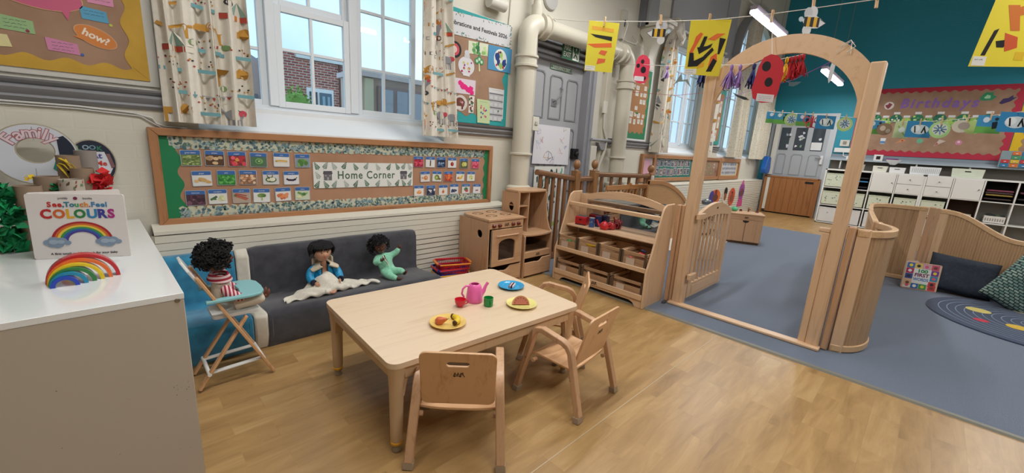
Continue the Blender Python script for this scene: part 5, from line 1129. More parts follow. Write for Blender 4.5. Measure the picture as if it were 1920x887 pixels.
def teapot(label, loc, rz, col, s=1.0, lid=True, nm='toy_teapot', rough=.3):
    t = thing(nm, label, 'toy teapot', loc, rz); Q = P(col, rough, coat=.5)
    if lid: MB().lathe([(0, 0), (.03*s, 0), (.043*s, .015*s), (.048*s, .035*s), (.042*s, .058*s), (.028*s, .07*s), (0, .072*s)], Q).build('body', t); MB().lathe([(.028*s, .07*s), (.02*s, .078*s), (.005*s, .08*s), (.007*s, .088*s), (0, .091*s)], Q).build('lid', t)
    else:
        MB().lathe([(0, 0), (.040*s, 0), (.044*s, .01*s), (.0445*s, .025*s), (.040*s, .065*s), (.036*s, .085*s), (.029*s, .096*s), (.024*s, .1*s), (.021*s, .098*s), (.026*s, .09*s), (.034*s, .06*s), (.038*s, .02*s), (0, .015*s)], Q, n=28).build('body', t)
    MB().tube([(.036*s, 0, .025*s), (.058*s, 0, .045*s), (.07*s, 0, .075*s), (.08*s, 0, .09*s)] if lid else [(.034*s, 0, .03*s), (.052*s, 0, .055*s), (.062*s, 0, .082*s), (.074*s, 0, .1*s)], [.014*s, .011*s, .008*s, .0085*s], Q, 12).build('spout', t)
    MB().tube([(-.036*s, 0, .07*s), (-.055*s, 0, .078*s), (-.072*s, 0, .065*s), (-.074*s, 0, .045*s), (-.064*s, 0, .025*s), (-.042*s, 0, .02*s)] if lid else [(-.028*s, 0, .088*s), (-.05*s, 0, .09*s), (-.066*s, 0, .075*s), (-.07*s, 0, .05*s), (-.058*s, 0, .03*s)], .0055*s, Q, 10).build('handle', t)
    return t
teapot('front red toy teapot with lid on the upper shelf', (3.325, 2.12, .5615), 2.0, '#c41b26', .95)
teapot('red toy teapot standing behind the front one near the mirror', (3.395, 2.08, .5615), 2.2, '#9c1c24', .85)

# ---- arch gateway
t = thing('arch_gateway', 'tall beech archway standing on the grey blue carpet', 'archway', (3.5, .9, 0))
MB().b2((-.04, .445, .0), (.04, .535, 1.93), BZ).build('post', t, bevel=.01, seg=3)
MB().b2((-.04, -.548, .0), (.04, -.468, 1.935), BZ).build('post', t, bevel=.01, seg=3)
R_ = .593; cz = 1.565; a0 = math.acos(.49/R_); a1 = math.acos(.446/.466)
outer = [(R_*math.cos(a), cz+R_*math.sin(a)) for a in [a0+(PI-2*a0)*k/40 for k in range(41)]]
inner = [(-.446, 1.6)]+[(-.466*math.cos(a), 1.57+.466*math.sin(a)) for a in [a1+(PI-2*a1)*k/40 for k in range(41)]]+[(.446, 1.6)]
MB().prism([(.49, 1.6)]+outer+[(-.49, 1.6)]+inner, -.014, .014, wood('beech_arch', '#d9b48c', '#cda67c', 'x', sc=.6), T=Tm((-.012, 0, 0), (0, -1, 0), (0, 0, 1), (-1, 0, 0))).build('arch', t, bevel=.004)
MB().b2((-.085, -.56, .0085), (-.005, .55, .03), BY).build('threshold', t, bevel=.006)
MB().b2((-.025, -.4675, .0085), (.03, -.42, .84), BZ).b2((-.025, -.4675, .8405), (.03, -.40, .87), BZ).build('gate_stop', t, bevel=.006)
for z in (.78, .25): MB().b2((-.04, .40, z), (.09, .43, z+.05), BX).build('hinge_block', t, bevel=.005)
def connector(label, x, y, h, w_=.05, d=.04):
    return tag(MB().b2((-d/2, -w_/2, .012), (d/2, w_/2, h), BTZ).build('connector_post', loc=(x, y, 0), bevel=.008, seg=3), label, 'post')
connector('reddish beech connector strip nearest the toy shelf', 3.475, 1.487, .885, .036, .04); connector('reddish beech connector strip against the arch left post', 3.5, 1.455, .885, .03, .05)
tag(MB().ell((0, 0, .014), (.03, .016, .014), P('#3a3a3e', .3)).ell((.02, .012, .012), (.016, .016, .012), P('#8a8c90', .3, .6)).build('castor', loc=(3.4, 1.47, 0)), 'small dark castor under the connector strips', 'castor')
connector('reddish beech connector strip beside the arch right post', 3.52, .325, .9, .04, .06)
# ---- gate
t = thing('gate', 'small beech gate with spindles standing open behind the arch', 'gate', (3.62, 1.385, 0), .0)
GW = .82
MB().b2((0, -.014, .03), (.075, .014, .80), BZ).build('stile', t, bevel=.006); MB().b2((GW-.075, -.014, .03), (GW, .014, .80), BZ).build('stile', t, bevel=.006)
MB().b2((.07, -.013, .03), (GW-.07, .013, .17), BX).build('bottom_rail', t, bevel=.004); MB().b2((.09, -.018, .06), (GW-.09, -.012, .14), BX).build('bottom_panel', t, bevel=.003)
top = [(0, .78)]+[(GW*k/16, .80+.09*math.sin(PI*k/16)) for k in range(17)]+[(GW, .78), (GW-.08, .755)]+[(GW-.08-(GW-.16)*k/12, .755+.02*math.sin(PI*k/12)) for k in range(1, 12)]+[(.08, .755)]
MB().prism(top, -.016, .016, BX, T=Tm((0, 0, 0), (1, 0, 0), (0, 0, 1), (0, -1, 0))).build('arched_rail', t, bevel=.005)
for k in range(7): MB().cyl((.14+.09*k, 0, .16), (.14+.09*k, 0, .78), .012, BZ, 10).build('spindle', t)
lf = Flat(Tm((.41, -.016, .84), (1, 0, 0), (0, 0, 1), (0, -1, 0))); logo(lf, .8, 1); lf.build('emblem', t, smooth=False)

# ---- tambour room dividers
TAMB = wood('tambour', '#b6946f', '#a07d5b', 'z', rough=.5); RIM = wood('divider_rim', '#d3ae84', '#c19a6f', 'x')
def path_dense(pts, step=.0075):
    out = []; pts = [Vector((*p[:2], 0)) for p in pts]; hs = None
    for a, b in zip(pts, pts[1:]):
        n = max(1, int((b-a).length/step)); out += [a.lerp(b, k/n) for k in range(n)]
    out.append(pts[-1]); return out
def smooth_path(ctrl, n=10):
    o = []; c = [Vector((*p, 0)) for p in ctrl]; c = [c[0]*2-c[1]]+c+[c[-1]*2-c[-2]]
    for i in range(1, len(c)-2):
        for k in range(n):
            s = k/n; o.append(.5*((2*c[i])+(-c[i-1]+c[i+1])*s+(2*c[i-1]-5*c[i]+4*c[i+1]-c[i+2])*s*s+(-c[i-1]+3*c[i]-3*c[i+1]+c[i+2])*s**3))
    o.append(c[-2]); return o
def divider(label, ctrl, hfn, z0=.012, smooth=True, stile=(0, 0)):
    t = thing('room_divider', label, 'room divider', (ctrl[0][0], ctrl[0][1], 0)); off = Vector((ctrl[0][0], ctrl[0][1], 0))
    base = smooth_path(ctrl) if smooth else [Vector((*p, 0)) for p in ctrl]
    dn = path_dense(base, .0035); L = len(dn); tot = sum((dn[i+1]-dn[i]).length for i in range(L-1)); s = 0; m = MB(); ra = []; rb = []
    for i, p in enumerate(dn):
        tg = (dn[min(i+1, L-1)]-dn[max(i-1, 0)]).normalized(); nr = Vector((-tg.y, tg.x, 0)); h = hfn(s/tot)
        r = .0045*max(0, math.cos(2*PI*s/.021))**6
        ra.append((p-off+nr*(.009-r), h)); rb.append((p-off-nr*(.009-r), h))
        if i < L-1: s += (dn[i+1]-dn[i]).length
    vs = []; fs = []
    for q, h in ra: vs += [(q.x, q.y, z0+.03), (q.x, q.y, h-.02)]
    k = len(vs)
    for q, h in rb: vs += [(q.x, q.y, z0+.03), (q.x, q.y, h-.02)]
    for i in range(L-1): a = 2*i; fs += [(a, a+2, a+3, a+1), (k+a+1, k+a+3, k+a+2, k+a)]
    fs += [(0, 1, k+1, k), (2*L-2, k+2*L-2, k+2*L-1, 2*L-1)]
    m.add(vs, fs, TAMB); m.build('slatted_panel', t, ang=60)
    c = base[::1]; S_ = [0]
    for i in range(len(c)-1): S_.append(S_[-1]+(c[i+1]-c[i]).length)
    top = [(p.x-off.x, p.y-off.y, hfn(q/S_[-1])-.022) for p, q in zip(c, S_)]; bot = [(p.x-off.x, p.y-off.y, z0+.025) for p in c]
    MB().tube(top, 1.0, RIM, sec=[(-.018, -.024), (.018, -.024), (.018, .024), (-.018, .024)]).build('top_rim', t, bevel=.006)
    MB().tube(bot, 1.0, RIM, sec=[(-.018, -.024), (.018, -.024), (.018, .024), (-.018, .024)]).build('bottom_rim', t, bevel=.006)
    for e, w_ in ((0, stile[0]), (-1, stile[1])):
        if w_:
            p = Vector(bot[e]); q = Vector(bot[1 if e == 0 else -2]); d = (q-p).normalized(); h = hfn(0 if e == 0 else 1)
            MB().bar(p+d*w_/2+Vector((0, 0, -.03)), p+d*w_/2+Vector((0, 0, h-.03)), .03, w_, BZ, up=tuple(d)).build('stile', t, bevel=.004)
    return t
divider('curved slatted beech divider wrapping right of the archway', [(3.53, .30), (3.55, .245), (3.61, .19), (3.71, .147), (3.84, .13), (3.98, .15), (4.09, .195), (4.17, .245)], lambda s: .885, stile=(.075, .03))
connector('beech joint post behind the curved divider', 4.2, .262, .89, .04, .04)
divider('straight slatted divider running away behind the curved one', [(4.24, .265), (4.7, .32), (5.26, .385)], lambda s: .885, smooth=False, stile=(.06, .06))
divider('slatted divider with rounded corner at the back of the carpet nook', [(5.32, .39), (5.8, .43), (6.25, .455), (6.5, .40), (6.59, .26), (6.61, .12), (6.615, .0)], lambda s: .885, stile=(.05, .07))
connector('beech joint post at left of the wave topped divider', 6.612, -.032, .895, .054, .05); connector('redder beech joint post at left of the wave topped divider', 6.612, -.079, .89, .036, .05)
def wave_h(s):
    y = s*1.35
    return .88 if y < .06 else (.655 if y > .62 else .655+.225*(.5+.5*math.cos(PI*(y-.06)/.56)))
divider('wave topped slatted divider behind the dark cushions', [(6.61-.007*k_, -.10-.045*k_) for k_ in range(31)], wave_h, smooth=False, stile=(.07, .0))
# ================================================================== things on the table
TZ = .4305
def plate(label, x, y, col, r=.078, rough=.3):
    t = MB().lathe([(0, 0), (r*.62, 0), (r*.72, .004), (r*.8, .012), (r*.98, .016), (r, .0165), (r*1.01, .014), (r, .0125), (r*.8, .0085), (r*.66, .003)][::1], P(col, rough, coat=.4), n=36)
    t = MB().lathe([(0, .0), (r*.62, 0), (r*.8, .010), (r, .0135), (r*1.01, .0155), (r*.99, .0175), (r*.8, .0145), (r*.66, .005), (0, .0035)], P(col, rough, coat=.4), n=36)
    return tag(t.build('toy_plate', loc=(x, y, TZ)), label, 'plate', 'toy plates on the play table')
plate('orange yellow toy plate with pear and banana at the front of the table', 1.09, 1.512, '#e2bf68', .088)
plate('bright blue toy plate at the far side of the table', 1.712, 1.715, '#1e9bd0', .082)
plate('pale yellow toy plate with melon slice at the right of the table', 1.555, 1.467, '#e9e08c', .085)
# foods
t = thing('toy_pear', 'wooden orange brown toy pear on the orange yellow plate', 'toy food', (1.055, 1.53, TZ+.02), .6)
MB().lathe([(0, -.02), (.014, -.018), (.021, -.006), (.02, .006), (.013, .02), (.009, .032), (.006, .038), (0, .039)], P('#c9653a', .35, coat=.3), T=Matrix.Rotation(1.2, 4, 'X')).build('body', t)
MB().cyl((0, -.036, .013), (0, -.045, .018), .0015, P('#5a3a20')).build('stalk', t)
t = thing('toy_banana', 'wooden toy banana with cut dark ends on the orange yellow plate', 'toy food', (1.12, 1.505, TZ+.019), -.5)
pts = [(.030*math.sin(a)-.012, .045*math.cos(a), 0) for a in [PI*k/12 for k in range(2, 11)]]
MB().tube(pts, [.011, .013, .0145, .015, .015, .015, .0145, .013, .011], P('#e0c02c', .4), 10).build('body', t)
MB().tube([pts[0], Vector(pts[0])+Vector((-.006, .006, 0))], .012, P('#4a2f1c'), 10).tube([pts[-1], Vector(pts[-1])+Vector((-.006, -.006, 0))], .012, P('#4a2f1c'), 10).build('cut_end', t)
t = thing('toy_melon_slice', 'half round wooden watermelon slice with dark seeds on the pale yellow plate', 'toy food', (1.55, 1.468, TZ+.006), -.62, rx=-.45)
half = [(-.045, 0)]+[(-.045*math.cos(a), .045*math.sin(a)) for a in [PI*k/16 for k in range(1, 16)]]+[(.045, 0)]
T = Tm((0, .008, 0), (1, 0, 0), (0, 0, 1), (0, -1, 0))
MB().prism(half, 0, .016, P('#b5684f', .5), T=T).build('flesh', t, bevel=.002)
ar = [(-.047*math.cos(a), .047*math.sin(a), 0) for a in [PI*k/16 for k in range(17)]]
MB(T).tube([(p[0], p[1], .008) for p in ar], 1.0, P('#c99a62', .5), sec=[(-.002, -.0085), (.002, -.0085), (.002, .0085), (-.002, .0085)], up=(0, 0, 1)).build('rind', t)
m = MB(T)
for k in range(7): a = PI*(k+.5)/7; m.ell((-.036*math.cos(a), .036*math.sin(a)+.001, .0165), (.0022, .003, .001), BLACK, 8, 5)
m.build('seeds', t)
t = thing('toy_bacon', 'small striped dark red and white toy strip on the blue plate', 'toy food', (1.715, 1.708, TZ+.012), .55)
m = MB()
for k, c in enumerate(('#e2dcd6', '#6a1f2a', '#2f2430', '#e2dcd6', '#8f2f38')): m.b2((-.035, -.014+.0056*k, -.004), (.035, -.0084+.0056*k, .010), P(c, .45))
m.build('striped_body', t, bevel=.001)
teapot('open pink toy teapot in the middle of the table', (1.38, 1.668, TZ), -.35, '#ec6aae', 1.05, lid=False, rough=.4)
t = thing('toy_cup', 'red bowl shaped toy cup beside the pink teapot', 'toy cup', (1.27, 1.652, TZ), -.5)
RC = P('#d0142f', .35, coat=.4)
MB().lathe([(0, 0), (.014, 0), (.015, .006), (.024, .014), (.0295, .028), (.031, .042), (.0315, .0435), (.0295, .0425), (.0275, .028), (.02, .014), (0, .01)], RC).build('body', t); MB().tube([(.029, 0, .036), (.04, 0, .036), (.043, 0, .026), (.036, 0, .016), (.026, 0, .015)], .003, RC, 8).build('handle', t)
t = thing('toy_cup', 'green straight sided toy mug right of the pink teapot', 'toy cup', (1.402, 1.572, TZ), -1.9)
GC = P('#128a3e', .35, coat=.4)
MB().lathe([(0, 0), (.022, 0), (.0255, .004), (.0265, .046), (.027, .048), (.025, .0485), (.0235, .044), (.0225, .006), (0, .005)], GC).build('body', t); MB().tube([(.026, 0, .038), (.036, 0, .036), (.037, 0, .022), (.026, 0, .014)], .0032, GC, 8).build('handle', t)

# ================================================================== dolls
def loft_head(parent, c, r, skin_m, rot, brow=1.0, lip='#a8604f', eye='#2a1c14'):
    """a doll head with brow, cheeks, nose, lips, chin, ears and eyes; local -y is the face"""
    nu, nv = 36, 26; vs = []; fs = []
    def shape(u, v):
        th = 2*PI*u; ph = -PI/2+PI*v
        x = math.cos(ph)*math.sin(th); y = -math.cos(ph)*math.cos(th); z = math.sin(ph)
        f = max(0, -y)                                           # frontness
        px, py, pz = x*.88, y*.95, z*1.05
        if z < 0: k = 1+.16*z; px *= k; py *= (1+.05*z)          # narrower jaw
        def g(cx, cz, s): return math.exp(-((x-cx)**2+(z-cz)**2)/(2*s*s))*(1 if y < 0 else 0)
        py -= .17*g(0, -.13, .10)+.07*g(0, -.02, .08)            # nose
        py += .07*g(.3, .08, .13)+.07*g(-.3, .08, .13)           # eye sockets
        py -= .06*g(.38, -.25, .17)+.06*g(-.38, -.25, .17)       # cheeks
        py -= .08*g(0, -.40, .10)+.05*g(0, -.72, .12)            # mouth, chin
        py += .03*g(0, -.55, .06)
        return Vector((px, py, pz))
    for j in range(nv+1):
        for i in range(nu): vs.append(shape(i/nu, j/nv)*r)
    for j in range(nv):
        for i in range(nu): fs.append((j*nu+i, j*nu+(i+1) % nu, (j+1)*nu+(i+1) % nu, (j+1)*nu+i))
    m = MB(); m.add(vs, fs, skin_m)
    for s in (-1, 1): m.ell((s*r*.86, .05*r, -.05*r), (.09*r, .16*r, .24*r), skin_m, 10, 8)
    o = m.build('head', parent, ang=80); o.location = c; o.rotation_euler = rot
    W_, E_, L_ = P('#e8e4de', .2), P(eye, .15, coat=.8), P(lip, .45)
    for s in (-1, 1):
        e = MB().ell((s*.29*r, -.80*r, .07*r), (.13*r, .07*r, .075*r), W_, 12, 8).ell((s*.29*r, -.845*r, .07*r), (.062*r, .04*r, .066*r), E_, 10, 8)
        e.build('eye', o)
        MB().tube([((s*.29+a)*r, (-.875+abs(a)*.3)*r, (.25-abs(a)*.25)*r) for a in (-.15, -.07, 0, .07, .15)], .012*r, P('#1a1210'), 6).build('eyebrow', o)
        MB().tube([((s*.29+a)*r, -.865*r, (.15-a*a*3)*r) for a in (-.13, -.06, 0, .06, .13)], .012*r, P('#120d0c'), 6).build('eyelid', o)
    MB().ell((0, -.985*r, -.37*r), (.15*r, .05*r, .04*r), L_, 14, 8).ell((0, -.975*r, -.44*r), (.12*r, .05*r, .04*r), L_, 14, 8).build('mouth', o)
    return o
HAIRB = flat_noise('black_doll_hair', '#0c0b0d', '#1b1a1e', 180, .85, .8, dist=.01)
def curly_hair(head, r, seed, n=150, thick=1.0, face=-.42, fall=-.5):
    rg = random.Random(seed); m = MB()
    m.ell((0, .1*r, .16*r), (.98*r, .92*r, .98*r), HAIRB, 20, 12)
    k = 0
    while k < n:
        v = Vector((rg.gauss(0, 1), rg.gauss(0, 1), rg.gauss(0, 1))).normalized()
        if v.z < fall or (v.y < face and v.z < .42): continue
        p = v*r*rg.uniform(1.02, 1.22)*thick+Vector((0, .08*r, .12*r)); a = rg.uniform(0, 6)
        # a small coil
        u1 = v.orthogonal().normalized(); u2 = v.cross(u1); q = r*rg.uniform(.10, .16)
        m.tube([p+(u1*math.cos(a+t_*1.1)+u2*math.sin(a+t_*1.1))*q+v*q*.35*t_ for t_ in range(7)], r*.055, HAIRB, 5); k += 1
    return m.build('hair', head)
def straight_hair(head, r, seed):
    rg = random.Random(seed); m = MB()
    m.ell((0, .12*r, .2*r), (1.0*r, .95*r, .95*r), HAIRB, 20, 12)
    for k in range(230):
        a = rg.uniform(0, 2*PI); crown = Vector((rg.uniform(-.2, .2), .15+rg.uniform(-.2, .2), 1.12))*r
        d = Vector((math.sin(a), -math.cos(a), 0)); front = max(0, math.cos(a))
        end_z = (.34 if front > .5 else (.0 if front > 0 else -.42))+rg.uniform(-.12, .1)
        rad = (1.0 if front > .5 else 1.12)*rg.uniform(1.0, 1.1)
        mid = Vector((d.x*rad*.85, d.y*rad*.85+.08, .82))*r; end = Vector((d.x*rad*.98, d.y*rad*.95+.05, end_z))*r; q2 = Vector((d.x*rad*1.05, d.y*rad*1.03+.05, .35 if end_z < .2 else .55))*r
        m.tube([crown, mid, q2, end], [r*.05, r*.06, r*.055, r*.012], HAIRB, 5)
    return m.build('hair', head)
def hand(name, parent, wrist, d, side, mat, s=1.0):
    """small doll hand with palm, four bent fingers and a thumb; d points along the fingers, side to the thumb"""
    d = Vector(d).normalized(); side = (Vector(side)-d*Vector(side).dot(d)).normalized(); n = d.cross(side); w = Vector(wrist)
    pts = [(*w, .0075*s), (*(w+d*.011*s), .0095*s), (*(w+d*.02*s), .0105*s)]; ed = [(0, 1), (1, 2)]
    m = MB(); Q = Matrix((side, n, d)).transposed().to_4x4(); Q.translation = w
    m.ell((0, 0, .013*s), (.0115*s, .006*s, .014*s), mat, 12, 8, T=Q)
    for k, l in enumerate((.013, .016, .015, .011)):
        o = (.0085-.0057*k)*s; b = Vector((o, 0, .022*s)); m.tube([b, b+Vector((o*.1, -.002*s, l*.5*s)), b+Vector((o*.12, -.007*s, l*.9*s))], [.0029*s, .0027*s, .002*s], mat, 8, T=Q)
    m.tube([(.008*s, 0, .008*s), (.0145*s, -.003*s, .014*s), (.0165*s, -.006*s, .021*s)], [.0034*s, .003*s, .0022*s], mat, 8, T=Q)
    return m.build(name, parent)
def foot(name, parent, ankle, d, up, mat, s=1.0):
    d = Vector(d).normalized(); up = (Vector(up)-d*Vector(up).dot(d)).normalized(); sd = d.cross(up); Q = Matrix((sd, d, up)).transposed().to_4x4(); Q.translation = Vector(ankle)
    m = MB(); m.ell((0, .012*s, 0), (.013*s, .024*s, .010*s), mat, 14, 8, T=Q); m.ell((0, -.004*s, .004*s), (.012*s, .012*s, .013*s), mat, 12, 8, T=Q)
    for k in range(5): m.ell(((-.010+.005*k)*s, (.034-.0022*k)*s, .001*s), (.0034*s-.0003*k*s,)*3, mat, 8, 6, T=Q)
    return m.build(name, parent)
def doll(label, loc, rz, skin_c, hair, r, parts, headloc, headrot, seed):
    t = thing('baby_doll', label, 'doll', loc, rz)
    sk = P(skin_c, .4, coat=.15); h = loft_head(t, headloc, r, sk, headrot, lip=parts.get('lip', '#a8604f'))
    (curly_hair if hair == 'curly' else straight_hair)(h, r, seed, **parts.get('hair', {}))
    return t, sk
# ---- doll with the blue jacket (sits facing -y, local origin on the seat)
t, sk = doll('baby doll with straight black hair in a bright blue jacket on the charcoal sofa', (.985, 2.86, .235), -.08, '#cc9a7d', 'straight', .067, {}, (-.01, -.02, .272), (.05, 0, .05), 4)
skin('torso', [(0, 0, .03, .05, .045), (0, .012, .09, .048, .04), (0, .015, .145, .045, .036), (0, .005, .175, .026, .024), (-.005, -.01, .21, .02, .02)], [(0, 1), (1, 2), (2, 3), (3, 4)], sk, t)
JK = flat_noise('blue_quilted_jacket', '#1583b8', '#2b9fd0', 60, .45, .5)
m = MB(); n = 40
def jk(u, v):   # open-fronted jacket body
    a = -PI*.5+.32+(2*PI-.64)*u; z = .015+.165*v; w_ = .072-.018*v+.004*math.sin(9*a+12*v); return (w_*1.12*math.cos(a), w_*.92*math.sin(a)+.012, z)
m.grid(jk, n, 12, JK); m.grid(lambda u, v: tuple(Vector(jk(1-u, v))*.97), n, 12, JK)
m.build('jacket', t, ang=80)
for s in (-1, 1):
    pts = [(s*.05, .01, .165, .026, .026), (s*.088, -.005, .13, .031, .03), (s*.098, -.03, .09, .031, .028), (s*.088 if s < 0 else s*.095, -.075, .075, .024, .022)]
    sl = skin('sleeve', pts, [(0, 1), (1, 2), (2, 3)], JK, t)
    e = Vector(pts[-1][:3]); MB().tube([e+Vector((0, .004, 0)), e+Vector((-s*.006, -.012, -.002))], .021, P('#1c2236', .7), 14).build('cuff', sl)
    hand('hand', t, e+Vector((-s*.008, -.012, -.002)), (-s*.4, -.8, -.25), (-s*.3, 0, 1), sk, 1.15)
ed = [jk(0, k/12) for k in range(13)]; ed2 = [jk(1, k/12) for k in range(13)]
MB().tube(ed, .0035, P('#1c2236', .7), 6).tube(ed2, .0035, P('#1c2236', .7), 6).build('zip_edge', t)
FL = flat_noise('cream_fleece', '#cdbfa6', '#dccfb8', 220, .95, .9, dist=.006)
for s in (-1, 1):
    MB().grid(lambda u, v, s=s: (s*(.02+.06*v+.012*math.sin(u*5)), -.062+.085*u+.01*v, .175-.03*v+.035*u*(1-.3*v)), 10, 8, FL).build('fleece_collar', t, ang=90).modifiers.new('th', 'SOLIDIFY').thickness = .010
MB().grid(lambda u, v: (.07*math.cos(PI*u), .06*math.sin(PI*u)+.01, .17+.045*v+.01*math.sin(7*u)), 16, 4, FL).build('fleece_collar', t, ang=90).modifiers.new('th', 'SOLIDIFY').thickness = .012
skin('leg', [(.03, -.02, .03, .03, .03), (.045, -.10, .035, .026, .026), (.03, -.15, .022, .018, .018)], [(0, 1), (1, 2)], sk, t); skin('leg', [(-.03, -.02, .03, .03, .03), (-.04, -.10, .03, .026, .026), (-.01, -.16, .02, .016, .016)], [(0, 1), (1, 2)], sk, t)
foot('foot', t, (.0, -.175, .018), (.45, -.8, .25), (0, 0, 1), sk, .95); foot('foot', t, (.03, -.155, .022), (-.5, -.75, .2), (0, 0, 1), sk, .9)
# white cloth over its lap
WC = flat_noise('cream_cotton_cloth', '#cfcabc', '#d9d4c6', 60, .9, .3)
def cloth(u, v):
    x = -.30+.60*u; y = -.175+.17*v
    c_ = math.exp(-((x+.01)/.10)**2)*(.075*math.exp(-((v-.72)/.42)**2)); f = .012*math.sin(x*34+v*3)*math.sin(v*3.1+.2)+.008*math.sin(x*70+v*9)
    taper = 1-.65*min(1, max(0, abs(x)-.10)/.2); y = -.10+(y+.10)*taper-(.05*max(0, -x-.1)/.2)+.01*math.sin(x*20)
    return (x, y+.0, max(.006, .012+c_+f+.035*math.exp(-(x/.2)**2)*(v > .0)))
o = MB().grid(cloth, 70, 22, WC).build('cloth', None, ang=90); o.location = (.985, 2.865, .236); o.rotation_euler = (0, 0, .05); md = o.modifiers.new('th', 'SOLIDIFY'); md.thickness = .004
tag(o, 'crumpled cream cloth spread over the lap of the blue jacketed doll', 'cloth')
tag(skin('knotted_cloth_end', [(0, 0, 0, .02, .012), (.03, -.015, .006, .022, .014), (.055, -.04, .004, .02, .012), (.06, -.075, .0, .013, .008)], [(0, 1), (1, 2), (2, 3)], P('#d5d1c7', .9), None), 'white knotted corner of cloth at the right end of the cream cloth', 'cloth').location = (1.262, 2.775, .252)
# ---- doll in mint suit
t, sk = doll('baby doll with curly black hair in a mint green sleepsuit on the charcoal sofa', (1.46, 2.85, .235), -.05, '#5a3428', 'curly', .056, {'lip': '#7b3f38', 'hair': dict(n=190, thick=1.1, face=-.45, fall=-.62)}, (-.055, .015, .245), (.12, -.28, -.1), 6)
MT = flat_noise('mint_velour', '#79c3a0', '#93d3b5', 90, .85, .4, sheen=.4)
skin('sleepsuit', [(0, -.015, .035, .05, .05), (-.012, .0, .09, .05, .042), (-.03, .01, .15, .043, .036), (-.042, .008, .185, .022, .022),
                   (-.075, .0, .16, .028, .028), (-.105, -.03, .125, .026, .026), (-.075, -.065, .15, .021, .02),
                   (.03, .0, .165, .026, .026), (.075, -.015, .19, .024, .024), (.09, -.025, .225, .02, .02),
                   (.035, -.06, .045, .036, .036), (.065, -.10, .065, .030, .030), (.085, -.125, .045, .026, .026),
                   (-.03, -.06, .03, .034, .034), (-.01, -.115, .025, .028, .028), (.02, -.15, .018, .024, .022)],
     [(0, 1), (1, 2), (2, 3), (2, 4), (4, 5), (5, 6), (2, 7), (7, 8), (8, 9), (0, 10), (10, 11), (11, 12), (0, 13), (13, 14), (14, 15)], MT, t)
hand('hand', t, (-.079, -.062, .148), (.5, -.4, .5), (-.6, -.2, .6), sk, 1.05); hand('hand', t, (.089, -.024, .216), (.25, -.2, .9), (-1, 0, 0), sk, 1.05)
foot('foot', t, (.086, -.128, .042), (.1, -.6, .75), (0, .7, .6), sk, .95); foot('foot', t, (.02, -.153, .018), (.5, -.75, .2), (0, 0, 1), sk, .95)
MB().tube([(-.045, -.028, .18), (-.035, -.04, .15), (-.015, -.05, .12), (-.008, -.052, .10)], .005, P('#d6d6c6', .8), 8).tube([(-.035, -.026, .182), (-.025, -.036, .15), (-.012, -.05, .12)], .004, P('#4a2c22'), 6).build('zip_trim', t)
# ---- high chair
t = thing('toy_high_chair', 'folding wooden toy high chair with pale turquoise tray', 'high chair', (.35, 2.44, 0))
WP = P('#dfe0dd', .5); HW_ = .11
for s in (-1, 1):
    y = s*HW_
    MB().bar((.165, y, .012), (-.125, y, .60), .014, .032, HC, up=(0, 1, 0)).build('leg', t, bevel=.003)
    yi = y-s*.016
    MB().bar((-.16, yi, .012), (.065, yi, .355), .014, .03, HC, up=(0, 1, 0)).build('leg', t, bevel=.003)
    for p in ((-.13, .603),): pass
    MB(Tm((.012, y+s*.008, .29), (1, 0, 0), (0, 0, 1) if s < 0 else (0, 0, -1), (0, s, 0))).lathe([(0, 0), (.006, 0), (.005, .003), (0, .004)], STEEL, n=10).build('bolt', t)
for (x, z) in ((.125, .095), (-.115, .085)): MB().cyl((x, -HW_, z), (x, HW_, z), .009, WP, 12).build('crossbar', t)
for s in (-1, 1): MB().bar((-.115, s*(HW_-.022), .085), (.125, s*(HW_-.022), .095), .01, .026, WP, up=(0, 1, 0)).build('side_rail', t, bevel=.003)
MB().prism(rrect(-.075, -.09, .13, .09, .02), .362, .378, WP).build('seat', t, bevel=.003)
bp = MB().curve_fill([[(-.085, 0), (.085, 0), (.092, .10), (.06, .145), (-.06, .145), (-.092, .10)]], .012, WP, T=Tm((-.105, 0, .54), (0, 1, 0), (-.46, 0, .888), (.888, 0, .46)), bev=.002).build('backrest', t)
f = Flat(Tm((-.105, 0, .54), (0, 1, 0), (-.46, 0, .888), (.888, 0, .46)) @ Matrix.Translation((0, 0, .0065)))
for k, c in enumerate(('#b56a5a', '#d9a860', '#7fa8a0', '#6f8fb8')):
    R = .045-.008*k; f.line([(R*math.cos(a), .045+R*math.sin(a)) for a in [PI*q/14 for q in range(15)]], .007, P(c, .6), 1)
f.build('rainbow_print', bp, smooth=False)
f = Flat(Tm((-.105, 0, .54), (0, -1, 0), (-.46, 0, .888), (-.888, 0, -.46)) @ Matrix.Translation((0, 0, .0065))); f.disc(0, .07, .03, P('#c9b6a6'), 1); f.build('rainbow_print', bp, smooth=False)
TQ = P('#86bcc0', .4); tray = [(-.10, -.135), (.09, -.135), (.135, -.12), (.155, -.08), (.16, 0), (.155, .08), (.135, .12), (.09, .135), (-.10, .135), (-.10, .105), (.03, .09), (.05, .06), (.055, 0), (.05, -.06), (.03, -.09), (-.10, -.105)]
MB().curve_fill([tray], .016, TQ, T=TR((0, 0, .47)), bev=.004).build('tray', t)
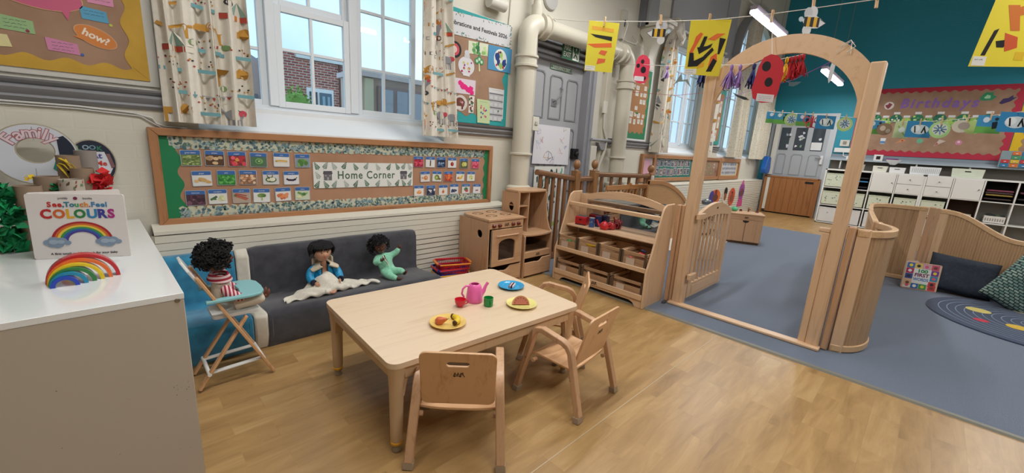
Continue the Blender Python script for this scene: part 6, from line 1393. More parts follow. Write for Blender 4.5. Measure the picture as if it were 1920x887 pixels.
# ---- doll in the high chair, faces +x
t, sk = doll('curly haired baby doll with striped red sleeves sitting in the toy high chair', (.345, 2.44, .38), PI/2-.05, '#6a4030', 'curly', .066, {'hair': dict(n=250, thick=1.0, face=-.55, fall=-.6), 'lip': '#7b3f38'}, (0, .02, .275), (.0, 0, .15), 9)
def stripes(name, c1, c2, ax='Z', sc=34):
    m, nt, b = nodes(name); tc = N_(nt, 'TexCoord'); sp = N_(nt, 'SeparateXYZ'); mu = N_(nt, 'Math', operation='MULTIPLY'); mu.inputs[1].default_value = sc; fr = N_(nt, 'Math', operation='FRACT')
    nt.links.new(tc.outputs['Object'], sp.inputs[0]); nt.links.new(sp.outputs[ax], mu.inputs[0]); nt.links.new(mu.outputs[0], fr.inputs[0])
    r = nt.nodes.new('ShaderNodeValToRGB'); r.color_ramp.interpolation = 'CONSTANT'; r.color_ramp.elements[0].color = lin(c1); r.color_ramp.elements[1].position = .5; r.color_ramp.elements[1].color = lin(c2)
    nt.links.new(fr.outputs[0], r.inputs['Fac']); nt.links.new(r.outputs['Color'], b.inputs['Base Color']); b.inputs['Roughness'].default_value = .9
    n = N_(nt, 'TexNoise', Scale=300.0); bp = N_(nt, 'Bump', Strength=.6, Distance=.003); nt.links.new(tc.outputs['Object'], n.inputs['Vector']); nt.links.new(n.outputs['Fac'], bp.inputs['Height']); nt.links.new(bp.outputs['Normal'], b.inputs['Normal'])
    return m
KN = flat_noise('cream_knit', '#d3c7b2', '#e0d5c2', 260, .95, .8, dist=.006); ST = stripes('striped_knit', '#9c2238', '#dfc4c4', 'Z', 48)
skin('jumper', [(0, 0, .03, .052, .05), (0, .012, .09, .055, .048), (0, .016, .15, .052, .044), (0, .012, .185, .03, .03)], [(0, 1), (1, 2), (2, 3)], KN, t)
MB().grid(lambda u, v: ((.060-.018*v)*math.cos(2*PI*u), (.055-.016*v)*math.sin(2*PI*u)+.014, .165+.035*v+.01*math.sin(2*PI*u+1)), 28, 5, ST).build('striped_scarf', t, ang=90).modifiers.new('th', 'SOLIDIFY').thickness = .012
ST2 = stripes('striped_sleeve_knit', '#9c2238', '#e2c2c6', 'Y', 62)
for s in (-1, 1):
    skin('sleeve', [(s*.055, .01, .145, .026, .026), (s*.085, -.01, .105, .028, .028), (s*.083, -.055, .075, .025, .025), (s*.06, -.085, .075, .02, .02)], [(0, 1), (1, 2), (2, 3)], ST2, t)
    hand('hand', t, (s*.052, -.095, .076), (-s*.3, -.9, 0), (0, 0, 1), sk, 1.1)
skin('trousers', [(0, 0, .03, .055, .05), (.04, -.06, .035, .035, .033), (.05, -.12, .035, .032, .030), (.055, -.18, .03, .03, .026), (-.04, -.06, .035, .035, .033), (-.05, -.12, .035, .032, .03), (-.055, -.175, .05, .03, .028)], [(0, 1), (1, 2), (2, 3), (0, 4), (4, 5), (5, 6)], P('#d9cfbd', .9), t)
foot('foot', t, (.055, -.185, .03), (.0, -.35, .9), (0, 1, .2), sk, .95); foot('foot', t, (-.055, -.18, .055), (0, -.35, .9), (0, 1, .2), sk, .95)

# ================================================================== on top of the cupboard
CZ = .7365
t = thing('rainbow_stacker', 'wooden six arch rainbow stacker fanned out in front of the colours book', 'wooden toy', (-.118, 2.072, CZ), .05)
for i, c in enumerate(('#b8232e', '#dd6a2c', '#e3c21f', '#2f7a3c', '#1d86a5', '#1f3fae')):
    Ro = .094-.0118*i; Ri = Ro-.0112
    o = [(Ro*math.cos(PI*k/28), Ro*1.0*math.sin(PI*k/28)) for k in range(29)]+[(Ri*math.cos(PI*k/28), Ri*math.sin(PI*k/28)) for k in range(28, -1, -1)]
    MB().prism(o, -.018, .018, P(c, .3, coat=.3), T=Tm((-.0095*i, -.0115*i, 0), (1, 0, 0), (0, 0, 1), (0, -1, 0))).build(('red', 'orange', 'yellow', 'green', 'turquoise', 'blue')[i]+'_arch', t, bevel=.002)
t = thing('board_book', 'See Touch Feel COLOURS board book standing open on the white cupboard', 'book', (-.267, 2.452, CZ), -.365)
BW, BH = .302, .265; PW = P('#dcd6d2', .4)
T = Tm((0, 0, 0), (1, 0, 0), (0, .035, .9994), (0, -.9994, .035))
MB().prism(rrect(0, 0, BW, BH, .008, 4), -.006, 0, PW, T=T).build('front_cover', t, bevel=.001)
MB().prism(rrect(0.004, .003, BW-.004, BH-.003, .006, 4), -.016, -.007, P('#e3ded6', .7), T=T).build('pages', t)
MB().prism(rrect(0, 0, BW*.9, BH+.003, .008, 4), -.004, 0, PW, T=Tm((0.002, .02, 0), (.86, .51, 0), (0, .0, 1), (.51, -.86, 0))).build('back_cover', t)
f = Flat(T @ Matrix.Translation((0, 0, .0006))); f.e = .0005
f.txt('priddy', .112, .248, .012, P('#3f3b40'), 0); f.disc(.150, .248, .0065, P('#7a2a4a'), 1); f.txt('books', .187, .248, .012, P('#3f3b40'), 0)
xs = .060
for ch, c, w_ in zip('See,Touch.Feel', ['#c22f2a', '#c22f2a', '#c22f2a', '#2f7a8f', '#2f7a8f', '#2f7a8f', '#3f9a5a', '#c77a2a', '#d98a2c', '#a8507a', '#3f7fae', '#3f7fae', '#3f7fae', '#3f7fae'], [.017, .015, .015, .006, .016, .015, .015, .014, .015, .006, .015, .015, .015, .008]):
    f.txt(ch, xs+w_/2, .222, .028, P(c, .5), 0, bold=.0009); xs += w_
for ch, c, x in zip('COLOURS', ['#b52a2a', '#c9622c', '#d9a52c', '#2f7a40', '#2f7fae', '#3f3f8f', '#a82a7a'], [.055, .094, .126, .157, .195, .226, .255]):
    f.txt(ch, x, .183, .050 if ch != 'O' else .047, P(c, .5), 0, bold=.0022, sx=.95)
for k, c in enumerate(('#a8232c', '#cf6a30', '#e0c040', '#3f8f4c', '#2f5f9f', '#4a3a8f')):
    R = .096-.0085*k; f.poly([(.155+R*math.cos(PI*q/30), .072+R*.84*math.sin(PI*q/30)) for q in range(31)]+[(.155+(R-.0085)*math.cos(PI*q/30), .072+(R-.0085)*.84*math.sin(PI*q/30)) for q in range(30, -1, -1)], P(c, .6), 1)
for cx in (.075, .235):
    for dx, dz, r_ in ((-.026, 0, .016), (-.008, .008, .02), (.014, .006, .018), (.03, -.002, .013), (0, -.008, .02), (-.016, -.009, .015)): f.disc(cx+dx, .068+dz, r_, P('#8193a8', .6), 2, ry=r_*.75)
    for dx, r_ in ((-.01, .014), (.012, .012)): f.disc(cx+dx, .07, r_, P('#9aaabb', .6), 4, ry=r_*.7)
f.txt('A first touch and feel book for your baby', .155, .02, .0125, P('#2f2b30'), 0, bold=.0002)
f.build('cover_print', t, smooth=False)
KT = P('#8f7a66', .85); KT2 = P('#9c8a78', .85)
def tube_person(label, x, y, r, h, mat=KT, extra=None, deco=None):
    t = thing('cardboard_tube', label, 'craft', (x, y, CZ)); m = MB().lathe([(r, 0), (r, h), (r-.003, h), (r-.003, .002)], mat, n=28); m.build('tube', t)
    return t
def tissue(t, pts, cols, seed, s=.03, nm='tissue_paper', n=40):
    rg = random.Random(seed); m = MB()
    for k in range(n):
        c = Vector(rg.choice(pts))+Vector([rg.uniform(-1, 1)*s*.8 for _ in range(3)]); d = Vector([rg.uniform(-1, 1) for _ in range(3)]).normalized(); u = d.orthogonal().normalized()*s*rg.uniform(.5, 1.1); v = d.cross(u.normalized())*s*rg.uniform(.4, .9)
        m.add([c-u, c-v*.8+d*s*.2, c+d*s*.1, c+u, c+v-d*s*.25], [(0, 1, 2), (1, 3, 2), (2, 3, 4), (0, 2, 4)], P(rg.choice(cols), .7))
    return m.build(nm, t, smooth=False)
t = tube_person('cardboard tube with shaggy green tissue paper at the left picture edge', -.27, 2.66, .042, .275)
tissue(t, [(-.06-.015*math.sin(k), -.03, .03+.028*k) for k in range(9)], ['#0f7a4a', '#159055', '#0a6a40'], 1, .034, n=110); tissue(t, [(-.10, -.03, .0+.02*k) for k in range(10, 12)]+[(-.095, -.03, .03), (-.05, -.035, .0+.03)], ['#0f7a4a', '#1a9a5c'], 2, .04, n=40)
t = tube_person('cardboard tube with green tissue and red paper figure behind the colours book', -.222, 2.80, .042, .300)
tissue(t, [(.02, -.045, .24), (.03, -.045, .26), (.025, -.045, .20)], ['#2f8f5a', '#2a7f50'], 3, .016, n=20); tissue(t, [(.045, -.02, .25), (.045, -.02, .22), (.04, -.03, .27)], ['#b8232c', '#c9362f'], 4, .014, n=16); tissue(t, [(-.05, 0, .29)], ['#e0c020'], 5, .015, n=6)
t = tube_person('cardboard tube wound with yellow curled paper strips', -.155, 2.98, .042, .385)
rg = random.Random(8); m = MB()
for k in range(12):
    a = rg.uniform(-2.6, -.4); z = rg.uniform(.22, .38); m.tube([(.05*math.cos(a+.35*q), .05*math.sin(a+.35*q)-.01*math.sin(q), z-.022*q+.012*math.sin(q*1.7+k)) for q in range(8)], 1.0, P('#d9bc2f', .6), sec=[(-.006, -.0006), (.006, -.0006), (.006, .0006), (-.006, .0006)])
m.build('paper_strips', t, smooth=False); tissue(t, [(.0, -.045, .30), (.02, -.045, .27)], ['#23262c'], 3, .014, n=8)
t = tube_person('pale cardboard tube speckled with brown and green marks', -.145, 2.74, .042, .292, P('#b5aa9c', .85))
m = MB(); rg = random.Random(5)
for k in range(26): a = rg.uniform(-2.6, -.5); z = rg.uniform(.17, .285); q = .0425; m.add([(q*math.cos(a+d), q*math.sin(a+d), z+e) for d, e in ((0, 0), (.14, .004), (.2, .016), (.05, .012))], [(0, 1, 2, 3)], P(rg.choice(['#7b4a3a', '#4f7a4f', '#a83f3a', '#5a4a40']), .8))
m.build('painted_marks', t, smooth=False)
t = tube_person('cardboard tube with big red tissue bow', -.11, 2.90, .042, .33)
tissue(t, [(.055, -.02, .25), (.065, -.02, .28), (.05, -.03, .30), (.06, -.03, .23)], ['#c01f26', '#d02c2c', '#a8181f'], 7, .034, n=46)
t = tube_person('tallest grey brown cardboard tube against the LOOK AT ME board', -.095, 3.08, .042, .405, P('#8d8580', .85))
tissue(t, [(-.03, -.04, .33), (-.035, -.04, .3)], ['#23262c', '#a8232c'], 7, .014, n=12)
# wooden ring board FAMILY and LOOK AT ME board, both leaning on the wall
def oval_board(label, cx, cz, rx, rz, y, tilt, hole=None, col='#c9ccd4', rim='#a59c86', decor=None, ang=0):
    t = thing('display_mirror_board' if False else 'craft_board', label, 'craft board', (cx, y, cz), 0, rx=tilt)
    T = Tm((0, 0, 0), (1, 0, 0), (0, 0, 1), (0, -1, 0)) @ Matrix.Rotation(ang, 4, 'Z'); L = [circ(0, 0, rx, 44, rz)]
    if hole: L.append(circ(hole[0], hole[1], hole[2], 32, hole[3]))
    MB().curve_fill(L, .014, P(rim, .6), T=T, bev=.002).build('board', t)
    L2 = [circ(0, 0, rx-.006, 44, rz-.006)]
    if hole: L2.append(circ(hole[0], hole[1], hole[2]+.005, 32, hole[3]+.005))
    MB().curve_fill(L2, .001, P(col, .7), T=T @ Matrix.Translation((0, 0, .0078))).build('paper_face', t)
    f = Flat(T @ Matrix.Translation((0, 0, .0083))); decor(f); f.build('lettering', t, smooth=False); return t
def dec(f):
    for k, ch in enumerate('Family'):
        a = 2.5-.36*k; a = [2.42, 2.06, 1.66, 1.36, 1.18, .90][k]; f.txt(ch, .106*math.cos(a), .106*math.sin(a), .078, P('#a5656c', .8), 1, rot=a-PI/2, bold=.0042); f.txt(ch, .106*math.cos(a), .106*math.sin(a), .078, P('#d6c3c8', .8), 2, rot=a-PI/2, bold=.001)
    f.line([(.0, .07), (.0, .135)], .0012, P('#4a4a55'), 1); f.line([(-.01, -.07), (-.012, -.135)], .0012, P('#4a4a55'), 1)
    f.poly([(.078, .085)]+[(.14*math.cos(a), .142*math.sin(a)) for a in (.75, .6, .45, .3, .15, 0, -.15)]+[(.08, -.03)], P('#1f2638', .7), 2); f.poly([(.065, -.02), (.12, -.06), (.09, -.11), (.05, -.07)], P('#2f7f6f', .7), 3)
oval_board('large round white ring board lettered Family leaning on the wall', -.27, 1.112, .152, .152, 3.17, -.06, hole=(0, .02, .063, .06), decor=dec)
def dec(f):
    for k, ch in enumerate('LOOK'): f.txt(ch, -.045+.026*k, .083-.004*abs(k-1.5), .032, P(['#3f8a6a', '#8fa8b8', '#6f8f9f', '#2f7a5a'][k]), 1, bold=.001)
    f.poly([(-.02, .06), (.05, .06), (.075, -.03), (.04, -.11), (-.03, -.05)], P('#d0d2da', .8), 1); f.txt('At', .018, .038, .042, P('#3a3f8a'), 3, bold=.001); f.txt('Me', .032, -.003, .036, P('#c0392f'), 3, bold=.001); f.disc(.028, -.06, .01, P('#2a3048'), 3)
    f.poly([(.055, .05), (.07, .05), (.085, -.02), (.07, -.03)], P('#7d5a5a'), 2)
oval_board('dark oval LOOK AT ME board leaning on the wall behind the tubes', -.075, 1.07, .095, .125, 3.21, -.05, col='#232838', decor=dec)
# ================================================================== ceiling tubes
def tube_light(label, x0, x1, y, z, rad=0.0):
    t = thing('ceiling_light', label, 'light', ((x0+x1)/2, y, z), rad, 'suspended tube lights'); h = (x1-x0)/2
    MB().prism([(-.035, .0), (.035, 0), (.05, .05), (-.05, .05)], -h, h, P('#b9aebf', .5), T=Tm((0, 0, .012), (0, 1, 0), (0, 0, 1), (1, 0, 0))).build('housing', t)
    MB().b2((-h, -.045, -.035), (h, .045, .011), P('#ffffff', .5, emit=9.0)).build('diffuser', t, bevel=.01)
    for s in (-1, 1): MB().cyl((s*h*.7, 0, .06), (s*h*.7, 0, H_ROOM-z), .004, P('#8b8b8e'), 6).build('suspension_wire', t)
    L = bpy.data.lights.new('tube_glow', 'AREA'); L.shape = 'RECTANGLE'; L.size = 2*h; L.size_y = .09; L.energy = LAMP_W; L.color = LAMP_COL
    o = bpy.data.objects.new('tube_glow', L); COL.objects.link(o); o.parent = t; o.location = (0, 0, -.042)
tube_light('bright suspended tube light above the left of the arch', 6.26, 7.79, 2.1, 3.2)
tube_light('suspended tube light seen through the archway before the teal wall', 9.4, 11.2, 1.8, 2.95)
for lb, a in (('suspended tube light over the sofa and cupboard, out of the picture', (-.2, 1.6, 1.3, 3.3)), ('suspended tube light over the open floor, out of the picture', (-.2, 1.6, -1.4, 3.3)), ('suspended tube light over the carpet edge, out of the picture', (3.0, 4.8, -1.0, 3.3)),
              ('suspended tube light over the carpet nook, out of the picture', (6.4, 8.2, -1.4, 3.3)), ('suspended tube light before the far cube shelves, out of the picture', (9.4, 11.2, -1.6, 3.2)), ('suspended tube light high over the toy shelf, out of the picture', (2.5, 4.1, 2.0, 3.5))):
    tube_light(lb, *a)

# ================================================================== washing line across the room with pegs and pictures
PG = P('#c9a57c', .6); STR = P('#d8d5cc', .8)
LINE = [(3.44, 3.2, 2.62), (3.3, 2.65, 2.475), (3.228, 2.302, 2.401), (3.3, 1.85, 2.345), (3.395, 1.406, 2.311), (3.45, 1.058, 2.305), (3.52, .82, 2.318), (3.60, .499, 2.335), (3.72, .2, 2.36), (3.9, -.3, 2.40), (4.3, -1.4, 2.55)]
tag(MB().tube(LINE, .0028, STR, 6).tube([(3.42, 2.35+.7, 2.585), (3.43, 3.02, 2.56)], .006, STR).build('washing_line'), 'white string line running from the fat pipe past the top of the arch', 'string')
def peg(label, p, rz=0.0, tilt=0.0):
    t = thing('clothes_peg', label, 'peg', p, rz, 'wooden pegs on the washing line', rx=0, ry=tilt)
    for s in (-1, 1): MB().prism([(-.004, -.06), (.004, -.06), (.004, .008), (.0055, .02), (.003, .022), (-.004, .012)] if s > 0 else [(-.004, -.06), (.004, -.06), (.004, .012), (-.003, .022), (-.0055, .02), (-.004, .008)], -.004, .004, PG, T=Tm((0, s*.0048, 0), (0, s, 0), (0, 0, 1), (s, 0, 0))).build('peg_half', t)
    MB().cyl((0, -.008, -.02), (0, .008, -.02), .0035, STEEL, 8).build('spring', t); return t
def facing(p, rz, w_, h_):  # frame of a hanging sheet: x right, y up, z to the viewer, hung from point p (its top centre)
    return Matrix.Translation(p) @ Matrix.Rotation(rz, 4, 'Z') @ Tm((0, 0, 0), (1, 0, 0), (0, 0, 1), (0, -1, 0))
def hanging(name, label, cat, p, rz, fn, group=None, roll=0.0, sc=1.0):
    f = Flat(facing(p, rz, 0, 0) @ Matrix.Scale(sc, 4) @ Matrix.Rotation(roll, 4, 'Z')); fn(f); return tag(f.build(name, smooth=False), label, cat, group)
YE = '#d9cc3c'
def col1(f):
    f.poly([(-.135, -.41), (.12, -.41), (.145, .0), (-.13, .0)], P(YE, .7), 1)
    f.poly([(-.10, -.04), (.10, -.05), (.10, -.08), (-.10, -.07)], P('#dfa53a'), 2); f.poly([(-.11, -.105), (.09, -.115), (.09, -.15), (-.06, -.13)], P('#1a1a1a'), 2)
    f.poly([(-.13, -.19), (.09, -.165), (.095, -.20), (-.06, -.215)], P('#dd6a2c'), 2); f.poly([(.0, -.23), (.06, -.235), (.04, -.275), (-.02, -.26)], P('#d8643a'), 2); f.poly([(-.02, -.30), (.05, -.30), (.045, -.33), (-.03, -.35)], P('#d8643a'), 2)
    f.rect(-.13, -.405, -.04, -.365, P('#dcdcd6'), 2); f.scrawl(-.088, -.375, .07, BLACK, 3); f.scrawl(-.1, -.393, .05, BLACK, 3)
hanging('child_collage', 'yellow collage with orange and black paper strips, leftmost on the washing line', 'collage', (3.228, 2.29, 2.395), -1.0+.35, col1)
def col2(f):
    f.poly([(-.14, -.40), (.12, -.415), (.15, -.0), (-.145, -.0)], P('#dccb35', .7), 1)
    rg = random.Random(4)
    for pts, c in (([(-.09, -.12), (-.06, -.09), (-.04, -.1), (-.07, -.17), (-.1, -.24), (-.125, -.24), (-.1, -.17)], '#d9622c'), ([(.0, -.14), (.06, -.1), (.12, -.1), (.09, -.12), (.05, -.15)], '#dd6f30'), ([(.04, -.27), (.08, -.24), (.09, -.30), (.06, -.36), (.03, -.35)], '#d9622c'),
                   ([(-.03, -.12), (-.005, -.12), (-.03, -.22), (-.06, -.22)], '#141414'), ([(-.12, -.24), (-.09, -.24), (-.08, -.3), (-.02, -.27), (.04, -.2), (.055, -.22), (.0, -.29), (-.05, -.34), (-.12, -.345)], '#141414'),
                   ([(.085, -.13), (.13, -.14), (.1, -.25), (.085, -.25)], '#141414'), ([(-.07, -.2), (.0, -.19), (.04, -.17), (.03, -.2), (-.05, -.25)], '#1a1a1a'), ([(.06, -.28), (.09, -.3), (.06, -.38), (.02, -.38), (.04, -.33)], '#141414'), ([(-.05, -.33), (.0, -.31), (.0, -.345), (-.05, -.36)], '#d9a52a')):
        f.poly(pts, P(c, .7), 2+rg.randint(0, 3))
    f.rect(-.14, -.4, -.05, -.36, P('#dcdcd6'), 2); f.scrawl(-.1, -.372, .06, BLACK, 3); f.scrawl(-.1, -.39, .06, BLACK, 3)
hanging('child_collage', 'yellow collage with crossed black strips and orange pieces hanging left of the arch', 'collage', (3.38, 1.425, 2.31), -1.05, col2, sc=.97)
def col3(f):
    f.poly([(-.15, -.415), (.16, -.41), (.17, .0), (-.10, .0)], P('#dfcf38', .7), 1)
    for pts, c in (([(-.05, -.12), (.0, -.12), (.03, -.24), (-.01, -.24)], '#c9702c'), ([(.0, -.13), (.08, -.1), (.12, -.11), (.05, -.16), (.01, -.17)], '#c9702c'), ([(-.08, -.24), (-.06, -.23), (-.09, -.36), (-.11, -.36)], '#161616'), ([(-.06, -.29), (.0, -.28), (-.02, -.32), (-.05, -.32)], '#161616'), ([(-.03, -.25), (.03, -.27), (.04, -.32), (-.01, -.34), (-.02, -.30)], '#c9562c'), ([(.04, -.34), (.08, -.34), (.08, -.38), (.04, -.38)], '#d9b52a')):
        f.poly(pts, P(c, .7), 2)
    f.rect(-.14, -.41, -.08, -.365, P('#dcdcd6'), 2); f.scrawl(-.11, -.38, .04, BLACK, 3)
hanging('child_collage', 'yellow collage with brown and black scraps cut by the right picture edge', 'collage', (3.80, -.13, 2.375), -.95, col3, sc=1.12)
def bee(flip):
    def g(f):
        s = -1 if flip else 1
        W_ = P('#d8d9dc', .7)
        f.disc(s*.0, -.045, .033, W_, 1, ry=.04); f.disc(-s*.02, -.155, .03, W_, 1, ry=.035); f.disc(-s*.03, -.05, .028, P('#c3c6cc', .7), 2, ry=.036)
        f.poly([(-s*.06, -.10), (-s*.04, -.065), (s*.02, -.06), (s*.06, -.08), (s*.10, -.105), (s*.05, -.14), (-s*.03, -.145)][::s], W_, 2)
        for a, b, c in ((-.05, -.03, '#2a2a2c'), (-.03, -.008, '#d9a82a'), (-.008, .015, '#2a2a2c'), (.015, .038, '#e0b02c'), (.038, .055, '#2a2a2c')):
            f.poly([(s*a, -.075), (s*b, -.072), (s*b, -.135), (s*a, -.132)], P(c, .7), 3)
        f.disc(-s*.072, -.09, .016, P('#b9d0dc', .7), 2); f.line([(s*.06, -.085), (s*.10, -.105), (s*.06, -.135)], .004, P('#3a3a3a'), 3)
    return g
hanging('paper_bee', 'small paper bee pegged between the two left yellow collages', 'craft', (3.315, 1.80, 2.36), -.9, bee(True))
hanging('paper_bee', 'larger paper bee pegged above the arch', 'craft', (3.50, .80, 2.33), -.75, bee(False))
peg('wooden peg holding the leftmost yellow collage', (3.232, 2.28, 2.415), -.6, .15); peg('wooden peg holding the yellow collage left of the arch', (3.385, 1.435, 2.335), .8, -.1)
peg('wooden peg holding the small paper bee', (3.315, 1.80, 2.375), .7, .2); peg('wooden peg holding the larger paper bee', (3.515, .81, 2.36), .8, .1); peg('empty wooden peg right of the larger bee', (3.612, .49, 2.345), .8, .1); peg('wooden peg holding the red ladybird over the arch', (3.455, 1.03, 2.31), .8, -.05)
tag(MB().tube([(3.23, 2.06, 2.372), (3.24, 2.05, 2.34), (3.22, 2.1, 2.1), (3.2, 2.13, 2.06)], .002, STR, 6).build('string_tail'), 'loose white string end dangling left of the first yellow collage', 'string')
def lady(spots, col, tagpos):
    def g(f):
        f.poly([(-.085*1.0, -.16), (-.08, -.09), (-.055, -.03), (-.01, -.005), (.04, -.01), (.085, -.05), (.10, -.13), (.09, -.26), (.06, -.315), (-.01, -.325), (-.075, -.30), (-.095, -.24)], P(col, .7), 1)
        for x, y, r_ in spots: f.disc(x, y, r_, P('#16161a', .7), 2, ry=r_*1.1)
        x, y = tagpos; f.rect(x-.06, y-.025, x+.06, y+.025, P('#d9d4d8'), 2); f.scrawl(x, y+.010, .09, P('#6a6468'), 3); f.scrawl(x, y-.002, .09, P('#6a6468'), 3, k=2); f.scrawl(x-.02, y-.014, .05, P('#6a6468'), 3, k=1)
    return g
hanging('paper_ladybird', 'big red paper ladybird with two black spots hanging inside the arch', 'craft', (3.34, .95, 2.015), -.78, lady(((-.025, -.085, .03), (.012, -.185, .028)), '#c02a35', (.01, -.29)), roll=-.03)
hanging('paper_ladybird', 'pink red paper ladybird hanging before the green edged board', 'craft', (4.6, 2.66, 2.42), -.6, lady(((.0, -.08, .022), (-.05, -.13, .022), (.02, -.17, .034), (.045, -.26, .02)), '#cf3a52', (-.02, -.27)))
tag(MB().tube([(3.45, 1.03, 2.29), (3.34, .95, 1.99)], .0018, STR, 6).build('string'), 'thin string holding the big red ladybird', 'string')
tag(MB().tube([(3.27, 1.95, 2.355), (4.0, 2.4, 2.41), (4.6, 2.66, 2.47), (4.6, 2.66, 2.38)], .0018, STR, 6).build('string'), 'thin string holding the pink red ladybird', 'string')
# second line with tassels behind the arch
L2 = [(5.0, 3.29, 2.43), (4.6, 2.641, 2.306), (4.25, 2.235, 2.2), (3.95, 1.862, 2.114), (3.62, 1.464, 2.03), (3.44, 1.269, 1.986), (3.40, 1.142, 1.968), (3.46, 1.039, 1.983), (3.6, .919, 2.032), (3.7, .794, 2.073), (3.54, .66, 2.10)]
tag(MB().tube(L2, .0028, STR, 6).build('tassel_line'), 'white string line through the arch carrying coloured tassels', 'string')
def tassel(label, p, cols, n=26, l=.16, spread=.06, seed=1):
    rg = random.Random(seed); t = thing('tissue_tassel', label, 'tassel', p, 0, 'tissue tassels on the line through the arch'); m = MB()
    for k in range(n):
        a = rg.uniform(0, 6.28); q = rg.uniform(.2, 1)*spread; e = Vector((q*math.cos(a), q*math.sin(a), -l*rg.uniform(.75, 1.05))); b = Vector((0, 0, -.03)); md_ = b.lerp(e, .5)+Vector((rg.uniform(-.008, .008),)*3)
        m.tube([b, md_, e], 1.0, P(rg.choice(cols), .8), sec=[(-.005, -.0012), (.005, -.0012), (.005, .0012), (-.005, .0012)])
    m.build('fringe', t, smooth=False); MB().ell((0, 0, -.018), (.012, .012, .024), P(cols[0], .8), 10, 8).build('knot', t)
def mixp(a, b, k): return tuple(x+(y-x)*k for x, y in zip(a, b))
PU, NV, RE, YL = ['#8f6fae', '#a184bf', '#77599a'], ['#23285c', '#2f3778', '#1a1e48'], ['#b8232f', '#cf3440', '#961a26'], ['#e0b52c', '#efc93c']
tassel('small purple tassel by the second window', (4.15, 2.112, 2.17), PU, 12, .12, .035, 1); tassel('dark navy tassel left of the arch post', (3.68, 1.541, 2.045), NV, 26, .165, .055, 2)
tassel('left one of the lilac tassels inside the arch', (3.42, 1.231, 1.979), PU, 30, .165, .065, 3); tassel('right one of the lilac tassels inside the arch', (3.405, 1.165, 1.971), PU, 26, .165, .04, 4)
tassel('navy tassel just left of the big red ladybird', (3.43, 1.081, 1.975), NV, 22, .165, .04, 5); tassel('yellow tassel half behind the big red ladybird', (3.60, .925, 2.032), YL, 20, .16, .03, 6)
for k, lb in enumerate(('red tassel nearest the big ladybird', 'second of the crowded red tassels right of the ladybird', 'third of the crowded red tassels right of the ladybird', 'rightmost red tassel inside the arch')): tassel(lb, (3.615+.014*k, .905-.022*k, 2.036+.006*k), RE, 22, .165-.008*k, .05, 7+k)
tag(MB().tube([(5.25, 3.29, 2.12), (5.0, 2.4, 2.0), (4.4, 1.8, 1.93), (3.55, 1.43, 1.85)], .0022, P('#b5545f'), 6).build('string'), 'thin reddish string low inside the arch', 'string')
tag(MB().tube([(3.545, 1.40, 1.72), (3.9, 1.22, 1.86), (4.1, .98, 1.955), (4.0, .72, 2.06), (3.55, .55, 2.08)], 1.0, P('#8f5fae', .7), sec=[(-.006, -.001), (.006, -.001), (.006, .001), (-.006, .001)]).build('ribbon'), 'purple ribbon stretched from the ladybird up to the arch', 'ribbon')
tag(MB().tube([(3.46, .60, 2.045), (3.44, .55, 2.07), (3.44, .52, 2.03), (3.45, .56, 2.0)], .003, STR, 6).tube([(3.46, .62, 2.0), (3.45, .56, 2.06), (3.455, .545, 2.065), (3.45, .54, 1.99)], .0025, STR, 6).build('string_bow'), 'grey string bow tied to the right shoulder of the arch', 'string')
f = Flat(facing((4.0, .72, 2.05), -.8, 0, 0)); f.poly([(-.012, -.03), (.0, .035), (.018, .03), (.03, .04), (.022, -.02), (.018, -.12), (.0, -.15), (-.014, -.11)], P('#c9ccd0', .6), 1)
tag(f.build('paper_plane', smooth=False), 'white folded paper bird hanging before the tube light in the arch', 'craft')
f = Flat(facing((4.1, .98, 1.95), -.8, 0, 0)); f.poly([(-.07, .0), (-.02, -.012), (.07, -.004), (.04, -.03), (.01, -.045), (-.03, -.04), (-.03, -.02)], P('#4a6068', .6), 1); tag(f.build('paper_plane', smooth=False), 'dark grey green paper bird on the purple ribbon', 'craft')
f = Flat(facing((3.95, 1.845, 1.97), -.7, 0, 0)); f.poly([(-.02, .08), (-.08, -.03), (-.04, .0), (.03, .01), (.09, -.04), (.05, .03), (.0, .02)], P('#7d8a86', .6), 1); f.line([(.0, .05), (.0, .145)], .002, STR, 1); tag(f.build('paper_plane', smooth=False), 'grey green paper bird hanging before the second window', 'craft')
f = Flat(facing((3.6, 1.127, 1.765), -.8, 0, 0)); f.poly([(-.14, .03), (-.10, -.0), (-.04, -.02), (.0, -.02), (-.03, .0), (-.09, .012)], P('#55666c', .6), 1); f.line([(-.02, -.02), (.0, .03), (.02, .10)], .002, STR, 1); tag(f.build('paper_plane', smooth=False), 'dark paper bird wing showing left of the big ladybird', 'craft')
# third line, cards across the far part of the room
L3p = [(7.13, 1.93, 2.01), (6.9, 1.45, 1.95), (6.7, .95, 1.89), (6.55, .5, 1.82), (6.2, .1, 1.80), (5.9, -.2, 1.82), (5.5, -.6, 1.86), (5.2, -.9, 1.92)]
tag(MB().tube(L3p, .0028, STR, 6).build('card_line'), 'white string line of painted cards before the teal wall', 'string')
def at3(s):
    k = s*(len(L3p)-1); i = min(int(k), len(L3p)-2); return mixp(L3p[i], L3p[i+1], k-i)
def plate_art(seed, wd, col='#b9cf7a'):
    def g(f):
        rg = random.Random(seed); f.disc(0, -.09, .095, P(col, .7), 1, ry=.085, n=22); f.disc(0, -.085, .07, P('#cfd8c4', .7), 2, ry=.06, n=20)
        for k in range(9): a = k*.7+rg.uniform(-.1, .1); f.line([(.01*math.cos(a), -.085+.01*math.sin(a)), (.06*math.cos(a), -.085+.052*math.sin(a))], .010, P(['#3f6a9a', '#5c8ab5', '#2f4f7f'][k % 3], .7), 4)
    return g
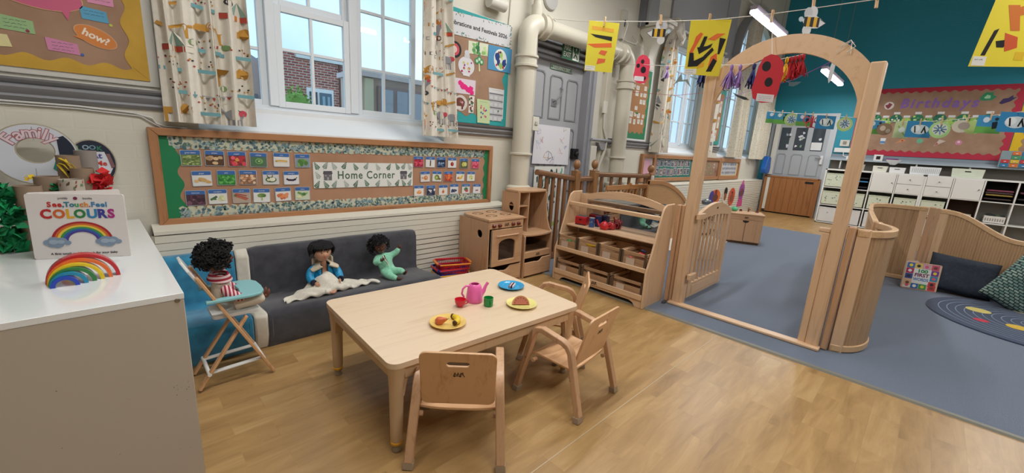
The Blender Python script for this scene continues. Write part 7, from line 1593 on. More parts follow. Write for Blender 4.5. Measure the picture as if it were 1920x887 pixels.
def peng(seed):
    def g(f):
        f.rect(-.12, -.17, .12, 0, P('#2f7fb0', .7), 1); f.disc(.01, -.085, .085, P('#c9d3d8', .7), 2, ry=.05); f.disc(-.03, -.075, .04, P('#dfe3e4', .7), 3, ry=.035)
        for a, b in (((-.03, -.12), (-.045, -.05)), ((.03, -.12), (.05, -.05)), ((.045, -.06), (.07, -.12))): f.line([a, b], .012, BLACK, 5)
    return g
def scene(seed):
    def g(f):
        rg = random.Random(seed); f.rect(-.10, -.16, .10, 0, P('#3f8fb8', .7), 1); f.rect(-.1, -.16, .1, -.10, P('#6aa84f', .7), 2)
        f.disc(-.03, -.04, .025, P('#d5dfe4'), 3); f.poly([(.02, -.06), (.06, -.05), (.07, -.11), (.03, -.12)], P('#1c2430'), 3); f.disc(.05, -.03, .015, P('#26303a'), 3)
    return g
def glasses(f):
    for x, c in ((-.07, '#c9433f'), (.07, '#c9433f'), (-.03, '#c9534f'), (.045, '#c9433f')): f.curve_fill([circ(x, -.07 if abs(x) > .06 else -.13, .045, 18), circ(x, -.07 if abs(x) > .06 else -.13, .033, 18)], .002, P(c, .6))
    f.poly([(-.02, -.02), (.02, -.02), (.02, -.17), (-.01, -.17)], P('#c23a3a', .7), 2)
items = [(.022, scene(1), 'green and blue landscape card, leftmost on the card line'), (.058, scene(2), 'blue card with black figure, second on the card line'), (.10, plate_art(1, 0), 'round green rimmed plate craft above the far door'), (.150, scene(3), 'small blue green card beside the red paper glasses'), (.178, glasses, 'red ringed paper glasses craft on the card line'), (.225, peng(1), 'blue penguin card left of the arch right post'), (.287, plate_art(2, 0), 'round green rimmed plate craft against the arch right post'),
         (.385, scene(6), 'yellow card half hidden right of the arch post')]
for s, fn, lb in items: hanging('craft_card', lb, 'craft', at3(s), -.85, fn, 'crafts on the card line')
items = [(.414, lambda f: (f.disc(0, -.09, .08, P('#8a6f58'), 1, ry=.07), f.disc(-.02, -.08, .03, P('#c9b8a6'), 2), f.disc(.04, -.11, .025, P('#b0a090'), 3)), 'brownish animal craft on the card line before the birthday board'), (.468, lambda f: (f.rect(-.075, -.18, .075, 0, P('#c5d29a'), 1), f.line([(-.04, -.05), (.0, -.1), (.04, -.15)], .015, P('#8fae5f'), 2), f.disc(.0, -.09, .03, P('#dfe2d4'), 2)), 'pale green card with leaf shape on the card line'),
         (.519, peng(2), 'blue penguin card right of the pale green card'), (.579, plate_art(5, 0, '#a9d08a'), 'big round plate craft with blue star in front of the birthday board'), (.663, lambda f: (f.disc(-.04, -.08, .08, P('#cfc6b0'), 1, ry=.06), f.disc(.06, -.085, .08, P('#b9cf7a'), 1, ry=.065), f.disc(-.02, -.075, .05, P('#a8988a'), 3, ry=.035)), 'beige and green blob craft on the card line'),
         (.725, scene(8), 'blue and green card with black shapes on the card line'), (.775, peng(3), 'blue penguin card at the right picture edge')]
for s, fn, lb in items: hanging('craft_card', lb, 'craft', at3(s), -.95, fn, 'crafts on the card line')
for k, s in enumerate((.022, .058, .10, .15, .178, .225, .287, .468, .519, .579, .663, .725)):
    p = at3(s); tag(MB().b2((-.006, -.006, -.045), (.006, .006, .03), PG).build('clothes_peg', loc=(p[0], p[1], p[2]), bevel=.002), 'small wooden peg on the card line in the far room', 'peg', 'pegs on the card line')

# ================================================================== banister, gates behind the toy shelf
t = thing('banister', 'dark oak banister from the fat pipe to the first newel post', 'banister', (3.3, 3.0, 0))
def rail(t, a, b, n, zb=.06):
    A, B = Vector(a), Vector(b)
    MB().tube([A, B], 1.0, OAKX, sec=[(-.026, -.03), (.026, -.03), (.034, -.005), (.03, .018), (.014, .03), (-.014, .03), (-.03, .018), (-.034, -.005)]).build('handrail', t, bevel=.003)
    for k in range(n):
        p = A.lerp(B, (k+.6)/n); MB().b2((p.x-.021, p.y-.014, zb), (p.x+.021, p.y+.014, p.z-.02), OAKZ).build('spindle', t, bevel=.002)
    MB().bar(Vector((A.x, A.y, zb)), Vector((B.x, B.y, zb)), .05, .06, OAKX).build('bottom_rail', t)
rail(t, (-.02, -.0, 1.03), (.63, 0, .955), 6)
def newel(label, x, y, z, w_=.088):
    t = thing('newel_post', label, 'post', (x, y, 0)); h = w_/2; MZ = wood('newel_oak', '#8f6338', '#6f4824', 'z', coat=.4) if 'newel_oak' not in bpy.data.materials else bpy.data.materials['newel_oak']
    m = MB(); m.b2((-h, -h, z-.29), (h, h, z-.015), MZ); m.lathe([(h*1.0, .0), (h*1.0, .38), (h*.8, .40), (h*.8, .42), (h*1.05, .44), (h*.65, .47), (h*.5, .55), (h*.9, .62), (h*.62, .645), (h*1.0, .66), (h*.8, z-.29)], MZ, n=20); m.build('shaft', t, bevel=.006)
    m = MB(); m.prism([(-h, -h), (h, -h), (h, h), (-h, h)], z-.016, z, MZ); m.lathe([(h*.6, z), (h*.45, z+.012), (h*.4, z+.02), (h*.75, z+.035), (h*.95, z+.06), (h*.95, z+.085), (h*.7, z+.115), (h*.3, z+.13), (0, z+.132)], MZ, n=24); m.build('ball_cap', t, bevel=.002)
newel('oak newel post with ball cap, left of the pair behind the toy shelf', 3.975, 3.0, 1.045); newel('oak newel post with ball cap, right of the pair behind the toy shelf', 4.345, 3.0, 1.05); newel('farther oak newel post with ball cap beside the arched headboard panel', 5.8, 3.0, 1.0, .1)
t = thing('banister', 'short dark oak banister between the two near newel posts', 'banister', (4.05, 3.0, 0)); rail(t, (-.03, 0, .945), (.25, 0, .95), 2)
t = thing('banister', 'dark oak banister running on to the farther newel post', 'banister', (4.42, 3.0, 0)); rail(t, (-.03, 0, 1.0), (1.33, 0, .965), 6)
t = thing('stair_gate', 'light wooden stair gate in front of the farther banister', 'gate', (4.5, 2.9, 0)); LWX, LWZ = wood('honey_pine_x', '#b07c4a', '#96643a', 'x'), wood('honey_pine_z', '#b07c4a', '#96643a', 'z')
MB().b2((0, -.012, .80), (1.2, .012, .865), LWX).b2((.0, -.012, .0), (1.2, .012, .16), LWX).b2((.56, -.018, .815), (.6, .018, .885), LWX).build('rail', t, bevel=.003)
for k in range(13): MB().b2((.04+.09*k, -.009, .15), (.065+.09*k, .009, .81), LWZ).build('spindle', t)
tag(MB().b2((-.012, -.02, -.05), (.012, .02, .05), P('#dcdcda', .4)).build('gate_latch', loc=(5.74, 2.925, .93), bevel=.008), 'white plastic safety latch on the farther newel post', 'latch')
t = thing('headboard', 'arched honey wood panel standing beyond the toy shelf', 'panel', (5.25, 2.72, 0)); HB = wood('honey_panel', '#b58a5c', '#a2764a', 'x')
top = [(1.25*k/24, .60+.33*math.cos(PI/2*max(0, (k-3)/21))**.8) for k in range(25)]
MB().prism([(0, 0), (1.25, 0)]+top[::-1], -.012, .012, HB, T=Tm((0, 0, 0), (1, 0, 0), (0, 0, 1), (0, -1, 0))).build('panel', t)
MB().tube([(p[0], 0, p[1]-.02) for p in top], 1.0, LWX, sec=[(-.022, -.03), (.022, -.03), (.022, .03), (-.022, .03)]).build('top_rim', t, bevel=.005)

# ================================================================== carpet nook
t = thing('board_book', '100 FIRST WORDS board book standing open on the carpet by the dark cushion', 'book', (6.18, .045, .0085), -1.28)
f_ = MB(); w_, h_ = .29, .30; T = Tm((0, 0, 0), (1, 0, 0), (0, .08, .996), (0, -.996, .08)); f_.prism(rrect(0, 0, w_, h_, .012, 4), -.012, 0, P('#d9b9a0', .5), T=T); f_.build('front_cover', t, bevel=.001)
MB().prism(rrect(0, 0, w_*.6, h_, .012, 4), -.008, 0, P('#cfc4b8', .5), T=Tm((0, .01, 0), (.75, .66, 0), (0, 0, 1), (.66, -.75, 0))).build('back_cover', t)
f = Flat(T @ Matrix.Translation((0, 0, .0006))); f.rect(.075, .07, .215, .235, P('#dfe0dc', .5), 1)
cells = [(.012, .235, '#3f6fae'), (.075, .235, '#d9c06a'), (.14, .235, '#c9a9b5'), (.21, .235, '#c9557a'), (.012, .175, '#b5325f'), (.215, .175, '#7a3f9a'), (.012, .115, '#3a4f9a'), (.215, .115, '#2f8fb0'), (.012, .04, '#d9b08a'), (.075, .012, '#2f6fae'), (.14, .012, '#3f9a5a'), (.21, .05, '#c9434a'), (.012, .012, '#dfe0d8'), (.215, .012, '#c9404a')]
for k, (x, y, c) in enumerate(cells): f.rect(x, y, x+.06, min(y+.055, .29), P(c, .5), 2); f.disc(x+.03, y+.028, .016, P(['#e0d04a', '#3a3a3c', '#d95f7a', '#7a4a3a', '#e8e8e4'][k % 5], .5), 3)
f.txt('100', .145, .208, .05, P('#2f8a4f'), 2, bold=.002, sx=1.15); f.txt('FIRST', .145, .163, .052, P('#7a2f5a'), 2, bold=.0018, sx=.95); f.txt('WORDS', .145, .115, .044, P('#2f6fae'), 2, bold=.0012, fit=.125)
for k in range(26): f.rect(.006+.0108*k, .003, .011+.0108*k, .009, P('#b5506a'), 1); f.rect(.006+.0108*k, .291, .011+.0108*k, .297, P('#b5506a'), 1)
f.build('cover_print', t, smooth=False)
def cushion(label, c, size, rot, mat, seed, n=28, pinch=.035):
    a, b, th = size; vs = []; fs = []
    for side in (1, -1):
        for j in range(n+1):
            for i in range(n+1):
                u, v = -1+2*i/n, -1+2*j/n; e = max(0, (1-abs(u)**4)*(1-abs(v)**4))**.4
                x = u*a*(1-pinch*(1-v*v)*abs(u)); y = v*b*(1-pinch*(1-u*u)*abs(v)); w_ = .010*noise.noise(Vector((u*2.2+seed, v*2.2, side)))*e
                vs.append((x, y, side*th*e+w_))
    m_ = (n+1)*(n+1)
    for j in range(n):
        for i in range(n):
            q = j*(n+1)+i; fs.append((q, q+1, q+n+2, q+n+1)); fs.append((m_+q, m_+q+n+1, m_+q+n+2, m_+q+1))
    m = MB(); m.add(vs, fs, mat); o = m.build('cushion', ang=180); bm = bmesh.new(); bm.from_mesh(o.data); bmesh.ops.remove_doubles(bm, verts=bm.verts, dist=.0005); bm.to_mesh(o.data); bm.free()
    o.location = c; o.rotation_euler = rot; return tag(o, label, 'cushion')
NVY = flat_noise('navy_cotton', '#252d38', '#2d3643', 40, .9, .4)
cushion('large plain dark navy cushion leaning on the wave topped divider', (6.43, -.36, .215), (.26, .20, .09), (0, 0, 0), NVY, 1).matrix_world = Tm((6.40, -.375, .215), (.06, -1, .0), (.33, .0, .94), (-.94, -.06, .33)) @ Matrix.Rotation(-.06, 4, 'Z')
def cellmat():
    m, nt, b = nodes('green_patterned_weave'); L = nt.links.new
    tc = N_(nt, 'TexCoord'); br = N_(nt, 'TexBrick', Scale=1.0); br.inputs['Brick Width'].default_value = .042; br.inputs['Row Height'].default_value = .024; br.inputs['Mortar Size'].default_value = .0045; br.inputs['Mortar Smooth'].default_value = .3
    br.inputs['Color1'].default_value = lin('#8fa89c'); br.inputs['Color2'].default_value = lin('#5c7f78'); br.inputs['Mortar'].default_value = lin('#1f2c33'); L(tc.outputs['Object'], br.inputs['Vector'])
    L(br.outputs['Color'], b.inputs['Base Color']); b.inputs['Roughness'].default_value = .9; return m
cushion('green and dark patterned cushion in front of the navy cushion at the right edge', (6.2, -.8, .2), (.25, .25, .08), (0, 0, 0), cellmat(), 5).matrix_world = Tm((6.22, -.83, .225), (.10, -.82, -.50), (.32, -.45, .80), (-.94, -.22, .20)).normalized()
# round rug
t = thing('round_rug', 'round navy rug printed with planets and orbit rings', 'rug', (5.68, -.92, .0085), .0)
RG = flat_noise('navy_rug', '#1f2f48', '#273b58', 120, .95, .4, sheen=.2)
MB().lathe([(0, 0), (.75, 0), (.757, .004), (.752, .010), (.74, .0115), (0, .0115)], RG, n=72).build('pile', t)
f = Flat(Matrix.Translation((0, 0, .0117))); f.e = .0005
for k in range(11):
    R = .09+.058*k; f.curve_fill([circ(0, 0, R+.003, 64), circ(0, 0, R-.003, 64)], .0006, P('#7d8fa8', .9))
for x, y, rx_, c in ((.13, .40, .085, '#c2b56a'), (-.25, .40, .05, '#b5384a'), (-.21, .18, .075, '#c9a83f'), (-.60, .10, .08, '#5f8f94'), (.45, .1, .06, '#9a8f7a'), (.25, -.4, .09, '#b5704a')): f.disc(x, y, rx_, P(c, .9), 2, n=26)
f.build('printed_planets', t, smooth=False)
# toy sink cabinet beyond the gate
t = thing('toy_cabinet', 'low wooden toy sink cabinet with two doors beyond the gate', 'toy cabinet', (7.08, 1.98, .0085), -1.17)
MB().b2((-.235, -.17, .03), (.235, .2, .45), BTZ).b2((-.225, -.15, 0), (.225, .19, .03), P('#6d4c30')).build('body', t, bevel=.004)
MB().prism([(-.245, -.19), (.245, -.19), (.245, .21), (-.245, .21)], .45, .475, BTX).build('top', t, bevel=.006)
for s in (-1, 1): MB().b2((s*.003 if s > 0 else -.225, -.186, .04), (.225 if s > 0 else -.003, -.17, .375), BTZ).build('door', t, bevel=.004)
MB(Tm((0, -.187, .37), (1, 0, 0), (0, 0, 1), (0, -1, 0))).prism([(.045*math.cos(a), -.035*math.sin(a)) for a in [PI*k/10 for k in range(11)]], 0, .002, P('#2a1c12')).build('finger_notch', t)
lf = Flat(Tm((0, -.186, .415), (1, 0, 0), (0, 0, 1), (0, -1, 0))); MB().b2((-.225, -.182, .38), (.225, -.17, .448), BTX).build('fascia', t); logo(lf, 1.2, 1); lf.build('emblem', t, smooth=False)
for x in (-.06, .17): MB().lathe([(0, 0), (.022, 0), (.024, .01), (.015, .02), (.018, .03), (0, .034)], P('#5a211b', .4), c=(x, .12, .475), n=14).build('tap_knob', t)
MB().tube([(.05, .13, .475), (.05, .13, .53), (.05, .08, .545), (.05, .03, .52)], .012, P('#8a5a3a'), 8).build('tap', t)
MB(Tm((.236, .0, .34), (0, 1, 0), (0, 0, 1), (1, 0, 0))).lathe([(0, 0), (.035, 0), (.035, .002), (0, .002)], P('#1c130c')).build('side_hole', t)
t = thing('pale_mat', 'pale grey mat on the carpet behind the gate', 'mat', (6.2, 2.3, .0085), .15); MB().b2((-.8, -.3, 0), (.65, .5, .008), flat_noise('pale_mat', '#c3bdb3', '#cfcac0', 60, .9, .3)).build('pile', t, bevel=.003)
m = MB().lathe([(0, .0), (.17, 0), (.19, .015), (.19, .03), (.17, .045), (0, .045)], P('#c9c3b8', .7), n=28, T=Tm((5.4, 1.98, .47), (0, 1, 0), (0, 0, 1), (1, 0, 0)))
t = thing('patterned_cushion', 'round black and white patterned cushion behind the gate', 'cushion', (0, 0, 0)); m.build('body', t); rg = random.Random(3); m = MB(Tm((5.4, 1.98, .47), (0, 1, 0), (0, 0, 1), (1, 0, 0)) @ Matrix.Translation((0, 0, 0)))
for k in range(34): a = rg.uniform(0, 6.28); q = .16*rg.random()**.5; m.prism(blob(rg, q*math.cos(a), q*math.sin(a), .02, 7, .4), -.002, .0, P('#2a2a2c'))
m.build('black_spots', t, smooth=False)
t = thing('pedestal_stool', 'pale round pouffe under the patterned cushion behind the gate', 'stool', (5.45, 1.98, .0085)); MB().lathe([(.17, .0), (.18, .02), (.19, .10), (.185, .24), (.16, .275), (0, .28)], P('#cfc9bd', .8), n=26).build('body', t)
tag(MB().ell((0, 0, .03), (.05, .05, .04), P('#4fae7f', .3), 14, 8).build('toy_bowl', loc=(7.05, 2.14, .485)), 'small mint green toy on the toy sink cabinet', 'toy')
tag(MB().lathe([(0, 0), (.05, 0), (.06, .04), (.05, .055), (.02, .07), (0, .07)], P('#9aa0a4', .25, .8), n=18).build('toy_pot', loc=(5.45, 2.0, .70)), 'shiny grey toy pot lid showing behind the gate', 'toy pot')

# ================================================================== far teal wall
def teal_part(name, y0, y1, z0, z1, d0, d1, mat, parent=None, bevel=.0): return MB().b2((TX-d1, y0, z0), (TX-d0, y1, z1), mat).build(name, parent, bevel=bevel)
struct(MB().b2((TX-.06, 1.95, 0.02), (TX-.015, 3.02, 2.27), P('#a8adb2', .5)), 'door_2'); d2 = bpy.data.objects['door_2']
for a, b in ((2.73, 2.93), (2.38, 2.62), (2.03, 2.27)):
    MB().b2((TX-.066, a, 1.58), (TX-.06, b, 2.12), P('#38424c', .1, coat=.6)).build('glass_panel', d2)
    o_ = [(-a, .98), (-b, .98), (-b, 1.44), (-b+.04, 1.49), (-a-.04, 1.49), (-a, 1.44)]; i_ = [(-a-.02, 1.0), (-b+.02, 1.0), (-b+.02, 1.43), (-b+.045, 1.47), (-a-.045, 1.47), (-a-.02, 1.43)]
    MB().curve_fill([o_, i_], .012, P('#8f949a', .5), T=Tm((TX-.062, 0, 0), (0, -1, 0), (0, 0, 1), (-1, 0, 0))).build('panel_moulding', d2)
f = Flat(on_teal(0, 0, .067)); rg = random.Random(6)
f.rect(-2.26, 1.6, -2.05, 1.78, P('#d9dadb'), 1)
for k in range(16): f.poly(blob(rg, -rg.choice([2.8, 2.5, 2.15])+rg.uniform(-.08, .08), rg.uniform(1.65, 2.08), .03, 6, .5), P(rg.choice(['#cfd3d6', '#7fa07a', '#8a97a6', '#c9c9d4', '#1c2126'])), 2)
f.build('stickers', d2, smooth=False)
MB().b2((TX-.10, 1.97, 1.28), (TX-.06, 2.02, 1.48), P('#d9dadb')).cyl((TX-.11, 2.0, 1.42), (TX-.11, 2.12, 1.42), .012, STEEL).build('door_handle', d2)
m = MB().b2((TX-.05, 1.83, 0), (TX, 1.95, 2.4), P('#bcc1c6', .5)).b2((TX-.05, 3.02, 0), (TX, 3.16, 2.4), P('#9ea3a8', .5)).b2((TX-.052, 1.825, 2.4005), (TX, 3.165, 2.45), P('#bcc1c6', .5)).b2((TX-.048, 1.951, 2.27), (TX, 3.019, 2.4), P('#bcc1c6', .5)); struct(m, 'trim_16')
struct(MB().b2((TX-.10, 2.96, .96), (TX-.06, 3.06, 2.2), P('#d6d4cb')), 'trim_17')
t = thing('half_gate', 'brown wooden half gate across the bottom of the far door', 'gate', (TX-.16, 2.45, 0))
MB().b2((-.02, -.5, .03), (.02, .50, .90), GATEZ).build('boards', t, bevel=.003); MB().b2((-.03, -.53, .90), (.03, .62, .935), GATEZ).b2((-.03, -.55, .0), (.03, -.49, .93), GATEZ).b2((-.03, .57, 0), (.03, .63, .93), GATEZ).build('frame', t, bevel=.003)
MB().b2((-.025, .50, .08), (.0, .565, .88), P('#d8d6cc')).build('white_strip', t); MB().b2((-.024, -.42, .80), (-.02, -.25, .85), BLACK).build('grip_slot', t)
for k in range(7): MB().b2((-.0225, -.43+.14*k, .05), (-.0195, -.424+.14*k, .88), P('#5f3a1e')).build('board_groove', t)
tag(MB().b2((TX-.05, 1.55, 1.72), (TX, 1.72, 1.86), P('#c9c8bd')).b2((TX-.055, 1.6, 1.76), (TX-.05, 1.67, 1.83), P('#8a8578')).build('wall_socket', bevel=.006), 'cream wall socket right of the far door', 'socket')
tag(MB().b2((TX-.05, 1.5, 1.58), (TX, 1.8, 1.68), P('#dcdcd8')).build('wall_socket', bevel=.004), 'white double socket plate below the cream socket', 'socket')
tag(MB().tube([(TX-.06, 1.62, 1.6), (TX-.1, 1.6, 1.5), (TX-.18, 1.45, 1.46), (TX-.2, 1.3, 1.45)], .008, P('#dcdcd8')).build('cable'), 'white cable from the socket onto the grey ledge', 'cable')
# birthday board
t = thing('display_board', 'red edged Birthdays board on the teal wall', 'display board')
TZf = lambda off: Tm((TX-.002-off, 0, 0), (0, -1, 0), (0, 0, 1), (-1, 0, 0))
MB(TZf(0)).prism([(-1.53, 1.55), (.82, 1.55), (.82, 2.95), (-1.53, 2.95)], 0, .012, P('#b02a40', .7)).build('red_edging', t)
f = Flat(TZf(.012)); a, b, c, d = -1.43, .72, 1.66, 2.86
pts = scallop(a, b, c, .018, .14)+[(b+.018*math.sin(2*PI*z/.14), z) for z in [c+(d-c)*k/60 for k in range(61)]]+scallop(b, a, d, .018, .14)+[(a+.018*math.sin(2*PI*z/.14), z) for z in [d-(d-c)*k/60 for k in range(61)]]
f.poly(pts, KRAFT, 1); f.build('backing_paper', t)
f = Flat(TZf(.0145)); f.txt('Birthdays', -.30, 2.63, .26, P('#8563ab', .7), 0, bold=.008, shear=.15, fit=1.12, space=1.25); tag(f.build('title_letters', smooth=False), 'purple Birthdays lettering on the red edged board', 'lettering')
rg = random.Random(14)
for k in range(12):
    y = -1.2+.165*k; z = 2.36-.07*(k % 2)
    f = Flat(TZf(.0145)); f.rect(y-.05, z+.06, y+.05, z+.105, P('#dcdcdc'), 1); f.disc(y, z-.03, .10, P(['#2f7a58', '#8fbf4f', '#2c6f5a', '#a5c95c'][k % 4], .7), 1, ry=.085)
    for q in range(8): f.poly(blob(rg, y+rg.uniform(-.06, .06), z+rg.uniform(-.09, .03), .02, 6, .4), P(rg.choice(['#d5ddd0', '#1f5f44', '#b9d27a', '#4f9a6a'])), 3)
    tag(f.build('painted_plate', smooth=False), 'painted paper plate with name strip on the birthdays board, '+['dark green', 'lime green', 'deep green', 'yellow green'][k % 4], 'craft', 'painted plates on the birthdays board')
def small(label, y, z, fn, nm='paper_craft'): f = Flat(TZf(.0145)); fn(f, y, z); tag(f.build(nm, smooth=False), label, 'craft')
small('round white and red craft left of the Birthdays lettering', -1.03, 2.60, lambda f, y, z: (f.disc(y, z, .08, P('#d8cdc8'), 1), f.poly(blob(random.Random(1), y, z, .05, 11, .4), P('#8a3a44'), 2)))
small('green fringed craft at the upper right of the birthdays board', .36, 2.73, lambda f, y, z: (f.poly(blob(random.Random(2), y, z, .09, 13, .3), P('#2f8a5f'), 1), f.poly(blob(random.Random(3), y, z, .04, 9, .3), P('#9fd0a8'), 2)))
small('dark purple feathery craft at the top right of the birthdays board', .62, 2.66, lambda f, y, z: f.poly([(y-.1, z-.05), (y-.06, z-.07), (y+.04, z-.02), (y+.11, z+.06), (y+.06, z+.04), (y+.05, z+.09), (y, z+.04), (y-.06, z+.03)], P('#3a2a5a'), 1))
for lb, y, fn in (('blue cup cut out under the birthday plates', -1.26, lambda f, y, z: (f.poly([(y-.045, z+.06), (y+.045, z+.06), (y+.035, z-.06), (y-.035, z-.06)], P('#d6dade'), 1), f.rect(y-.038, z-.05, y+.038, z, P('#4f7fb0'), 2))), ('pizza slice cut out under the birthday plates', -.98, lambda f, y, z: (f.poly([(y-.09, z-.05), (y+.03, z+.06), (y+.09, z+.02)], P('#c98a5a'), 1), f.disc(y+.03, z+.02, .016, P('#a8392f'), 2))),
                  ('green lollipop cut out under the birthday plates', -.68, lambda f, y, z: (f.disc(y, z+.02, .05, P('#6aae8a'), 1), f.rect(y-.005, z-.09, y+.005, z, P('#8a8a84'), 1))), ('party hat slice cut out under the birthday plates', -.38, lambda f, y, z: (f.poly([(y-.08, z-.08), (y-.02, z+.06), (y+.08, z+.03)], P('#c9b8aa'), 1), f.poly([(y-.07, z-.07), (y-.04, z), (y-.02, z-.03)], P('#b5434a'), 2))), ('pink sweet cut out under the birthday plates', -.12, lambda f, y, z: (f.disc(y, z+.01, .05, P('#c9809a'), 1), f.disc(y, z+.02, .02, P('#e0c9d0'), 2), f.rect(y-.004, z-.08, y+.004, z-.03, P('#b5607a'), 1)))): small(lb, y+.27, 1.86, fn)
t = thing('display_board', 'yellow edged board at the right picture edge on the teal wall', 'display board')
MB(TZf(0)).prism([(.83, 1.55), (3.0, 1.55), (3.0, 2.95), (.83, 2.95)], 0, .012, P('#d9b21f', .7)).build('yellow_edging', t); f = Flat(TZf(.012)); f.poly([(.95+.018*math.sin(2*PI*z/.14), z) for z in [1.66+1.2*k/60 for k in range(61)]]+[(2.9, 2.86), (2.9, 1.66)], KRAFT, 1); f.build('backing_paper', t)
struct(MB().b2((TX-.28, -3, 1.40), (TX, 1.82, 1.43), P('#a5b0b8', .5)).b2((TX-.2, -3, 1.43), (TX, 1.82, 1.47), P('#8f9aa3', .5)).b2((TX-.05, -3, 1.47), (TX, 1.82, 1.54), P('#7f8a94', .5)).b2((TX-.02, -3, 0), (TX, 1.82, 1.40), P('#8f8b84', .7)), 'trim_18')
for q in (1.6, .35, -.4): tag(MB().b2((TX-.26, q-.012, 1.22), (TX-.02, q+.012, 1.40), P('#c9c9c6')).build('shelf_bracket'), 'white bracket under the grey ledge, '+{1.6: 'at its left end', .35: 'behind the middle baskets', -.4: 'right of the cream box'}[q], 'bracket')
LX = TX-.2
tag(MB().b2((LX-.06, .90, 1.43), (LX+.02, 1.05, 1.56), P('#d9d9d6')).b2((LX-.063, .94, 1.46), (LX-.06, 1.01, 1.53), BLACK).build('small_speaker', bevel=.008), 'small white box with black window on the ledge by the arch post', 'device')
tag(MB().b2((LX-.06, 1.42, 1.43), (LX, 1.52, 1.50), P('#dcdcdc')).build('small_box', bevel=.004), 'small white box on the ledge left of the arch post', 'box')
tag(MB().lathe([(0, 0), (.04, 0), (.11, .07), (.12, .10), (.112, .10), (.04, .01), (0, .01)], P('#d5d6d8', .3), n=20).lathe([(.085, .055), (.112, .085)], P('#3a2a44'), n=20).build('bowl', loc=(11.62, .70, 1.2+.16)), 'white bowl with dark rim under the ledge', 'bowl')
tag(MB().lathe([(0, 0), (.05, 0), (.10, .04), (.105, .06), (.1, .06), (0, .01)], P('#9a4f9a', .4), n=20).build('bowl', loc=(LX-.02, .75, 1.43)), 'purple bowl on the ledge beside the white device', 'bowl')
tag(MB().b2((LX-.05, 1.32, 1.43), (LX+.05, 1.75, 1.445), P('#8fa0ae')).build('paper_stack'), 'flat blue grey papers on the ledge near the socket', 'paper')
# little coloured drawers at the right end of the ledge
t = thing('drawer_organiser', 'clear organiser of small coloured drawers at the right end of the ledge', 'organiser', (LX-.05, -.95, 1.432)); DC = ['#2f6f9a', '#3f8a5a', '#b5323a', '#c9682c', '#2f7f7a', '#c9a52a']
MB().b2((-.06, -.3, 0), (.06, .22, .30), P('#7f8f94', .2)).build('case', t)
for r in range(4):
    for c in range(4):
        if c == 0 and r > 1: continue
        MB().b2((-.072, .10-.115*c, .01+.072*r), (-.058, .20-.115*c, .07+.072*r), P(DC[(r*2+c*3) % 6], .3)).b2((-.078, .135-.115*c, .03+.072*r), (-.072, .165-.115*c, .04+.072*r), P('#d9dadb')).build('drawer', t)
# cube shelves
def cube_unit(label, y0, nc, rows):
    t = thing('cube_shelf', label, 'shelf', (11.35, y0, .012)); p = .395; W_ = P('#dfe0dd', .5); D = .38
    w = nc*p; MB().b2((0, -w, 0), (D, -w+.03, 1.19), W_).b2((0, -.03, 0), (D, 0, 1.19), W_).b2((0, -w, 0), (D, 0, .02), W_).b2((0, -w, 1.16), (D, 0, 1.19), W_).build('carcass', t, bevel=.002)
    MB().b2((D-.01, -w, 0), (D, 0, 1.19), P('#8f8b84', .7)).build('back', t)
    for c in range(1, nc): MB().b2((0.002, -p*c-.010, .02), (D, -p*c+.010, 1.16), W_).build('upright', t)
    for r in (1, 2): MB().b2((.004, -w+.02, .01+.39*r-.009), (D, -.02, .01+.39*r+.009), W_).build('shelf_board', t)
    for r in range(3):
        for c in range(nc):
            k = rows[r][c]; ya, yb = -p*(c+1)+.016, -p*c-.016; za = .03+.39*(2-r); zb = za+.36
            if c == 0: yb = -.034
            if k == 'D': d = MB().b2((-.002, ya, za-.01), (.014, yb, zb), P('#e0dfdb', .5)).build('door', t, bevel=.002); MB(Tm((-.002, ya+.04, (za+zb)/2), (0, -1, 0), (0, 0, 1), (-1, 0, 0))).lathe([(0, 0), (.008, 0), (.012, .018), (0, .02)], STEEL, n=10).build('knob', d)
            if k == 'W':
                for h in (0, 1): d = MB().b2((-.002, ya, za-.01+.187*h), (.014, yb, za+.17+.187*h), P('#e0dfdb', .5)).build('drawer', t, bevel=.002); MB(Tm((-.002, (ya+yb)/2, za+.08+.187*h), (0, -1, 0), (0, 0, 1), (-1, 0, 0))).lathe([(0, 0), (.008, 0), (.012, .018), (0, .02)], STEEL, n=10).build('knob', d)
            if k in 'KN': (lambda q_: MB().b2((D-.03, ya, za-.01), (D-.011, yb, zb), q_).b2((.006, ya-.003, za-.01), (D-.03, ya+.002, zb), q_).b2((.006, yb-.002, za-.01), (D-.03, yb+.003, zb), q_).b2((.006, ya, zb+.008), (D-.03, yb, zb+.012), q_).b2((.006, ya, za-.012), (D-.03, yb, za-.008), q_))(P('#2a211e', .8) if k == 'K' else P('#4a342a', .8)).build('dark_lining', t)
    return t
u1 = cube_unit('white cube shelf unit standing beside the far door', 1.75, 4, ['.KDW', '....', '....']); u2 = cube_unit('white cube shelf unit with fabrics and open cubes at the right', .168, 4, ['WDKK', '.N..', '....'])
PB = flat_noise('printed_bin_card', '#c9d0b9', '#d2d8c6', 40, .7, .1)
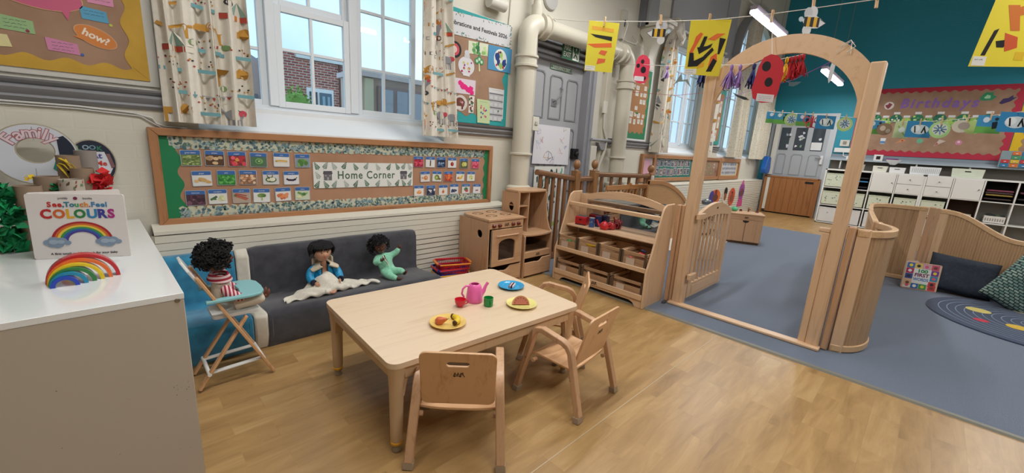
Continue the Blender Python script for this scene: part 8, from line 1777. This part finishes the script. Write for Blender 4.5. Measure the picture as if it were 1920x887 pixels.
def cube_bin(label, u0, c, r, kind):
    ya = u0-.395*(c+1)+.035; yb = u0-.395*c-.035; za = .045+.39*(2-r); t = thing('storage_bin', label, 'bin', (11.36, (ya+yb)/2, za), 0, 'bins in the cube shelves'); h = (yb-ya)/2
    M_ = PB if kind == 'print' else P('#d8d9db', .5)
    MB().b2((0, -h, 0), (.33, h, .27 if kind == 'print' else .31), M_).build('body', t, bevel=.006)
    MB().b2((-.004, -h-.004, .265 if kind == 'print' else .30), (.334, h+.004, .285 if kind == 'print' else .315), P('#bfc6ae' if kind == 'print' else '#e2e3e4', .4)).build('lid', t, bevel=.003)
    rg = random.Random(c*7+r+int(u0*10)); f = Flat(Tm((-.001, 0, 0), (0, -1, 0), (0, 0, 1), (-1, 0, 0)))
    if kind == 'print':
        for k in range(9): f.poly(blob(rg, rg.uniform(-.13, .13), rg.uniform(.03, .23), .012, 6, .5), P(rg.choice(['#7d8f70', '#5f6a60', '#a8a06a', '#6f8a94'])), 1)
    else: f.disc(0, .2, .012, P('#8a8d90'), 1)
    f.build('print', t, smooth=False)
rn = ['top', 'middle', 'bottom']
for u0, nm, cells_ in ((1.75, 'left', ((0, 0, 'print'), (0, 1, 'print'), (1, 1, 'print'), (2, 1, 'print'), (3, 1, 'print'), (0, 2, 'white'), (1, 2, 'white'), (2, 2, 'white'), (3, 2, 'white'))), (.168, 'right', ((0, 1, 'print'), (0, 2, 'white')))):
    for c, r, k in cells_: cube_bin('%s storage bin in the %s row, %s column of the %s cube unit' % ('printed cream lidded' if k == 'print' else 'plain white', rn[r], ['first', 'second', 'third', 'fourth'][c], nm), u0, c, r, k)
def folded(u0, c, r, cols, nm): 
    ya = u0-.395*(c+1)+.03; yb = u0-.395*c-.03; za = .042+.39*(2-r)
    for k, (cc, lb, z) in enumerate(cols): tag(MB().b2((11.38, ya, za+z), (11.66, yb-.01*(k % 2), za+z+.028), P(cc, .8)).build('folded_fabric', bevel=.01), lb, 'fabric', 'folded fabrics in the cube shelves')
folded(.168, 2, 0, (('#3a2c2a', 'dark folded fabric at the bottom of the fabric cube', .02), ('#8f7a3a', 'mustard folded fabric in the cube right of the plain door', .09), ('#4a3a3a', 'dark brown folded fabric in the middle of the fabric cube', .13), ('#7a3f50', 'dull red folded fabric in the cube right of the plain door', .17)), '')
folded(1.75, 1, 0, (('#26262c', 'black folded card in the dark cube behind the arch post', .02), ('#3f7fae', 'bright blue folded card in the dark cube behind the arch post', .14), ('#2a2c33', 'charcoal folded card in the dark cube behind the arch post', .21)), '')
folded(.168, 3, 0, (('#2c2628', 'dark folded fabric in the top cube at the right edge', .05), ('#6a3a48', 'wine red folded fabric in the top cube at the right edge', .16)), '')
def top_box(label, y0, y1, h, col, x=11.42, slots=False, nm='storage_box', band=None):
    t = thing(nm, label, 'box', (x, (y0+y1)/2, 1.2025)); w = (y0-y1)/2
    MB().prism([(-w*.94, 0), (w*.94, 0), (w, h), (-w, h)], 0, .24, P(col, .6), T=Tm((0, 0, 0), (0, -1, 0), (0, 0, 1), (-1, 0, 0)) @ Matrix.Translation((0, 0, -.24))).build('body', t, bevel=.005)
    if slots:
        for k in range(15): MB().b2((-.002, -w*.9+.12*w*k, .03), (.0, -w*.9+.12*w*k+.006, h-.03), P('#9fa3a4')).build('slot', t)
    else: MB().b2((-.003, -.04, h*.62), (-.0, .04, h*.75), P('#4f5256')).build('grip_hole', t)
    if band: MB().b2((-.003, -w*.5, h*.2), (-.001, w*.5, h*.8), P('#cfd8c4')).build('label', t)
top_box('cream box at the left on top of the left cube unit', 1.35, 1.13, .13, '#d2cfc0'); top_box('cream box with grip hole on top of the left cube unit', .98, .75, .12, '#d5d2c4'); top_box('white box with grip hole beside the ribbed basket', .72, .48, .11, '#dddddb'); top_box('white ribbed plastic basket on top of the cube units', .42, -.02, .15, '#dcdee0', slots=True, nm='ribbed_basket'); top_box('pale green box with label on top of the right cube unit', -.16, -.58, .16, '#ccd3bf', band=1)
t = thing('white_basket', 'white perforated basket with dark clothes in an open cube', 'basket', (11.4, -.86, .43)); MB().b2((0, -.13, 0), (.25, .13, .12), P('#d9d5cf', .5)).build('body', t, bevel=.006)
for k in range(8): MB().b2((-.002, -.11+.03*k, .03), (0, -.095+.03*k, .08), P('#8f8b88')).build('slot', t)
m = MB(); [m.ell((.1, -.08+.05*k, .12+.015*(k % 2)), (.08, .045, .03), P(['#33363a', '#4f5a44', '#2a2c30'][k % 3], .8)) for k in range(4)]; tag(m.build('folded_clothes', loc=(11.4, -.86, .43)), 'dark clothes piled in the white perforated basket', 'clothes')
tag(MB().b2((0, -.12, 0), (.2, .12, .10), P('#c9c5b0', .7)).build('paper_box', loc=(11.42, -.45, .43), bevel=.004), 'cream box low in the brown lined cube', 'box')

# ================================================================== every thing gets its own origin at its base
bpy.context.view_layer.update()
def _pts(o):
    r = [o.matrix_world @ Vector(c) for c in o.bound_box] if o.type == 'MESH' else []
    for ch in o.children: r += _pts(ch)
    return r
for o in [o for o in COL.objects if o.parent is None and o.get('category') and o.location.length < 1e-6 and o.rotation_euler.to_quaternion().angle < 1e-6]:
    ps = _pts(o)
    if not ps: continue
    c = Vector(((min(p.x for p in ps)+max(p.x for p in ps))/2, (min(p.y for p in ps)+max(p.y for p in ps))/2, min(p.z for p in ps)))
    if o.type == 'MESH':
        o.data.transform(Matrix.Translation(-c))
        for ch in o.children: ch.location -= c
    else:
        for ch in o.children: ch.location -= c
    o.location = c
